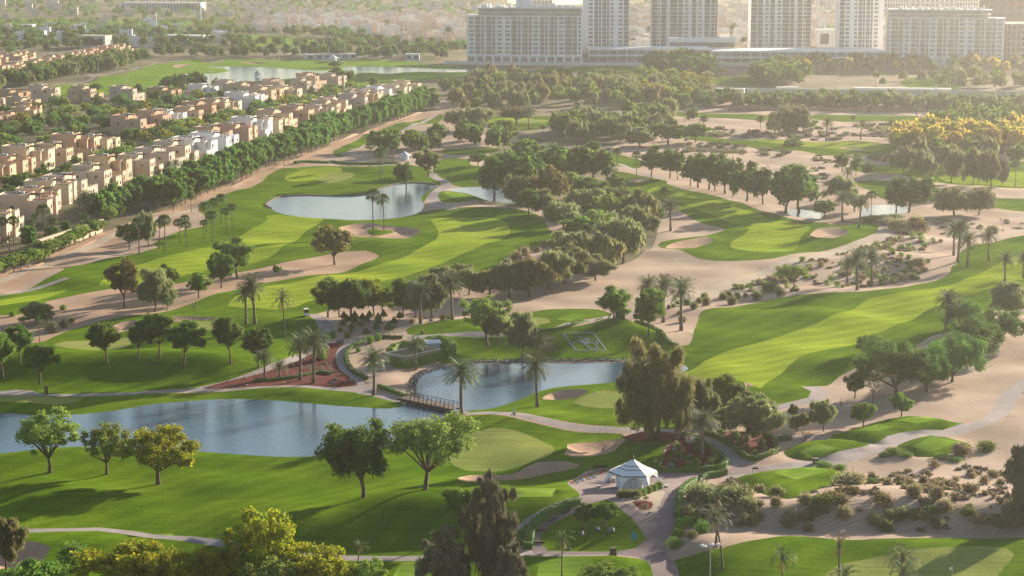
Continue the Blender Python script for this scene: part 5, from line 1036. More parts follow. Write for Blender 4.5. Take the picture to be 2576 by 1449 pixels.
def villa_row(P, step, cols, group, phrase, off=0, seed=0, s=1.0):
    c = cr_open(GA(P), 1.0); last = None; acc = step; n = 0; out = []
    for i in range(1, len(c)):
        acc += math.dist(c[i], c[i-1])
        if acc >= step:
            acc = 0; dx, dy = c[min(i+5, len(c)-1)][0]-c[max(0, i-5)][0], c[min(i+5, len(c)-1)][1]-c[max(0, i-5)][1]
            out.append((c[i][0], c[i][1], math.atan2(-dx, dy)))
    rg = random.Random(seed); N = len(out)
    for n, (x, y, a) in enumerate(out):
        col = cols[n % len(cols)] if n < len(cols) else rg.choice(cols)
        nm = {'sand': 'sand-coloured', 'cream': 'cream', 'peach': 'peach', 'pink': 'pinkish', 'white': 'white', 'tan': 'tan', 'pale': 'pale beige'}[col]
        lab = f'{ORD[n]} nearest {nm} villa in the {phrase}' if n < 20 else f'{nm} villa towards the far end of the {phrase}'
        of = rg.uniform(-3.5, 3.5); put_villa((n*7+seed) % 4 if n % 3 else (n+seed) % 4, x+of, y+rg.uniform(-2, 2), a+rg.uniform(-.08, .08), col, lab, group, s*rg.uniform(.86, 1.08))
villa_row([(-90, 630), (10, 580), (80, 545), (190, 493), (290, 456), (370, 428), (455, 402), (560, 372), (660, 340), (770, 311), (860, 285), (950, 258), (1035, 236)], 23.5, ['pink', 'cream', 'cream', 'pink', 'sand', 'cream', 'pale', 'cream', 'sand', 'cream', 'pale', 'cream', 'white', 'white', 'tan', 'peach', 'white', 'cream', 'sand', 'peach', 'pale', 'sand', 'pink', 'pale', 'sand', 'pink'], 'front row of villas beside the golf course', 'front row along the planted trees', seed=1, s=1.27)
villa_row([(-100, 480), (10, 448), (110, 418), (190, 395), (265, 376)], 24, ['peach', 'sand', 'peach', 'cream', 'sand'], 'second row of villas at the left', 'second row at the left', seed=2, s=1.3)
villa_row([(345, 338), (420, 322), (500, 303), (580, 284), (660, 266), (720, 254)], 21, ['peach', 'peach', 'white', 'peach', 'tan', 'sand', 'cream', 'white'], 'second row of villas beyond the garden trees', 'second row beyond the garden trees', seed=3, s=1.25)
villa_row([(640, 240), (720, 234), (800, 222), (850, 214)], 22, ['tan', 'pink', 'pale', 'sand'], 'villas near the far lake', 'group near the far lake', seed=4)
villa_row([(-90, 335), (0, 322), (60, 308), (95, 296)], 20, ['peach', 'sand', 'tan'], 'villas at the left edge behind the trees', 'group at the left edge', seed=5)
for k, (x, y, c) in enumerate([(30, 262, 'tan'), (112, 250, 'pale'), (215, 252, 'sand'), (320, 252, 'pale'), (412, 256, 'tan'), (512, 246, 'white'), (575, 238, 'pale'), (620, 244, 'sand'), (-30, 280, 'pale'), (60, 285, 'sand')]):
    X, Y = G(x, y); put_villa(k % 4, X, Y, -.25, c, f'{ORD[k]} placed {c if c not in ("sand",) else "sandy"} detached villa before the far fairway', 'detached villas before the far fairway', 1.15)
villa_row([(-60, 205), (20, 192), (100, 176), (180, 160), (260, 145), (330, 132)], 17, ['peach', 'peach', 'sand'], 'peach terrace beyond the far fairway', 'peach terrace beyond the far fairway', seed=6, s=.95)
villa_row([(-60, 178), (20, 166), (85, 154)], 17, ['peach', 'peach', 'sand'], 'rear peach terrace at the left edge', 'rear peach terrace at the left edge', seed=7, s=.95)
# far houses
def far_house_mesh(i):
    rg = random.Random(i); w = MB(); x = 0
    for k in range(3+i % 2):
        a, b = rg.uniform(4, 8), rg.uniform(5, 9); ox, oy = rg.uniform(-6, 6), rg.uniform(-5, 5); h = rg.choice([3.8, 6.8, 7.2, 8.6]); w.box(ox-a/2, ox+a/2, oy-b/2, oy+b/2, -.5, h+.01*k)
        w.box(ox-a/2, ox+a/2, oy-b/2, oy-b/2+.3, h+.02, h+.7); w.box(ox+a/2-.3, ox+a/2, oy-b/2+.31, oy+b/2, h+.02, h+.7)
    return w
def far_house(i):
    o = far_house_mesh(i).build('house', M['wall']); rg = random.Random(i+50); me = o.data; COL.objects.unlink(o); bpy.data.objects.remove(o)
    w = MB()
    for k in range(4): x = -6+k*4; w.box(x, x+1.3, -7.5, -7.3, 4, 5.5)
    return me
FH = [far_house(i) for i in range(8)]
fcols = [(.72, .58, .45), (.78, .67, .56), (.82, .77, .72), (.68, .52, .40), (.76, .62, .53), (.84, .80, .77)]
rf = random.Random(12); fars = []
def fill_houses(P, dx, dy, skip=.15, rz=0.2, cols=fcols):
    Q = GA(P); xs = [q[0] for q in Q]; ys = [q[1] for q in Q]; y = min(ys); r = 0
    while y < max(ys):
        x = min(xs)+(r % 2)*dx/2
        while x < max(xs):
            X, Y = x+rf.uniform(-.2, .2)*dx, y+rf.uniform(-.15, .15)*dy
            if rf.random() > skip and inside(np.array([X]), np.array([Y]), Q)[0]: fars.append((X, Y, rz+rf.choice([0, 1.57])+rf.uniform(-.1, .1), rf.choice(cols), rf.uniform(.85, 1.25)))
            x += dx
        y += dy; r += 1
WH = [(.78, .77, .76), (.74, .74, .76), (.68, .60, .52)]
fill_houses([(-60, 120), (560, 120), (560, 66), (-60, 66)], 38, 70, .45, cols=WH)
fill_houses([(-60, 46), (620, 46), (620, 12), (-60, 12)], 40, 75, .4)
fill_houses([(640, 84), (880, 84), (1180, 128), (1180, 45), (640, 40)], 22, 30, .08)
fill_houses([(1580, 118), (2140, 118), (2140, 30), (1580, 30)], 27, 36, .12)
fill_houses([(620, 38), (1230, 42), (1230, -10), (620, -10)], 45, 70, .3)
fill_houses([(-100, 8), (620, 8), (620, -30), (-100, -30)], 60, 110, .4)
fill_houses([(1560, 30), (2600, 30), (2600, -20), (1560, -20)], 55, 90, .3)
fars.sort(key=lambda a: a[1])
DIST = [('in the white villa quarter at the upper left', lambda X, Y: X/Y*FPX+CX < 600), ('in the beige housing rows left of the hotel', lambda X, Y: X/Y*FPX+CX < 1200), ('in the beige housing between the towers', lambda X, Y: True)]
for k, (X, Y, a, c, s) in enumerate(fars[:270]):
    o = bpy.data.objects.new('house', FH[k % 8]); COL.objects.link(o); o.location = (X, Y, hz(X, Y)); o.rotation_euler = (0, 0, a); o.scale = (s, s, s); o.color = (*c, 1)
    ph = [p for p, f in DIST if f(X, Y)][0]; cn = {(.72, .58, .45): 'tan', (.78, .67, .56): 'light beige', (.82, .77, .72): 'off-white', (.68, .52, .40): 'brownish', (.76, .62, .53): 'pinkish', (.84, .80, .77): 'nearly white', (.78, .77, .76): 'white', (.74, .74, .76): 'bluish white', (.68, .60, .52): 'cream'}[c]; tag(o, cn+' flat-roofed house '+ph, 'house', 'distant houses '+ph); OCC.append((X, Y, 11))
big = MB()
for k, (X, Y, a, c, s) in enumerate(fars[270:]):
    m_ = far_house_mesh(k % 8); ca, sa = math.cos(a)*s, math.sin(a)*s
    big.add([(X+x*ca-y*sa, Y+x*sa+y*ca, z*s) for x, y, z in m_.v], m_.f); OCC.append((X, Y, 11))
bo = big.build('distant_houses', M['wall']); bo.color = (.68, .60, .52, 1); tag(bo, 'farthest rows of low pale houses fading into haze', 'houses', kind='stuff')
# palace-like long building, top left
def slab_building(name, P0, P1, ty, depth, label, cols, col, cat='building', floors=1, group=None):
    X0, Y0 = G(*P0); X1, Y1 = G(*P1); L = math.hypot(X1-X0, Y1-Y0); H = hgt((P0[0]+P1[0])/2, (P0[1]+P1[1])/2, ty)
    o = empty(name, (X0, Y0, hz(X0, Y0)), math.atan2(Y1-Y0, X1-X0)); tag(o, label, cat, group)
    w = MB().box(0, L, 0, depth, -.5, H).box(-.4, L+.4, -.4, depth+.4, H+.01, H+.5).build('wall', M['wall'], o); w.color = (*col, 1)
    if cols:
        for f in range(floors):
            z0 = H*(f+.22)/floors; z1 = H*(f+.82)/floors
            for k in range(cols):
                x = L*(k+.5)/cols; MB().box(x-L/cols*.28, x+L/cols*.28, -.06, 0, z0, z1).build('window', M['win'], o)
    return o
slab_building('palace', (306, 29), (505, 30), 7, 25, 'long grey palace with tall narrow windows at the top left', 26, (.62, .61, .60))
slab_building('site_office', (2151, 238), (2392, 240), 222, 6, 'long white single-storey site cabin on the right', 8, (.78, .78, .77), 'cabin')
slab_building('site_cabin', (1956, 232), (2007, 232), 220, 5, 'short white site cabin left of the long one', 2, (.78, .76, .74), 'cabin')
slab_building('site_cabin', (1803, 240), (1871, 241), 224, 5, 'white-roofed site cabin half hidden by trees', 3, (.78, .78, .76), 'cabin')
slab_building('low_building', (2055, 120), (2130, 120), 76, 16, 'blank white building between the towers', 2, (.72, .70, .68))
slab_building('villa_block', (196, 120), (265, 121), 92, 14, 'large cream block amid trees at the upper left', 3, (.62, .57, .48), 'building')
slab_building('white_mansion', (8, 76), (82, 76), 61, 14, 'white stepped mansion at the far upper left', 6, (.78, .76, .74), 'building')
slab_building('white_mansion', (35, 95), (112, 95), 79, 14, 'long white mansion below the stepped one', 6, (.74, .76, .80), 'building')
slab_building('white_mansion', (415, 110), (508, 112), 92, 16, 'white mansion with terraces by the tree belt', 5, (.74, .74, .74), 'building')
slab_building('club_building', (770, 150), (900, 148), 138, 10, 'low white clubhouse behind the far lake', 6, (.74, .74, .74), 'building')
slab_building('service_building', (1020, 152), (1055, 152), 137, 8, 'pale blue shed beside the far lake', 2, (.6, .66, .72), 'building')
slab_building('construction_frame', (2530, 163), (2640, 163), 62, 40, 'unfinished building frame right of the right hotel block', 9, (.40, .36, .33), floors=7)
slab_building('dark_tower', (2484, 120), (2640, 120), -260, 40, 'dark tower rising behind the right hotel block', 7, (.12, .10, .095), floors=20)
for k, (x, y, ty, w) in enumerate([(2060, 20, -40, 90), (2225, 34, -60, 60), (1300, 25, 0, 90), (2290, 30, -50, 110), (2400, 30, -60, 60)]):
    slab_building('distant_block', (x, y), (x+w, y), ty, 30, ['pale distant block beyond the right tower', 'hazy distant block behind the right hotel wing', 'distant apartment block behind the left hotel roof', 'wide pale distant block behind the right hotel roof', 'distant block left of the dark tower'][k], 9, (.6, .58, .56), floors=7)
# ------------------------------------------------------------------ hotel and towers
def facade(o, L, D, z0, z1, fl, cols, proud=.6, thick=.55, glass='glassf', balc=True):
    # cols: list of (width share, kind) kinds: 'w' wall, 'g' glass bay, 's' small window bay
    n = int(round((z1-z0)/fl)); tot = sum(c[0] for c in cols); x = 0
    core = MB().box(.4, L-.4, .9, D, z0, z1-.1); c = core.build('core', M['conc'], o)
    wl = MB()
    for wd, k in cols:
        w = L*wd/tot
        if k == 'w': wl.box(x, x+w, .25, .88, z0, z1)
        elif k == 's':
            for i in range(n+1):
                za = z0+i*fl; wl.box(x+.01, x+w-.01, .3, .85, max(z0, za-.55 if i % 3 else za-.8), min(z1, za+(.7 if i % 3 else .9)))
            MB().box(x, x+w, .6, .84, z0, z1).build('window_bay', M[glass], o)
        else:
            MB().box(x, x+w, .55, .84, z0, z1).build('glazing', M[glass], o)
            for i in range(n+1): za = z0+i*fl; wl.box(x-.05, x+w+.05, .1-proud*.5, .54, za-.18, za+.2)
            if w > 5: wl.box(x+w*.58, x+w*.66, .36, .548, z0, z1)
            wl.box(x-.22, x+.1, 0, .5, z0, z1); wl.box(x+w-.1, x+w+.22, 0, .5, z0, z1)
        x += w
    wl.box(-.1, L+.1, .05, D+.1, z1+.002, z1+.9)
    wl.build('frame', M['conc'], o)
    return o
def block(name, P0, P1, ty, D, label, cols, fl=3.35, base=6.5, cat='hotel'):
    X0, Y0 = G(*P0); X1, Y1 = G(*P1); L = math.hypot(X1-X0, Y1-Y0); H = hgt((P0[0]+P1[0])/2, (P0[1]+P1[1])/2, ty)
    o = empty(name, (X0, Y0, hz(X0, Y0)), math.atan2(Y1-Y0, X1-X0)); tag(o, label, cat)
    facade(o, L, D, base, H, fl, cols)
    b = MB().box(0, L, .3, D, -1, base-.01); k = max(3, int(L/7))
    bb = b.build('base', M['conc'], o)
    for i in range(k): x = L*(i+.5)/k; MB().box(x-L/k*.36, x+L/k*.36, .2, .298, 1, base-1.6).build('shopfront', M['glassf'], o)
    return o, L, H
hl = [(1, 'w'), (2, 's'), (.6, 'w'), (4, 'g'), (.7, 'w'), (4, 'g'), (.7, 'w'), (2, 's'), (1.4, 'w'), (2, 's'), (.6, 'w'), (4, 'g'), (.7, 'w'), (4, 'g'), (.7, 'w'), (2, 's'), (.7, 'w'), (3.4, 'g'), (.6, 'w'), (3.4, 'g'), (.7, 'w'), (2, 's'), (.6, 'w'), (5, 'g'), (.6, 'w'), (1, 's'), (.6, 'w')]
o, L, H = block('hotel_block', (1174, 157), (1464, 159), 42, 22, 'left ten-storey pale hotel block with gridded balconies', hl)
MB().box(L*.10, L*.98, 3, 20, H+.95, H+3.2).box(L*.10, L*.98, 3, 20, H+3.7, H+6.4).build('penthouse', M['glassf'], o)
MB().box(L*.09, L*.99, 2, 21, H+3.22, H+3.68).box(L*.08, L*.99, 2, 21, H+6.42, H+7.2).build('roof_slab', M['conc'], o)
rt = MB()
for k in range(14): a = L*(.12+.06*k); rt.box(a, a+random.Random(k).uniform(1, 5), 6, 12, H+7.22, H+7.22+random.Random(k+5).uniform(.8, 3.2))
rt.box(L*.42, L*.54, 8, 14, H+7.23, H+14).build('roof_plant', M['conc'], o)
o, L, H = block('hotel_block', (2226, 160), (2524, 164), 46, 22, 'right ten-storey pale hotel block with gridded balconies', hl[::-1])
MB().box(L*.02, L*.86, 3, 20, H+.95, H+3.2).box(L*.02, L*.86, 3, 20, H+3.7, H+6.4).build('penthouse', M['glassf'], o)
MB().box(L*.01, L*.88, 2, 21, H+3.22, H+3.68).box(L*.01, L*.89, 2, 21, H+6.42, H+7.2).build('roof_slab', M['conc'], o)
rt = MB()
for k in range(14): a = L*(.1+.055*k); rt.box(a, a+random.Random(k+30).uniform(1, 5), 6, 12, H+7.22, H+7.22+random.Random(k+9).uniform(.8, 3.2))
rt.build('roof_plant', M['conc'], o)
tl = [(2, 'w'), (1.4, 's'), (.6, 'w'), (2.4, 'g'), (.4, 'w'), (2.4, 'g'), (.5, 'w'), (1, 's'), (1.8, 'w'), (1.4, 's'), (.4, 'w'), (1.8, 'g')]
o, L, H = block('apartment_tower', (1466, 150), (1581, 150), -190, 26, 'leftmost pale tower joined to the left hotel block', tl, cat='tower')
o, L, H = block('apartment_tower', (2110, 150), (2220, 150), -190, 26, 'rightmost pale tower joined to the right hotel block', tl[::-1], cat='tower')
tm = [(1.6, 'g'), (.8, 's'), (.4, 'w'), (1.6, 'g'), (1, 'w'), (3.8, 'g'), (.5, 'w'), (1.2, 's'), (.9, 'w'), (1.4, 'g'), (.6, 'w'), (1, 's'), (.8, 'w'), (1.6, 'g'), (.4, 'w'), (1.8, 'g')]
o, L, H = block('apartment_tower', (1638, 138), (1803, 138), -190, 28, 'left of the two middle towers with dark glass bands', tm, fl=3.3, cat='tower')
o, L, H = block('apartment_tower', (1888, 138), (2038, 138), -190, 28, 'right of the two middle towers with dark glass bands', tm[::-1], fl=3.3, cat='tower')
# podium
def podium(name, P0, P1, ty, D, label, bay, z0=5):
    X0, Y0 = G(*P0); X1, Y1 = G(*P1); L = math.hypot(X1-X0, Y1-Y0); H = hgt((P0[0]+P1[0])/2, (P0[1]+P1[1])/2, ty)
    o = empty(name, (X0, Y0, hz(X0, Y0)), math.atan2(Y1-Y0, X1-X0)); tag(o, label, 'podium')
    MB().box(.3, L-.3, 2.5, D, -1, H-.6).build('glazing', M['glassf'], o)
    f = MB().box(0, L, 0, D, H-.55, H+.8).box(0, L, 0, 2.45, z0-.6, z0+.5); n = int(L/bay)
    for i in range(n+1): x = (L-.7)*i/n; f.box(x, x+.7, .1, 2.4, z0+.51, H-.56); f.box(x+.1, x+.5, .5, 1, -1, z0-.61)
    f.build('frame', M['conc'], o)
    fin = MB()
    for i in range(int(L/1.25)): x = i*1.25+.3; fin.box(x, x+.16, 1.2, 1.5, z0+.52, H-.58)
    fin.build('fins', M['conc'], o); return o
podium('podium', (1481, 158), (1790, 158), 127, 40, 'left half of the long low podium linking the hotel towers', 7.2)
podium('podium', (1791, 159), (2226, 160), 129, 40, 'right half of the long low podium linking the hotel towers', 7.2)
X, Y = G(1688, 150); o = empty('pool_deck_building', (X, Y, 0)); tag(o, 'curved white upper storey between the two middle towers', 'building')
MB().box(0, 52, 8, 20, 9.5, 13.5).build('glazing', M['glassf'], o); MB().box(-1, 53, 6, 21, 13.52, 17).build('roof_band', M['conc'], o)
slab_building('boundary_wall', (1120, 163), (2540, 170), 160, .6, 'low white boundary wall in front of the hotel podium', 0, (.70, .69, .67), 'wall')
slab_building('site_hoarding', (1880, 236), (2760, 246), 229, .4, 'pale site hoarding running behind the long tree belt', 0, (.60, .57, .54), 'hoarding')
slab_building('boundary_fence', (1830, 279), (2370, 284), 273, .3, 'brown boundary fence under the long dark tree belt', 0, (.30, .22, .18), 'fence')
# ------------------------------------------------------------------ trees among and beyond the villas, far belts
ocx = np.array([(a, b, c) for a, b, c in OCC])
def free(X, Y, pad):
    return not np.any((np.abs(ocx[:, 0]-X) < ocx[:, 2]+pad) & (np.abs(ocx[:, 1]-Y) < ocx[:, 2]+pad))
ZB = [z[2] for z in Z if z[1] in ('water', 'fair', 'pad', 'green', 'path', 'plaza', 'asphalt', 'track')]
def fill(P, step, kinds, h0, h1, label, group, seed, keep=1.0, avoid=True, pad=2.5):
    rg = random.Random(seed); Q = GA(P); xs = [q[0] for q in Q]; ys = [q[1] for q in Q]; y = min(ys); r = 0; c = []
    while y < max(ys):
        x = min(xs)+(r % 2)*step/2
        while x < max(xs):
            X, Y = x+rg.uniform(-.3, .3)*step, y+rg.uniform(-.3, .3)*step
            if rg.random() < keep: c.append((X, Y))
            x += step
        y += step; r += 1
    c = np.array(c); m = inside(c[:, 0], c[:, 1], Q)
    if avoid:
        for z in ZB: m &= ~inside(c[:, 0], c[:, 1], z)
    for X, Y in c[m]:
        if free(X, Y, pad): yield rg.choice(kinds), X, Y, rg.uniform(h0, h1), label, group
stuffed = []
def plant(gen, individual=True):
    for k, X, Y, H, lab, grp in gen:
        if individual and math.hypot(X, Y) < 930: T(k, 0, 0, 0, None, lab, grp, xy=(X, Y), H=H)
        else: stuffed.append((k, X, Y, H))
GD = ['ghaf', 'acacia', 'green', 'dark', 'ghaf', 'yellow']
plant(fill([(0, 590), (150, 555), (300, 520), (420, 470), (520, 440), (640, 405), (760, 365), (880, 325), (980, 290), (1080, 262), (1095, 240), (1000, 262), (800, 320), (640, 378), (500, 420), (300, 500), (120, 560)], 11, ['green', 'ghaf', 'row', 'date'], 5, 8, 'leafy garden tree between the front villas and the planted row', 'garden trees in front of the villas', 1, .7))
plant(fill([(-60, 668), (60, 640), (200, 596), (300, 560), (420, 508), (520, 468), (640, 415), (600, 405), (480, 455), (330, 515), (200, 565), (60, 612), (-60, 640)], 8.5, ['fan', 'date', 'green', 'row', 'lime', 'green'], 5, 8.5, 'garden palm or tree between the front villas and the sand track', 'gardens between front villas and sand track', 31, .85, pad=.5))
plant(fill([(-60, 540), (60, 505), (220, 440), (330, 420), (430, 380), (560, 350), (680, 320), (780, 290), (900, 262), (1000, 238), (960, 232), (860, 235), (760, 255), (620, 290), (480, 325), (330, 350), (280, 395), (150, 440), (0, 480), (-60, 500)], 10.5, GD, 5.5, 8.5, 'broad garden tree in the green strip behind the front villas', 'garden trees behind the front villas', 2, .85))
plant(fill([(-60, 432), (100, 392), (230, 352), (330, 330), (480, 296), (640, 258), (640, 250), (480, 262), (300, 268), (150, 272), (-60, 300)], 13, GD+['date'], 6, 9.5, 'leafy tree in the gardens around the second villa rows', 'garden trees around the second villa rows', 3, .62))
plant(fill([(-60, 262), (60, 246), (300, 240), (480, 232), (640, 226), (860, 218), (1000, 232), (1000, 225), (800, 208), (480, 222), (200, 238), (-60, 248)], 14, GD, 6, 9, 'tree in the loose line in front of the far fairway', 'trees before the far fairway', 4, .5), False)
plant(fill([(-80, 236), (60, 222), (200, 196), (300, 178), (370, 158), (372, 150), (300, 158), (180, 178), (60, 204), (-80, 222)], 11, ['row', 'row', 'green', 'weep'], 9, 13, '', '', 5, .95), False)
for x, by, ty, w, k in [(455, 224, 182, 60, 'dark'), (500, 222, 180, 56, 'dark'), (425, 222, 188, 50, 'dark'), (245, 232, 209, 28, 'dark'), (780, 206, 180, 56, 'green'), (848, 210, 168, 50, 'dark'), (868, 208, 178, 40, 'dark'), (840, 170, 154, 36, 'dark')]: T(k, x, by, ty, w, 'dark rounded tree beside the far lake', 'dark trees beside the far lake')
plant(fill([(390, 150), (700, 148), (1120, 152), (1120, 138), (700, 136), (390, 138)], 14, ['dark', 'green', 'row'], 8, 12, '', '', 6, .8), False)
plant(fill([(-80, 140), (330, 122), (560, 122), (640, 128), (1180, 136), (1180, 118), (900, 104), (860, 88), (640, 86), (560, 60), (-80, 62)], 17, ['dark', 'green', 'ghaf', 'date'], 7, 11, '', '', 7, .75), False)
plant(fill([(640, 86), (1200, 130), (1200, 20), (640, 20)], 30, ['green', 'ghaf'], 6, 9, '', '', 8, .5), False)
plant(fill([(-80, 60), (640, 60), (1230, 40), (1230, -20), (-80, -20)], 34, ['dark', 'green', 'ghaf'], 8, 13, '', '', 9, .75), False)
plant(fill([(1580, 118), (2600, 118), (2600, 10), (1580, 10)], 45, ['dark', 'green'], 7, 11, '', '', 10, .5), False)
# right far woodland bands
plant(fill([(1110, 262), (1130, 225), (1200, 200), (1420, 205), (1700, 205), (1700, 262), (1560, 275), (1420, 268), (1280, 285), (1180, 280)], 13.5, ['green', 'weep', 'dark', 'olive', 'lime'], 6.5, 12, 'tree of the hazy far woodland below the left hotel block', 'far woodland below the hotel', 11, .78), False)
plant(fill([(1420, 330), (1560, 320), (1560, 300), (1700, 300), (1640, 340), (1560, 372), (1420, 360), (1390, 345)], 11, ['green', 'dark', 'weep'], 8, 12, 'tree in the dark clump behind the central woodland', 'dark clump behind the central woodland', 12, .9))
plant(fill([(1110, 360), (1240, 345), (1290, 360), (1250, 400), (1180, 372), (1120, 350), (1105, 330)], 11, ['dark', 'green', 'row'], 9, 12, 'dense dark tree left of the upper woodland edge', 'dense trees left of the upper woodland', 13, .85))
plant(fill([(905, 392), (1000, 398), (1120, 392), (1110, 366), (1000, 372), (910, 376)], 11, ['dark', 'date', 'green'], 8, 11, 'tree in the grove around the far white gazebo', 'grove around the far gazebo', 14, .85))
plant(fill([(1700, 272), (1900, 275), (2350, 280), (2700, 288), (2700, 272), (2350, 264), (2050, 261), (1800, 258), (1700, 258)], 8.0, ['row', 'dark', 'weep'], 6.5, 9.5, 'tree in the long dark belt across the right middle distance', 'long dark tree belt', 15, .95))
plant(fill([(1640, 200), (1790, 200), (1790, 172), (1660, 168), (1640, 185)], 12, ['dark'], 12, 17, '', '', 16, .95), False)
plant(fill([(1910, 222), (2020, 222), (2030, 190), (1940, 186), (1900, 205)], 11, ['dark', 'green'], 11, 15, '', '', 17, .95), False)
plant(fill([(1990, 190), (2120, 186), (2500, 184), (2700, 190), (2700, 168), (2300, 170), (2080, 160), (1990, 165)], 15, ['dark', 'olive', 'gold', 'dark'], 7, 12, '', '', 18, .8), False)
plant(fill([(2190, 220), (2420, 226), (2700, 230), (2700, 200), (2500, 195), (2190, 198)], 17, ['dark', 'green', 'weep'], 6, 11, '', '', 19, .6), False)
plant(fill([(1560, 262), (1780, 262), (1780, 215), (1560, 215)], 12, ['green', 'yellow', 'weep'], 7, 11, '', '', 20, .8), False)
plant(fill([(1800, 300), (1660, 300), (1600, 330), (1700, 330)], 14, ['date', 'weep'], 7, 10, 'tree in the hazy palms and scrub right of centre', 'hazy trees right of centre', 21, .5))
plant(fill([(2340, 325), (2420, 300), (2700, 300), (2700, 350), (2400, 350)], 9, ['dark', 'green'], 9, 12, 'dark green tree behind the golden grove', 'dark trees behind the golden grove', 22, .9))
plant(fill([(2255, 385), (2340, 385), (2560, 385), (2700, 392), (2700, 340), (2500, 338), (2400, 350), (2330, 348), (2262, 352)], 9, ['gold', 'gold', 'yellow', 'gold', 'green'], 8, 11.5, 'tree of the autumn-gold grove at the right', 'golden grove at the right', 23, .8, pad=1.5))
plant(fill([(2250, 435), (2350, 432), (2600, 425), (2700, 395), (2500, 388), (2300, 395)], 15, ['weep', 'green'], 9, 11, 'grey-green tree below the golden grove', 'trees below the golden grove', 24, .5))
for k, (x, by, ty) in enumerate([(1330, 322, 262), (1452, 310, 255), (1720, 258, 225), (1722, 305, 250), (1618, 305, 255), (1770, 345, 290), (1840, 352, 322), (1912, 350, 290), (1948, 355, 300), (2040, 345, 318), (2078, 352, 290), (2146, 318, 290), (2165, 354, 303), (2188, 310, 272), (2240, 352, 300), (2318, 308, 248), (1500, 320, 262), (1540, 350, 300), (1580, 345, 305), (1415, 315, 285), (1690, 280, 248), (1750, 350, 310), (2305, 300, 260), (1365, 345, 315), (1650, 350, 300)]):
    T('fan' if k % 2 else 'date', x, by, ty, None, 'hazy palm standing between the far scrub, sand and fairways', 'hazy palms of the upper right course')
for k, (x, by, ty, w) in enumerate([(1190, 330, 268, 90), (1150, 325, 278, 60), (1985, 330, 265, 100), (1960, 333, 290, 70), (2020, 332, 300, 60), (1420, 345, 292, 80), (1750, 360, 310, 70), (1610, 370, 322, 90), (1680, 365, 312, 100)]): T(['weep', 'olive', 'weep', 'weep', 'green', 'green', 'green', 'weep', 'green'][k], x, by, ty, w, 'large hazy tree standing apart in the upper part of the course', 'large hazy trees of the upper course')
for k in range(22):
    rg = random.Random(k+900); T('gold' if k % 4 else 'yellow', 2262+k*16+rg.uniform(-5, 5), 390-(k % 3)*8, 0, None, 'golden tree along the sunlit front of the autumn grove', 'golden trees at the front of the autumn grove', H=rg.uniform(9.5, 13))
# everything too far away to count: one object per leaf colour
groups = {}
for k, X, Y, H in stuffed:
    if k == 'date' or k == 'fan': k = 'green'
    groups.setdefault(k, []).append((X, Y, H))
for k, L_ in groups.items():
    VV = []; QF = []; off = 0
    for i, (X, Y, H) in enumerate(L_):
        P, w0 = PROTO[k][i % len(PROTO[k])]; me = P['f'][0]; co = np.empty(len(me.vertices)*3, np.float32); me.vertices.foreach_get('co', co); co = co.reshape(-1, 3)
        if math.hypot(X, Y) > 2200: co = co[:4*150]
        s = H/10; a = i*1.7; ca, sa = math.cos(a)*s, math.sin(a)*s; v = np.empty_like(co); v[:, 0] = X+co[:, 0]*ca-co[:, 1]*sa; v[:, 1] = Y+co[:, 0]*sa+co[:, 1]*ca; v[:, 2] = co[:, 2]*s; VV.append(v)
    V = np.concatenate(VV); F = np.arange(len(V)).reshape(-1, 4)
    tag(meshobj('far_wood', V, F, me.materials[0]), 'mass of far-off trees merging in the haze', 'wood', kind='stuff')
print('stuffed trees', len(stuffed), 'houses', len(fars))
# ------------------------------------------------------------------ hedges
def hedge(P, w, h, label, seed=0, name='hedge', lm='l_hedge', dens=26):
    c = cr_open(GA(P), 1.0); rg = np.random.RandomState(seed); V = []; F = []
    n = len(c)
    for i, p in enumerate(c):
        a = np.array(c[max(i-1, 0)]); b = np.array(c[min(i+1, n-1)]); d = (b-a)/(np.linalg.norm(b-a)+1e-9); nr = np.array((-d[1], d[0])); z = hz(*p); k = 1+.10*math.sin(i*1.7+seed)
        for sx, zz in ((-1, -.2), (-1, h*.88*k), (-.8, h*k), (.8, h*k), (1, h*.88*k), (1, -.2)):
            q = np.array(p)+nr*sx*w/2; V.append((q[0], q[1], z+zz))
    for i in range(n-1):
        for k in range(5): F.append((i*6+k, (i+1)*6+k, (i+1)*6+k+1, i*6+k+1))
    F += [tuple(range(6)), tuple((n-1)*6+k for k in range(6))[::-1]]
    m = int(n*dens); ii = rg.randint(0, n, m); base = np.array([V[i*6] for i in ii]); oth = np.array([V[i*6+5] for i in ii]); t = rg.rand(m, 1); top = rg.rand(m) < .55
    Pq = base+(oth-base)*np.where(top[:, None], t, np.round(t)*1.04-.02); Pq[:, 2] += .2+np.where(top, h*1.0, rg.rand(m)*h); Pq[:, :2] += rg.normal(size=(m, 2))*.25*(np.array([1, 1]))*.4
    u = rg.normal(size=(m, 3)); u /= np.linalg.norm(u, axis=1)[:, None]; v = np.cross(u, rg.normal(size=(m, 3))); v /= np.linalg.norm(v, axis=1)[:, None]
    s = rg.uniform(.08, .2, (m, 1)); b0 = len(V)
    Q = np.stack([Pq-u*s, Pq+v*s*.7, Pq+u*s, Pq-v*s*.7], 1).reshape(-1, 3); V += [tuple(q) for q in Q]; F += [(b0+4*i, b0+4*i+1, b0+4*i+2, b0+4*i+3) for i in range(m)]
    o = meshobj(name, V, F, M[lm]); return tag(o, label, 'hedge')
hedge([(1650, 1171), (1652, 1180), (1663, 1185), (1688, 1188), (1738, 1188), (1788, 1184), (1820, 1177), (1825, 1164), (1808, 1152), (1788, 1137), (1770, 1127), (1755, 1114), (1738, 1107), (1713, 1105)], .9, 1.0, 'clipped hedge curving round the boulder garden by the gazebo', 1)
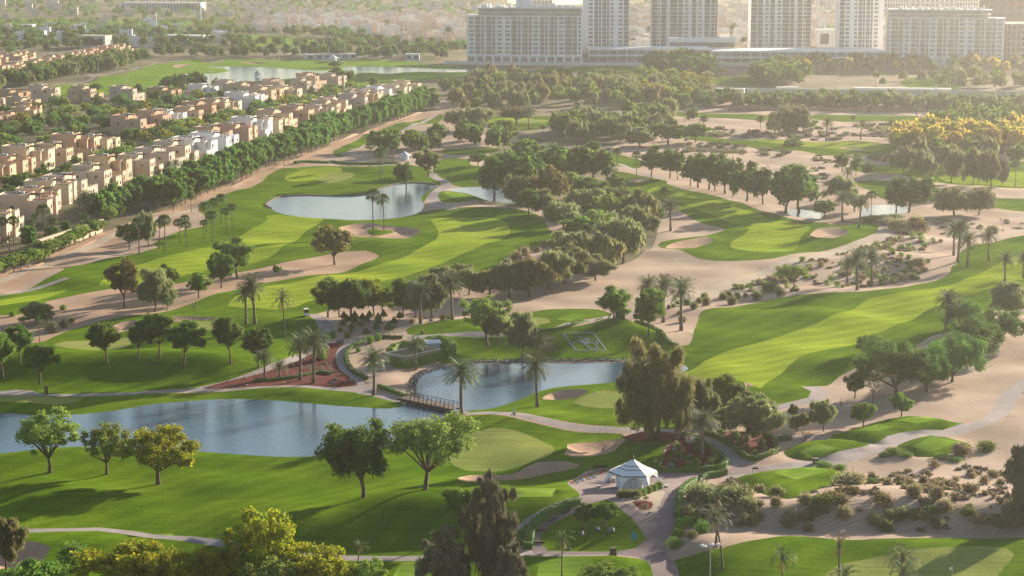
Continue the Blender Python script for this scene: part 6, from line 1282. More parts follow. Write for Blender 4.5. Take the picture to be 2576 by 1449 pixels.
hedge([(1775, 1094), (1800, 1104), (1825, 1122), (1850, 1139), (1875, 1157), (1900, 1162), (1928, 1154), (1945, 1146), (1955, 1137), (1947, 1124), (1957, 1112), (1990, 1110)], .9, 1.0, 'clipped hedge around the right mulch bed under the feathery trees', 2)
hedge([(1762, 1208), (1778, 1203), (1800, 1199), (1826, 1194)], .9, 1.1, 'short straight clipped hedge right of the gazebo', 3)
hedge([(1748, 1214), (1726, 1227), (1714, 1242), (1711, 1262), (1709, 1287), (1705, 1304)], 1.0, 1.0, 'clipped hedge running down the plaza road below the gazebo', 4)
hedge([(1453, 1266), (1413, 1281), (1377, 1296), (1350, 1318), (1338, 1336), (1331, 1360), (1328, 1382)], 1.5, 1.0, 'ivy-topped hedge between the stepped walk and upper path', 5)
hedge([(1310, 1372), (1300, 1362), (1312, 1345), (1330, 1332)], 1.6, .7, 'low broad hedge left of the stepped walk', 6)
hedge([(1012, 852), (944, 853), (914, 861), (889, 872), (874, 884), (871, 899), (877, 919), (887, 937), (907, 952), (921, 961)], .9, .8, 'low green hedge following the inside of the path loop', 7)
hedge([(952, 977), (982, 984), (1007, 991), (1025, 995)], .9, .8, 'low hedge leading to the footbridge', 8)
hedge([(1356, 832), (1438, 820), (1513, 810)], .9, .7, 'dark hedge along the top of the logo slope', 9)
hedge([(1600, 818), (1638, 835), (1675, 858), (1704, 873)], .9, .6, 'dark hedge down the right shoulder of the logo slope', 10)
hedge([(644, 950), (682, 953), (719, 951), (757, 947), (794, 937), (804, 935), (834, 943)], .9, .6, 'wavy low hedge across the red mulch garden', 11)
hedge([(985, 905), (995, 918), (1018, 925), (1060, 915), (1112, 900)], 1.3, 1.7, 'tall leafy hedge in front of the walled enclosure', 12, lm='l_green')
hedge([(980, 893), (1000, 880), (1050, 873), (1100, 862), (1130, 868), (1140, 885), (1118, 898)], 1.8, 2.0, 'tall leafy hedge behind the walled enclosure', 13, lm='l_green')
hedge([(743, 416), (770, 413), (800, 413), (828, 413)], 2.2, 1.0, 'dark clipped hedge at the far path, left one', 14)
hedge([(834, 410), (870, 413), (920, 414), (1000, 413)], 2.2, 1.0, 'dark clipped hedge at the far path, right one', 15)
# ------------------------------------------------------------------ gazebo
def gazebo(px, py, label, det=True):
    X, Y = G(px, py); o = empty('gazebo', (X, Y, hz(X, Y)+.02)); tag(o, label, 'gazebo')
    n = 6; Re, Rf, He, Ha = 4.15, 6.0, 3.15, 5.3
    ang = [math.radians(60*k) for k in range(n)]
    E = [Vector((Re*math.cos(a), Re*math.sin(a), He)) for a in ang]; Ft = [Vector((Rf*math.cos(a), Rf*math.sin(a), 0)) for a in ang]; A = Vector((0, 0, Ha))
    V = []; F = []
    def lev(t): return [e.lerp(A, t)-Vector((0, 0, .18*math.sin(math.pi*t))) for e in E]
    tl_ = [0, .2, .4, .6, .8, .97]
    for t in tl_: V += lev(t)
    for i in range(len(tl_)-1):
        for k in range(n): F.append((i*n+k, i*n+(k+1) % n, (i+1)*n+(k+1) % n, (i+1)*n+k))
    meshobj('roof', V, F, M['tentw'], o)
    # arched skirts between the legs
    V = []; F = []; m = 22
    for k in range(n):
        a, b = E[k], E[(k+1) % n]; c, d = Ft[k], Ft[(k+1) % n]; b0 = len(V)
        for i in range(m+1):
            u = i/m; q = abs(2*u-1)
            vm = .16+.84*(max(0, q-.0)**3.2) if q < .955 else 1.0
            for v in (0, .5, 1):
                vv = vm*v; p = a.lerp(b, u).lerp(c.lerp(d, u), vv); 
                mid = (a+b)/2; p = p+Vector((mid.x, mid.y, 0)).normalized()*(-.35*math.sin(math.pi*vv)); V.append(p)
        for i in range(m):
            for j in range(2): q = b0+i*3+j; F.append((q, q+3, q+4, q+1))
    sk = meshobj('skirt', V, F, M['tentw'], o); md = sk.modifiers.new('s', 'SOLIDIFY'); md.thickness = .1
    st = MB()
    for t in (.33, .56):
        L = lev(t)
        for k in range(n):
            p, q = L[k], L[(k+1) % n]; st.tube([p+Vector((0, 0, .05)), q+Vector((0, 0, .05))], .045, 4)
    st.build('stripe', M['black'], o)
    dn = MB()
    for k in range(n):
        a, b = E[k], E[(k+1) % n]; nr = ((a+b)/2); nr.z = 0; nr.normalize(); t_ = (b-a).normalized()
        for i in range(8):
            p = a.lerp(b, (i+.5)/8)+nr*.07+Vector((0, 0, -.2)); w = t_*.19; h = Vector((0, 0, .17))-nr*.10; z_ = nr*.09
            dn.add([p-w-h, p+w-h, p+w+h, p-w+h, p-w-h+z_, p+w-h+z_, p+w+h+z_, p-w+h+z_], [(0, 1, 2, 3), (4, 7, 6, 5), (0, 4, 5, 1), (2, 6, 7, 3), (1, 5, 6, 2), (0, 3, 7, 4)])
    dn.build('eave_squares', M['black'], o)
    MB().lathe([(.34, 0), (.30, .1), (.1, .18), (.1, .35), (.17, .45), (.08, .58), (.13, .7), (.05, .85), (.01, 1.1)], 10, (0, 0, Ha-.12)).build('finial', M['black'], o)
    r = MB(); r.lathe([(3.0, 0), (3.0, 2.95)], 6, (0, 0, 0)); rm = r.build('room', M['tentw'], o)
    for k in range(n):
        a = math.radians(60*k+30); mb = MB(); mb.box(2.62, 2.66, -.45, .45, .05, 2.1); mb.v = [(x*math.cos(a)-y*math.sin(a), x*math.sin(a)+y*math.cos(a), z) for x, y, z in mb.v]; dd = mb.build('door', M['white'], o)
        fr = MB(); fr.box(2.60, 2.68, -.52, -.455, 0, 2.2).box(2.60, 2.68, .455, .52, 0, 2.2).box(2.60, 2.68, -.52, .52, 2.11, 2.2); fr.v = [(x*math.cos(a)-y*math.sin(a), x*math.sin(a)+y*math.cos(a), z) for x, y, z in fr.v]; fr.build('frame', M['steel'], dd)
    if det:
        mb = MB().box(-.18, .18, -2.72, -2.66, 2.4, 2.75).build('notice', M['brownst'], o)
    for k in range(n):
        p = Ft[k]; MB().box(p.x-.3, p.x+.3, p.y-.25, p.y+.25, -.2, .38).build('foot', M['white'], o); 
        MB().box(p.x-.32, p.x-.05, p.y-.27, p.y+.27, -.1, .26).build('foot_band', M['black'], o)
    return o
gazebo(1592, 1226, 'large white hexagonal tent gazebo with black stripes on the plaza')
g_ = gazebo(1018, 404, 'far white tent gazebo among palms beyond the upper pond', False); g_.scale = (.66, .66, .8)
gazebo(838, 155, 'small distant white tent pavilion behind the far lake', False)
X, Y = G(1531, 1214); o = empty('litter_bin', (X, Y, hz(X, Y))); tag(o, 'grey litter bin beside the left door of the gazebo', 'bin'); MB().box(-.35, .35, -.35, .35, 0, 1.1).build('body', M['steel'], o); MB().box(-.4, .4, -.4, .4, 1.1, 1.2).build('lid', M['white'], o)
# ------------------------------------------------------------------ footbridge
a = Vector((*G(1012, 1002), 0)); b = Vector((*G(1151, 1031), 0)); L = (b-a).length
o = empty('footbridge', (a.x, a.y, 0.25), math.atan2(b.y-a.y, b.x-a.x)); tag(o, 'timber footbridge with dark railings over the pond narrows', 'bridge')
M['deck'] = mat('weathered planks', (.27, .20, .16), .85, var=.3, scale=2)
dk = MB()
for i in range(int(L/.3)): dk.box(i*.3, i*.3+.27, -1.4, 1.4, 0, .08)
dk.build('deck', M['deck'], o)
MB().box(0, L, -1.3, -1.1, -.5, -.003).box(0, L, 1.1, 1.3, -.5, -.003).build('beams', M['wood'], o)
for s in (-1, 1):
    r = MB(); r.box(0, L, s*1.38-.05, s*1.38+.05, 1.05, 1.15).box(0, L, s*1.38-.03, s*1.38+.03, .62, .68); r.build('railing', M['wood'], o)
    for i in range(14): x = L*i/13; MB().box(x-.05, x+.05, s*1.38-.045, s*1.38+.045, -.3, 1.045).build('post', M['wood'], o)
    br = MB()
    for i in range(1, 13, 2): x = L*i/13; br.tube([(x, s*1.42, .9), (x, s*2.0, .05)], .045, 4)
    br.build('braces', M['wood'], o)
for x in (L*.3, L*.7):
    MB().box(x-.15, x+.15, -1.2, 1.2, -1.5, -.5).build('pier', M['wood'], o)
# ------------------------------------------------------------------ people
def person(name, X, Y, rz, label, joints, cols, hat=True):
    o = empty(name, (X, Y, hz(X, Y)), rz); tag(o, label, 'person')
    V = [j[0] for j in joints['v']]; me = bpy.data.meshes.new('body'); me.from_pydata(V, joints['e'], []); me.update()
    b = link(bpy.data.objects.new('body', me), o); md = b.modifiers.new('Skin', 'SKIN'); 
    for i, j in enumerate(joints['v']): me.skin_vertices[0].data[i].radius = (j[1], j[1]*.85) if False else (j[1], j[1])
    me.skin_vertices[0].data[0].use_root = True; sb = b.modifiers.new('Sub', 'SUBSURF'); sb.levels = 1; sb.render_levels = 2; me.materials.append(cols['skin'])
    return o, b
def skinned(name, verts, edges, m, parent):
    me = bpy.data.meshes.new(name); me.from_pydata([v[0] for v in verts], edges, []); me.update(); b = link(bpy.data.objects.new(name, me), parent)
    b.modifiers.new('Skin', 'SKIN')
    if not me.skin_vertices: bm = bmesh.new(); bm.from_mesh(me); bm.verts.layers.skin.verify(); bm.to_mesh(me); bm.free()
    for i, v in enumerate(verts): me.skin_vertices[0].data[i].radius = (v[1], v[1]*(v[2] if len(v) > 2 else 1))
    me.skin_vertices[0].data[0].use_root = True
    s = b.modifiers.new('Sub', 'SUBSURF'); s.levels = 1; s.render_levels = 2; me.materials.append(m); return b
def human(X, Y, rz, label, bend=0.0, sit=False, shirt=(.6, .65, .72), trousers=(.03, .035, .05), stance=.14, arms='side', cap=(.5, .6, .75), zoff=0.0):
    o = empty('person', (X, Y, hz(X, Y)+zoff), rz); tag(o, label, 'person')
    c, s = math.cos(bend), math.sin(bend); hipz = .92 if not sit else .50
    def up(d, x=0, y=0): return (x, y-d*s if not sit else y-d*s, hipz+d*c)      # spine direction leans to -y
    kn = [(sx*stance*.9, -.04 if not sit else -.45, .48 if not sit else .52) for sx in (-1, 1)]; an = [(sx*stance, .02 if not sit else -.50, .08) for sx in (-1, 1)]
    sh = [(sx*.19, *up(.50)[1:]) for sx in (-1, 1)]
    if arms == 'side': el = [(sx*.25, sh[0][1]+.02, sh[0][2]-.28) for sx in (-1, 1)]; ha = [(sx*.25, sh[0][1]-.10, sh[0][2]-.53) for sx in (-1, 1)]
    elif arms == 'putt': el = [(sx*.17, sh[0][1]-.08, sh[0][2]-.27) for sx in (-1, 1)]; ha = [(sx*.03, sh[0][1]-.20, sh[0][2]-.50) for sx in (-1, 1)]
    else: el = [(sx*.24, sh[0][1]-.16, sh[0][2]-.22) for sx in (-1, 1)]; ha = [(sx*.16, sh[0][1]-.42, sh[0][2]-.18) for sx in (-1, 1)]
    V = [((0, 0, hipz), .14, .8), (up(.22), .125, .75), (up(.42), .15, .75), (up(.55), .06), (up(.63), .055), (up(.74), .098), (up(.83), .075)]; E = [(0, 1), (1, 2), (2, 3), (3, 4), (4, 5), (5, 6)]
    for k in range(2):
        n = len(V); sx = (-1, 1)[k]
        V += [((sx*.10, 0, hipz-.08), .10), (kn[k], .07), (an[k], .048), ((an[k][0], an[k][1]-.14, .04), .045)]; E += [(0, n), (n, n+1), (n+1, n+2), (n+2, n+3)]
        n = len(V); V += [(sh[k], .065), (el[k], .047), (ha[k], .034), (tuple(Vector(ha[k])+Vector((0, -.04, -.08))), .03)]; E += [(2, n), (n, n+1), (n+1, n+2), (n+2, n+3)]
        hd = Vector(ha[k])+Vector((0, -.04, -.08))
        for f in range(5):
            n2 = len(V); t = Vector(((f-2)*.018, -.02-.01*(f == 2), -.055-.012*(f in (1, 2, 3)))) if f else Vector((-sx*.045, -.03, -.01))
            V += [(tuple(hd+t), .009)]; E += [(n+3, n2)]
    skinned('body', V, E, M['skin'], o)
    ms = mat('shirt', shirt, .8); mt = mat('trousers', trousers, .8)
    skinned('shirt', [(up(.03), .155, .85), (up(.22), .142, .85), (up(.42), .168, .82), (up(.53), .08)]+[(sh[0], .082), (tuple(Vector(sh[0]).lerp(Vector(el[0]), .75)), .066), (sh[1], .082), (tuple(Vector(sh[1]).lerp(Vector(el[1]), .75)), .066)], [(0, 1), (1, 2), (2, 3), (2, 4), (4, 5), (2, 6), (6, 7)], ms, o)
    skinned('trousers', [((0, 0, hipz+.02), .155, .85)]+[w for k in range(2) for w in (((((-1, 1)[k])*.10, 0, hipz-.08), .115), (kn[k], .088), (tuple(Vector(kn[k]).lerp(Vector(an[k]), .85)), .07))], [(0, 1), (1, 2), (2, 3), (0, 4), (4, 5), (5, 6)], mt, o)
    hd = Vector(up(.78)); MB().lathe([(.108, 0), (.11, .04), (.085, .09), (.03, .115)], 12, (hd.x, hd.y, hd.z)).box(-.08, .08, hd.y-.2, hd.y-.06, hd.z+.005, hd.z+.025).build('cap', mat('cap cloth', cap, .8), o)
    MB().blob((0, hd.y-.105, hd.z-.065), (.014, .02, .016), 1, 6, 4, 0).build('nose', M['skin'], o)
    return o
X, Y = G(1294, 1068); human(X, Y, math.pi*.9, 'golfer in pale shirt and dark trousers walking on the path below the pond', shirt=(.55, .6, .7), cap=(.35, .45, .6))
bo_ = empty('golf_bag', (X-.42, Y, hz(X, Y)+.55), 0); tag(bo_, 'blue and white golf bag slung at the hip of the walking golfer', 'golf bag'); bo_.rotation_euler = (0, math.radians(62), .3)
MB().lathe([(.13, -.35), (.14, 0), (.13, .45), (.14, .47)], 12).build('bag', mat('blue nylon', (.12, .3, .6), .7), bo_)
cl = MB()
for k in range(6): a = k; cl.tube([(.05*math.cos(a), .05*math.sin(a), .4), (.08*math.cos(a), .08*math.sin(a), .8)], .014, 5).blob((.08*math.cos(a), .08*math.sin(a), .82), (.04, .03, .05), k, 6, 4)
cl.build('clubs', M['steel'], bo_)
X, Y = G(533, 817); human(X, Y, math.pi*.5, 'golfer in black bending over a putt on the left green', bend=.75, shirt=(.015, .015, .02), trousers=(.02, .02, .025), arms='putt', stance=.2, cap=(.6, .6, .6))
pt_ = MB().tube([(0, -.55, .02), (0, -.50, .75)], .014, 5).box(-.06, .06, -.58, -.53, 0, .035).build('putter', M['steel']); pt_.location = (X, Y, hz(X, Y)); pt_.rotation_euler = (0, 0, math.pi*.5); tag(pt_, 'thin putter held by the golfer on the left green', 'golf club')
# golf carts
def cart(px, py, rz, label, driver=True):
    X, Y = G(px, py); o = empty('golf_cart', (X, Y, hz(X, Y)+.02), rz); tag(o, label, 'golf cart')
    b = MB(); b.add([(-.6, -1.2, .3), (.6, -1.2, .3), (.6, 1.15, .3), (-.6, 1.15, .3), (-.55, -1.15, .72), (.55, -1.15, .72), (.58, -.45, .95), (-.58, -.45, .95), (-.58, -.40, .42), (.58, -.40, .42), (.58, 1.1, .42), (-.58, 1.1, .42)], [(0, 3, 2, 1), (0, 1, 5, 4), (4, 5, 6, 7), (7, 6, 9, 8), (8, 9, 10, 11), (2, 3, 11, 10), (0, 4, 7, 8, 11, 3), (1, 2, 10, 9, 6, 5)]).build('body', M['white'], o)
    MB().box(-.55, .55, .35, .95, .43, .78).build('seat', M['black'], o); MB().box(-.55, .55, .96, 1.06, .6, 1.25).build('seat_back', M['black'], o)
    MB().box(-.62, .62, -.75, 1.2, 1.88, 1.96).build('roof', M['white'], o)
    for x in (-.56, .56):
        for y0, y1 in ((-.55, -.6), (1.1, 1.1)): MB().tube([(x, y0, .8), (x, y1, 1.89)], .03, 6).build('roof_post', M['black'], o)
    MB().box(-.52, .52, -.62, -.6, .96, 1.8).build('windshield', M['win'], o)
    for x in (-.56, .56):
        for y in (-.8, .75):
            w = MB().tube([(x-.09, y, .25), (x+.09, y, .25)], .25, 14).build('wheel', M['black'], o); MB().tube([(x-.1, y, .25), (x+.1, y, .25)], .12, 10).build('hub', M['white'], w)
    for x in (-.4, .4): MB().box(x-.1, x+.1, -1.2, -1.16, .52, .62).build('headlight', M['win'], o)
    MB().box(-.5, .5, 1.16, 1.5, .35, .6).build('bag_rack', M['black'], o)
    if driver: human(X+.05, Y+.1, rz, 'driver sitting in the golf cart on the left fairway', sit=True, shirt=(.25, .28, .33), arms='front', zoff=.42 if False else .30)
    return o
cart(771, 801, .15, 'white golf cart parked on the grass at the end of the path')
cart(1728, 356, .6, 'distant golf cart on the upper fairway', False)
cart(318, 178, .6, 'tiny golf cart on the far left path', False)
# flags
for k, (x, y, lab) in enumerate([(1498, 1012, 'white flag on a stick on the green behind the weeping tree'), (2395, 1464, 'white flag on a stick on the bottom right green'), (523, 818, 'white flag on a stick on the left green near the putting golfer'), (816, 453, 'white flag on a stick on the far green above the upper pond'), (1342, 302, 'white flag on a stick on the upper far green')]):
    X, Y = G(x, y); z = hz(X, Y); o = empty('flagstick', (X, Y, z)); tag(o, lab, 'flag'); MB().tube([(0, 0, -.1), (0, 0, 2.3)], .03, 6).build('pole', M['white'], o)
    V = [(-i*.11, .05*math.sin(i*1.3), 2.28-j*.42-.02*i) for i in range(6) for j in (0, 1)]; f = meshobj('cloth', V, [(2*i, 2*i+1, 2*i+3, 2*i+2) for i in range(5)], M['white'], o); f.modifiers.new('s', 'SOLIDIFY').thickness = .01
# signs and markers
def sign(px, py, w, h, z0, m, label, rz=0, name='sign', glyph=None):
    X, Y = G(px, py); o = empty(name, (X, Y, hz(X, Y)), rz); tag(o, label, 'sign')
    for x in ((-w/2+.04, w/2-.04) if w > .7 else (0,)): MB().tube([(x, 0, -.1), (x, 0, z0+h)], .035, 6).build('post', M['black'], o)
    p = MB().box(-w/2, w/2, -.08, -.04, z0, z0+h).build('panel', m, o); return o
sign(1900, 1190, 1.1, .35, .75, M['black'], 'low black tee sign on two posts beside the right path', .1)
sign(1592, 1091, 1.1, .35, .75, M['black'], 'low black sign on two posts under the huge weeping tree', .1)
sign(868, 973, 1.3, .35, .75, M['black'], 'black sign on two posts at the tip of the red garden', .2)
sign(881, 968, .9, .35, .75, M['black'], 'second black sign turned away at the tip of the red garden', 1.2)
sign(1594, 1370, .75, 1.2, .75, M['blue'], 'blue notice board on a post on the triangular lawn', .1)
X, Y = G(1510, 1181); o = MB().box(-1.3, 1.3, -.1, .1, .2, .75).build('banner', M['black']); o.location = (X, Y, hz(X, Y)); o.rotation_euler = (0, 0, .15); tag(o, 'low black banner leaning behind the gazebo', 'banner')
for (x, y, w, h, m, lab) in [(117, 992, .8, 1.9, 'brownst', 'dark brown square pillar beside the apron at the left'), (1542, 1407, 1.2, 1.35, 'brownst', 'brown standing stone on the grass beside the bottom path'), (1062, 840, .8, .8, 'brownst', 'small brown bin beside the tee above the enclosure')]:
    X, Y = G(x, y); o = empty('marker', (X, Y, hz(X, Y))); tag(o, lab, 'marker'); MB().add([(-w/2, -.25, -.1), (w/2, -.25, -.1), (w/2, .25, -.1), (-w/2, .25, -.1), (-w*.42, -.2, h*.96), (w*.4, -.2, h), (w*.42, .2, h*.9), (-w*.4, .2, h*.98)], [(0, 3, 2, 1), (4, 5, 6, 7), (0, 1, 5, 4), (1, 2, 6, 5), (2, 3, 7, 6), (3, 0, 4, 7)]).build('pillar', M[m], o); MB().box(-w*.38, w*.38, -.22, .22, h+.002, h+.05).build('cap_stone', M['stone'], o)
# numbered tee box beside the lowest bright bush
X, Y = G(2052, 1167); o = empty('tee_kiosk', (X, Y, hz(X, Y))); tag(o, 'small black box with white number beside the curved path', 'tee marker'); MB().box(-.55, .55, -.4, .4, 0, 1.0).build('box', M['black'], o); MB().box(-.6, .6, -.45, .45, 1.0, 1.1).build('lid', M['stone'], o)
def text(s, size, m, parent, loc, rot, name='lettering', ext=.01, font=None, align='CENTER'):
    c = bpy.data.curves.new(name, 'FONT'); c.body = s; c.size = size; c.extrude = ext; c.align_x = align; t = bpy.data.objects.new(name, c); link(t, parent); t.location = loc; t.rotation_euler = rot; c.materials.append(m)
    dg = bpy.context.evaluated_depsgraph_get(); me = bpy.data.meshes.new_from_object(t.evaluated_get(dg)); t2 = bpy.data.objects.new(name, me); me.materials.clear(); me.materials.append(m); bpy.data.objects.remove(t); link(t2, parent); t2.location = loc; t2.rotation_euler = rot; return t2
text('14', .62, M['white'], o, (-.02, -.42, .22), (math.pi/2, 0, 0))
# boulders
def boulder(x, y, w, label, group=None, h=.7, seed=0):
    X, Y = G(x, y); W_ = w/ppm(y)/2; b = MB().blob((0, 0, W_*h*.5), (W_, W_*.75, W_*h), seed, 9, 6, .10).build('boulder', M['stone']); b.location = (X, Y, hz(X, Y)-.08); b.rotation_euler = (0, 0, seed*1.3); return tag(b, label, 'boulder', group)
boulder(1463, 1344, 18, 'smallest boulder on the triangular lawn, left of three', seed=1); boulder(1502, 1334, 18, 'middle boulder on the triangular lawn', seed=2); boulder(1538, 1337, 23, 'largest boulder on the triangular lawn, right of three', seed=3); boulder(1432, 1382, 18, 'flat stone slab at the lower edge of the triangular lawn', seed=4, h=.35)
for i, (x, y, w) in enumerate([(616, 944, 10), (575, 953, 10), (583, 964, 9), (620, 966, 11), (644, 937, 8), (708, 951, 10), (764, 900, 10), (764, 944, 15), (804, 934, 15), (816, 910, 13), (832, 946, 10), (844, 960, 16), (832, 966, 12), (843, 967, 10), (725, 964, 11), (824, 872, 11), (818, 863, 9), (855, 862, 22), (866, 834, 10), (833, 862, 8), (933, 834, 10), (955, 838, 14), (940, 818, 10), (1085, 812, 14)]): boulder(x, y, w, 'pale grey boulder in or beside the red mulch garden', 'boulders around the red mulch garden', .55, i+10)
for i, (x, y, w) in enumerate([(1698, 1138, 18), (1715, 1160, 12), (1700, 1161, 12), (1690, 1176, 20), (1737, 1152, 12), (1776, 1172, 14), (1765, 1180, 12), (1860, 1118, 12), (1862, 1135, 14), (1870, 1143, 10), (1905, 1156, 14), (1920, 1144, 10)]): boulder(x, y, w, 'blue-grey boulder in the hedged mulch beds', 'boulders in the hedged mulch beds', .8, i+40)
for i, (x, y, w) in enumerate([(1635, 1290, 8), (1580, 1260, 6), (1562, 1253, 9), (1555, 1252, 6), (1598, 1278, 5), (1658, 1276, 6), (1612, 1282, 6), (1640, 1268, 6)]): boulder(x, y, w, 'small pale stone in the sand garden before the gazebo', 'small stones before the gazebo', .6, i+60)
for i in range(34):
    rg = random.Random(i+3); boulder(512+i*2.0+rg.uniform(-2, 2), 970-i*.18+rg.uniform(-3, 1), rg.uniform(2.5, 5), 'small white stone in the border at the tip of the red garden', 'white border stones of the red garden', .7, i+80)
for n_ in range(5):
    pass
st = MB(); rg = random.Random(4)
for P_ in ([(1108, 922), (1181, 908), (1288, 905), (1413, 905), (1538, 903), (1640, 903), (1690, 906)], [(1110, 915), (1085, 925), (1060, 935), (1044, 948), (1036, 966), (1042, 988), (1052, 996)]):
    c = cr_open(GA(P_), .45)
    for p in c:
        for q in range(3): dx, dy = rg.uniform(-.8, .8), rg.uniform(-.6, 1.6); x, y = p[0]+dx, p[1]+dy; s_ = rg.uniform(.12, .3); st.blob((x, y, -.35+dy*.2), (s_, s_, s_*.8), int(x*10), 5, 3, .15)
o = st.build('shore_stones', M['stone']); tag(o, 'loose grey stones lining the pond shore below the slope', 'stones', kind='stuff')
def edging(P, label, seed):
    c = cr_open(GA(P), 1.2); m_ = MB(); V = []; F = []
    for i in range(len(c)):
        p = np.array(c[i]); d = np.array(c[min(i+1, len(c)-1)])-np.array(c[max(i-1, 0)]); d = d/(np.linalg.norm(d)+1e-9); nr = np.array((-d[1], d[0]))
        for s_, z_ in ((-.35, -.4), (-.35, .36), (.35, .36), (.35, -.4)): q_ = p+nr*s_; V.append((q_[0], q_[1], WLEV+z_))
        if i: F += [(4*i-4+k, 4*i+k, 4*i+(k+1) % 4, 4*i-4+(k+1) % 4) for k in range(4)]
    m_.add(V, F)
    o = m_.build('retaining_edge', M['soil']); tag(o, label, 'edging')
edging([(681, 520), (669, 513), (675, 505), (694, 495), (714, 491), (769, 488), (869, 490), (919, 485), (956, 472), (989, 462), (1024, 457), (1069, 458), (1094, 461)], 'brown timber edging round the upper pond shore', 1)
# ------------------------------------------------------------------ walled enclosure with shed
A_, B_, C_, D_ = [Vector((*G(*p), 0)) for p in ((995, 903), (1022, 917), (1108, 897), (1083, 884))]
z = hz(B_.x, B_.y); o = empty('enclosure', (B_.x, B_.y, z), math.atan2(C_.y-B_.y, C_.x-B_.x)); tag(o, 'low buff walled enclosure overgrown with leaves beside the pond', 'enclosure')
Lx = (C_-B_).length; Ly = 6.5
MB().box(0, Lx, 0, .2, -.5, 2.1).box(0, Lx, Ly, Ly+.2, -.5, 2.1).box(-.2, 0, 0, Ly+.2, -.5, 2.1).box(Lx, Lx+.2, 0, Ly+.2, -.5, 2.1).build('wall', mat('buff wall', (.42, .34, .22), .9, var=.2, scale=.5), o)
MB().box(-.25, Lx+.25, -.05, .25, 2.102, 2.2).box(-.25, Lx+.25, Ly-.05, Ly+.25, 2.102, 2.2).box(-.25, .05, .26, Ly-.06, 2.102, 2.2).build('coping', M['white'], o)
MB().box(.02, Lx-.02, .22, Ly-.02, .0, .25).build('floor', M['sandpad'], o)
s_ = empty('pump_shed', (C_.x-2.0, C_.y+5.2, z), .25); tag(s_, 'pale blue shed with a white slanted roof at the corner of the enclosure', 'shed')
MB().box(-1.5, 1.5, -1.0, 1.0, -.3, 2.5).build('wall', mat('pale blue wall', (.36, .44, .46), .8), s_); MB().add([(-1.9, -1.4, 2.62), (1.9, -1.4, 2.62), (1.9, 1.4, 2.95), (-1.9, 1.4, 2.95), (-1.9, -1.4, 2.74), (1.9, -1.4, 2.74), (1.9, 1.4, 3.07), (-1.9, 1.4, 3.07)], [(0, 3, 2, 1), (4, 5, 6, 7), (0, 1, 5, 4), (1, 2, 6, 5), (2, 3, 7, 6), (3, 0, 4, 7)]).build('roof', M['white'], s_)
# green viewing tower
X, Y = G(1560, 808); o = empty('viewing_tower', (X, Y, hz(X, Y)), .25); tag(o, 'dark green box-shaped viewing stand with a stair on the crest', 'viewing stand')
MB().box(-1, 1, -1, 1, -.4, 3.3).build('box', M['dgreen'], o); MB().box(-1.05, 1.05, -1.05, 1.05, 3.3, 3.38).build('platform', M['dgreen'], o)
sr = MB()
for i in range(10): sr.box(-3.4+i*.24, -3.1+i*.24, -1.2, -.4, .2+i*.31, .26+i*.31)
sr.tube([(-3.5, -1.25, .9), (-1.05, -1.25, 4.1)], .05, 5).tube([(-3.5, -1.25, 0), (-1.05, -1.25, 3.2)], .07, 5).tube([(-3.5, -.35, 0), (-1.05, -.35, 3.2)], .07, 5).build('stair', M['dgreen'], o)
ra = MB()
for x in (-1, 1):
    for y in (-1, 1): ra.tube([(x, y, 3.38), (x, y, 4.3)], .04, 5)
ra.tube([(-1, -1, 4.3), (1, -1, 4.3), (1, 1, 4.3), (-1, 1, 4.3)], .04, 5).build('railing', M['dgreen'], o)
# ------------------------------------------------------------------ slope emblems laid in stone and turf
def q(zx, zy): return (1308+zx*.0977, 823.8+zy*.0977)   # zoomed sketch -> photo units
def lay(lines, w, m, name, label, cat='emblem', lift=.07, parent=None):
    V = []; F = []
    for P_ in lines:
        c = cr_open([G(*q(*p)) for p in P_], .7) if len(P_) > 2 else [tuple(np.array(G(*q(*P_[0])))*(1-t/12)+np.array(G(*q(*P_[1])))*(t/12)) for t in range(13)]
        for i in range(len(c)):
            a = np.array(c[max(i-1, 0)]); b = np.array(c[min(i+1, len(c)-1)]); d = (b-a)/(np.linalg.norm(b-a)+1e-9); nr = np.array((-d[1], d[0]))
            for s in (-1, 1): p = np.array(c[i])+nr*s*w/2; V.append((p[0], p[1], hz(*p)+lift))
            if i: n = len(V); F.append((n-4, n-3, n-1, n-2))
    o = meshobj(name, V, F, m, parent); o.modifiers.new('s', 'SOLIDIFY').thickness = -.1
    return tag(o, label, cat) if label else o
M['edge'] = mat('blue grey kerb', (.24, .28, .32), .7)
M['dirt'] = mat('bare earth emblem', (.17, .11, .085), .95, var=.3, scale=1)
em = lay([[(1105, 160), (1445, 605)], [(1105, 160), (1885, 155)], [(1885, 155), (2230, 570)], [(1445, 605), (2230, 570)]], .34, M['edge'], 'hillside_emblem', 'pale stone emblem in a slanted frame laid on the grass slope')
lay([[(1360, 435), (1430, 385), (1520, 372), (1600, 400), (1660, 440), (1700, 470), (1730, 505), (1800, 545), (1885, 565), (1960, 548), (2030, 530), (1980, 480), (1900, 430), (1830, 405), (1700, 440)], [(1390, 180), (1430, 210), (1480, 232)], [(1480, 245), (1540, 250), (1500, 270), (1560, 290), (1545, 330), (1570, 360)], [(1600, 285), (1720, 320), (1760, 370)], [(1720, 322), (1850, 318), (1960, 345), (2005, 385), (1960, 435)], [(1570, 360), (1740, 320)], [(1590, 378), (1760, 350)], [(1620, 395), (1790, 375)], [(1650, 412), (1810, 392)], [(1670, 430), (1830, 403)], [(1570, 360), (1680, 440)]], .22, M['edge'], 'outline', None, parent=em)
def blobpoly(P_, w): return P_
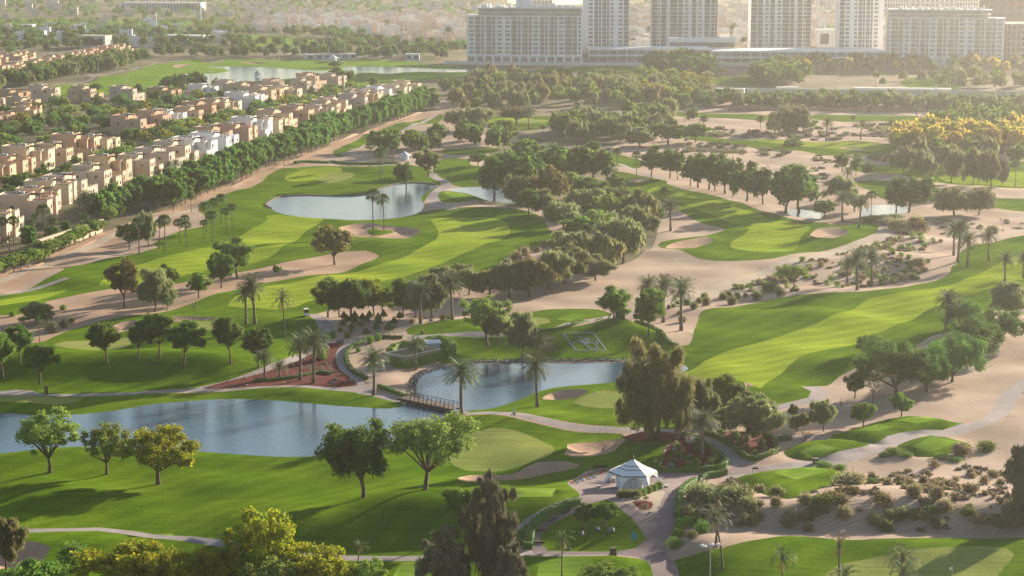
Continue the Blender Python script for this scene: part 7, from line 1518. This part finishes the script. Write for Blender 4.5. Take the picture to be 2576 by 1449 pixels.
e2 = lay([[(220, 265), (300, 245), (420, 250), (560, 262)], [(290, 212), (400, 220), (520, 232), (590, 260)], [(310, 355), (360, 310), (450, 300), (560, 300)], [(540, 215), (620, 190), (700, 185), (770, 180)], [(620, 245), (740, 250), (900, 248)], [(640, 275), (760, 290), (880, 320), (950, 350)], [(560, 255), (610, 320), (660, 400), (690, 430)]], .75, M['dirt'], 'palm_emblem', 'brown bare-earth palm emblem with lettering on the grass slope')
lay([[(500, 440), (560, 425), (600, 445), (520, 460), (600, 480), (560, 500), (490, 490)], [(620, 480), (680, 440), (760, 415), (850, 415), (925, 445), (880, 485), (780, 492), (700, 475), (650, 490), (560, 505)], [(720, 452), (790, 435), (870, 452), (800, 475), (720, 452)]], .3, M['dirt'], 'numeral', None, parent=e2)
gx, gy = G(*q(740, 590)); gx2, gy2 = G(*q(400, 585)); ang_ = 0.0
for sx, (txt, cx_, cy_, sz) in enumerate([('EMIRATES', 745, 560, 1.45), ('GOLF', 660, 600, .8), ('DUBAI', 800, 640, 1.0)]):
    X, Y = G(*q(cx_, cy_+12)); t = text(txt, sz*1.1, M['dirt'], None, (X, Y, hz(X, Y)+.22), (math.atan2(hz(X, Y+3)-hz(X, Y), 3), 0, 0), 'turf_lettering', .05); t.scale = (.92, 1.1, 1); tag(t, f'earth lettering reading {txt} on the grass slope', 'lettering')
    for ch in (): pass
# ------------------------------------------------------------------ poles
def lamp(x, by, ty, label, group, heads=2, name='floodlight'):
    X, Y = G(x, by); H = hgt(x, by, ty); o = empty(name, (X, Y, hz(X, Y))); tag(o, label, 'floodlight', group)
    MB().tube([(0, 0, -.3), (0, 0, H*.5), (0, 0, H)], [.22, .16, .10], 8).build('pole', M['steel'], o); MB().box(-1.3, 1.3, -.06, .06, H-.02, H+.08).build('crossarm', M['steel'], o)
    for s in ((-1.1, 1.1) if heads == 2 else (-1.1, -.35, .35, 1.1)): MB().box(s-.3, s+.3, -.5, .1, H+.081, H+.32).build('lamp_head', M['white'], o)
FLP = [(531, 179, 131), (532, 222, 182), (467, 229, 196), (319, 222, 194), (194, 201, 170), (247, 187, 148), (332, 171, 140), (448, 185, 150), (687, 199, 140), (703, 160, 128), (801, 147, 107), (868, 170, 100), (1024, 202, 145), (1053, 175, 130), (1150, 180, 143), (1340, 220, 175), (1429, 202, 165), (1454, 182, 158), (1775, 185, 145), (1794, 187, 155), (1823, 222, 172), (1841, 220, 177), (2016, 195, 157), (2051, 187, 153), (2111, 200, 154), (2203, 220, 172), (2317, 175, 148), (2390, 220, 165)]
for k, a in enumerate(sorted(FLP)): lamp(*a, f'{ORD[k]} from the left of the tall far floodlight poles' if k < 20 else f'{ORD[27-k]} from the right of the tall far floodlight poles', 'tall far floodlight poles')
X, Y = G(1783, 1640); H = hgt(1783, 1640, 1372); o = empty('floodlight', (X, Y, 0)); tag(o, 'tall floodlight pole with four white lamp heads at the bottom right', 'floodlight'); MB().tube([(0, 0, -.3), (0, 0, H)], [.14, .08], 8).build('pole', M['steel'], o); MB().box(-1.1, 1.1, -.05, .05, H-.1, H).build('crossarm', M['steel'], o)
for x, y in ((-1.2, -.2), (-.9, -.7), (.2, .3), (1.1, .3)): MB().lathe([(.1, .25), (.30, .18), (.33, .0), (.28, -.06)], 10, (x, y, H)).build('lamp_head', M['white'], o)
for x, by, ty, lab in [(393, 85, 36, 'tall white minaret-like mast in the villa quarter'), (505, 55, 15, 'second white mast behind the far grass field')]:
    X, Y = G(x, by); H = hgt(x, by, ty); o = empty('mast', (X, Y, 0)); tag(o, lab, 'mast'); MB().tube([(0, 0, -.5), (0, 0, H*.9), (0, 0, H)], [1.0, .8, .5], 10).build('shaft', M['white'], o); MB().lathe([(1.2, 0), (1.3, .6), (.9, 1.2), (.1, 2.4)], 10, (0, 0, H*.98)).build('cap', M['white'], o)
X, Y = G(2352, 240); H = hgt(2352, 240, 207); o = empty('sail_sculpture', (X, Y, 0)); tag(o, 'white sail-shaped mast standing by the long site cabin', 'sculpture'); MB().add([(-2.6, 0, 0), (1, -.3, 0), (1.3, .3, 0), (.9, 0, H), (-.4, 0, H*.55)], [(0, 1, 3, 4), (1, 2, 3), (2, 0, 4, 3)]).build('sail', M['white'], o); MB().tube([(0.4, 0, -.3), (1.0, 0, H*1.02)], .2, 6).build('mast', M['steel'], o)
# fountain
X, Y = G(648, 192); o = empty('fountain', (X, Y, WLEV)); tag(o, 'white water fountain jet in the far lake', 'fountain')
rg = random.Random(5); sp = MB()
for k in range(110):
    a = rg.uniform(0, 6.28); v = rg.uniform(.3, 1.0); P_ = [(2.9*v*math.cos(a)*t, 2.9*v*math.sin(a)*t, 5.2*(1-.35*v*v)*4*t*(1-t)*1.0) for t in (0, .25, .5, .75, .98)]; sp.tube(P_, [.03, .06, .08, .07, .04], 4)
sp.build('spray', mat('water spray', (.85, .87, .88), .5, trans=.3), o); MB().lathe([(.8, -.2), (.8, .12), (.1, .2)], 12).build('nozzle_float', M['steel'], o)
# steps of the walk beside the triangular lawn
for k, (x, y) in enumerate([(1425, 1287), (1394, 1306), (1363, 1333), (1353, 1364)]):
    X, Y = G(x, y); o = MB().box(-1.2, 1.2, -.2, .2, -.1, .16).build('step', M['wood']); o.location = (X, Y, hz(X, Y)); o.rotation_euler = (0, 0, (.9, .7, .35, .05)[k]); tag(o, f'{ORD[k]} step from the top of the curved walk beside the triangular lawn', 'step', 'steps of the curved walk')
# villa garden wall, pergola, loungers
slab_building('garden_wall', (100, 642), (258, 588), 582, .25, 'buff garden wall behind the hedge-like line of trees', 0, (.6, .47, .33), 'wall')
X, Y = G(165, 590); o = empty('pergola', (X, Y, hz(X, Y)), .2); tag(o, 'dark timber pergola in the nearest villa garden', 'pergola'); MB().box(-3.8, 3.8, -2.4, 2.4, 2.7, 2.9).build('roof', M['wood'], o)
for x in (-3.6, 3.6):
    for y in (-2.2, 2.2): MB().box(x-.12, x+.12, y-.12, y+.12, -.3, 2.698).build('post', M['wood'], o)
# tee number plates and small white things on the plaza
for k, (x, y) in enumerate([(1452, 1216), (1466, 1210), (1484, 1206), (1496, 1202)]):
    X, Y = G(x, y); o = MB().blob((0, 0, .25), (.35, .22, .32), k, 8, 5, .2).build('white_sack', M['white']); o.location = (X, Y, hz(X, Y)); tag(o, 'crumpled white cover lying by the flowering edge left of the gazebo', 'sack', 'white covers left of the gazebo')
for x, y, lab in [(1764, 1212, 'short white bollard by the straight hedge'), (1741, 1224, 'pale bollard at the top of the plaza road hedge')]:
    X, Y = G(x, y); o = MB().lathe([(.2, -.1), (.2, .75), (.16, .82)], 12).build('bollard', M['white']); o.location = (X, Y, hz(X, Y)); tag(o, lab, 'bollard')
X, Y = G(713, 971); o = empty('yellow_lamp', (X, Y, hz(X, Y))); tag(o, 'little yellow garden light in the red mulch', 'garden light'); MB().tube([(0, 0, -.1), (0, 0, .5)], .07, 6).build('stem', M['black'], o); MB().lathe([(.32, .5), (.36, .62), (.1, .7)], 10).build('shade', mat('yellow paint', (.55, .38, .03), .5), o)

# ------------------------------------------------------------------ labels that single things out inside a group
TENS = ['twentieth', 'twenty-first', 'twenty-second', 'twenty-third', 'twenty-fourth', 'twenty-fifth', 'twenty-sixth', 'twenty-seventh', 'twenty-eighth', 'twenty-ninth', 'thirtieth', 'thirty-first', 'thirty-second', 'thirty-third', 'thirty-fourth', 'thirty-fifth', 'thirty-sixth', 'thirty-seventh', 'thirty-eighth', 'thirty-ninth', 'fortieth', 'forty-first', 'forty-second', 'forty-third', 'forty-fourth', 'forty-fifth', 'forty-sixth', 'forty-seventh', 'forty-eighth', 'forty-ninth', 'fiftieth', 'fifty-first', 'fifty-second', 'fifty-third', 'fifty-fourth', 'fifty-fifth', 'fifty-sixth', 'fifty-seventh', 'fifty-eighth', 'fifty-ninth', 'sixtieth']
ORDS = ORD[:19]+TENS
byg = {}
for o in bpy.data.objects:
    if o.get('group') and o.get('label') and o.parent is None: byg.setdefault((o['group'], o['label']), []).append(o)
for (g, l), os_ in byg.items():
    if len(os_) < 2 or len(os_) > 59: continue
    os_.sort(key=lambda o: o.location.x/max(o.location.y, 1)); w_ = l.split()
    for k, o in enumerate(os_):
        o['label'] = f"{ORDS[k]} from the left: "+' '.join(w_[:12]) if len(w_) <= 12 else f"{ORDS[k]} from the left: "+' '.join(w_[:11])
for o in bpy.data.objects:
    if o.get('label') and o['label'].split()[-1] in ('the', 'by', 'of', 'and', 'to', 'in', 'on', 'a', 'between', 'with'): o['label'] = ' '.join(o['label'].split()[:-1])
# ------------------------------------------------------------------ air
hm = bpy.data.materials.new('haze'); hm.use_nodes = True; t = hm.node_tree
t.nodes.remove(t.nodes['Principled BSDF'])
pv = t.nodes.new('ShaderNodeVolumePrincipled'); pv.inputs['Color'].default_value = (.88, .865, .84, 1)
pv.inputs['Density'].default_value = HAZE; pv.inputs['Anisotropy'].default_value = 0.7
t.links.new(pv.outputs[0], t.nodes['Material Output'].inputs['Volume'])
hb = MB().box(-6800, 6800, -600, 9300, -4, 112).build('haze', hm); tag(hb, kind='stuff', label='thin pale evening haze over the golf course and city', cat='haze')
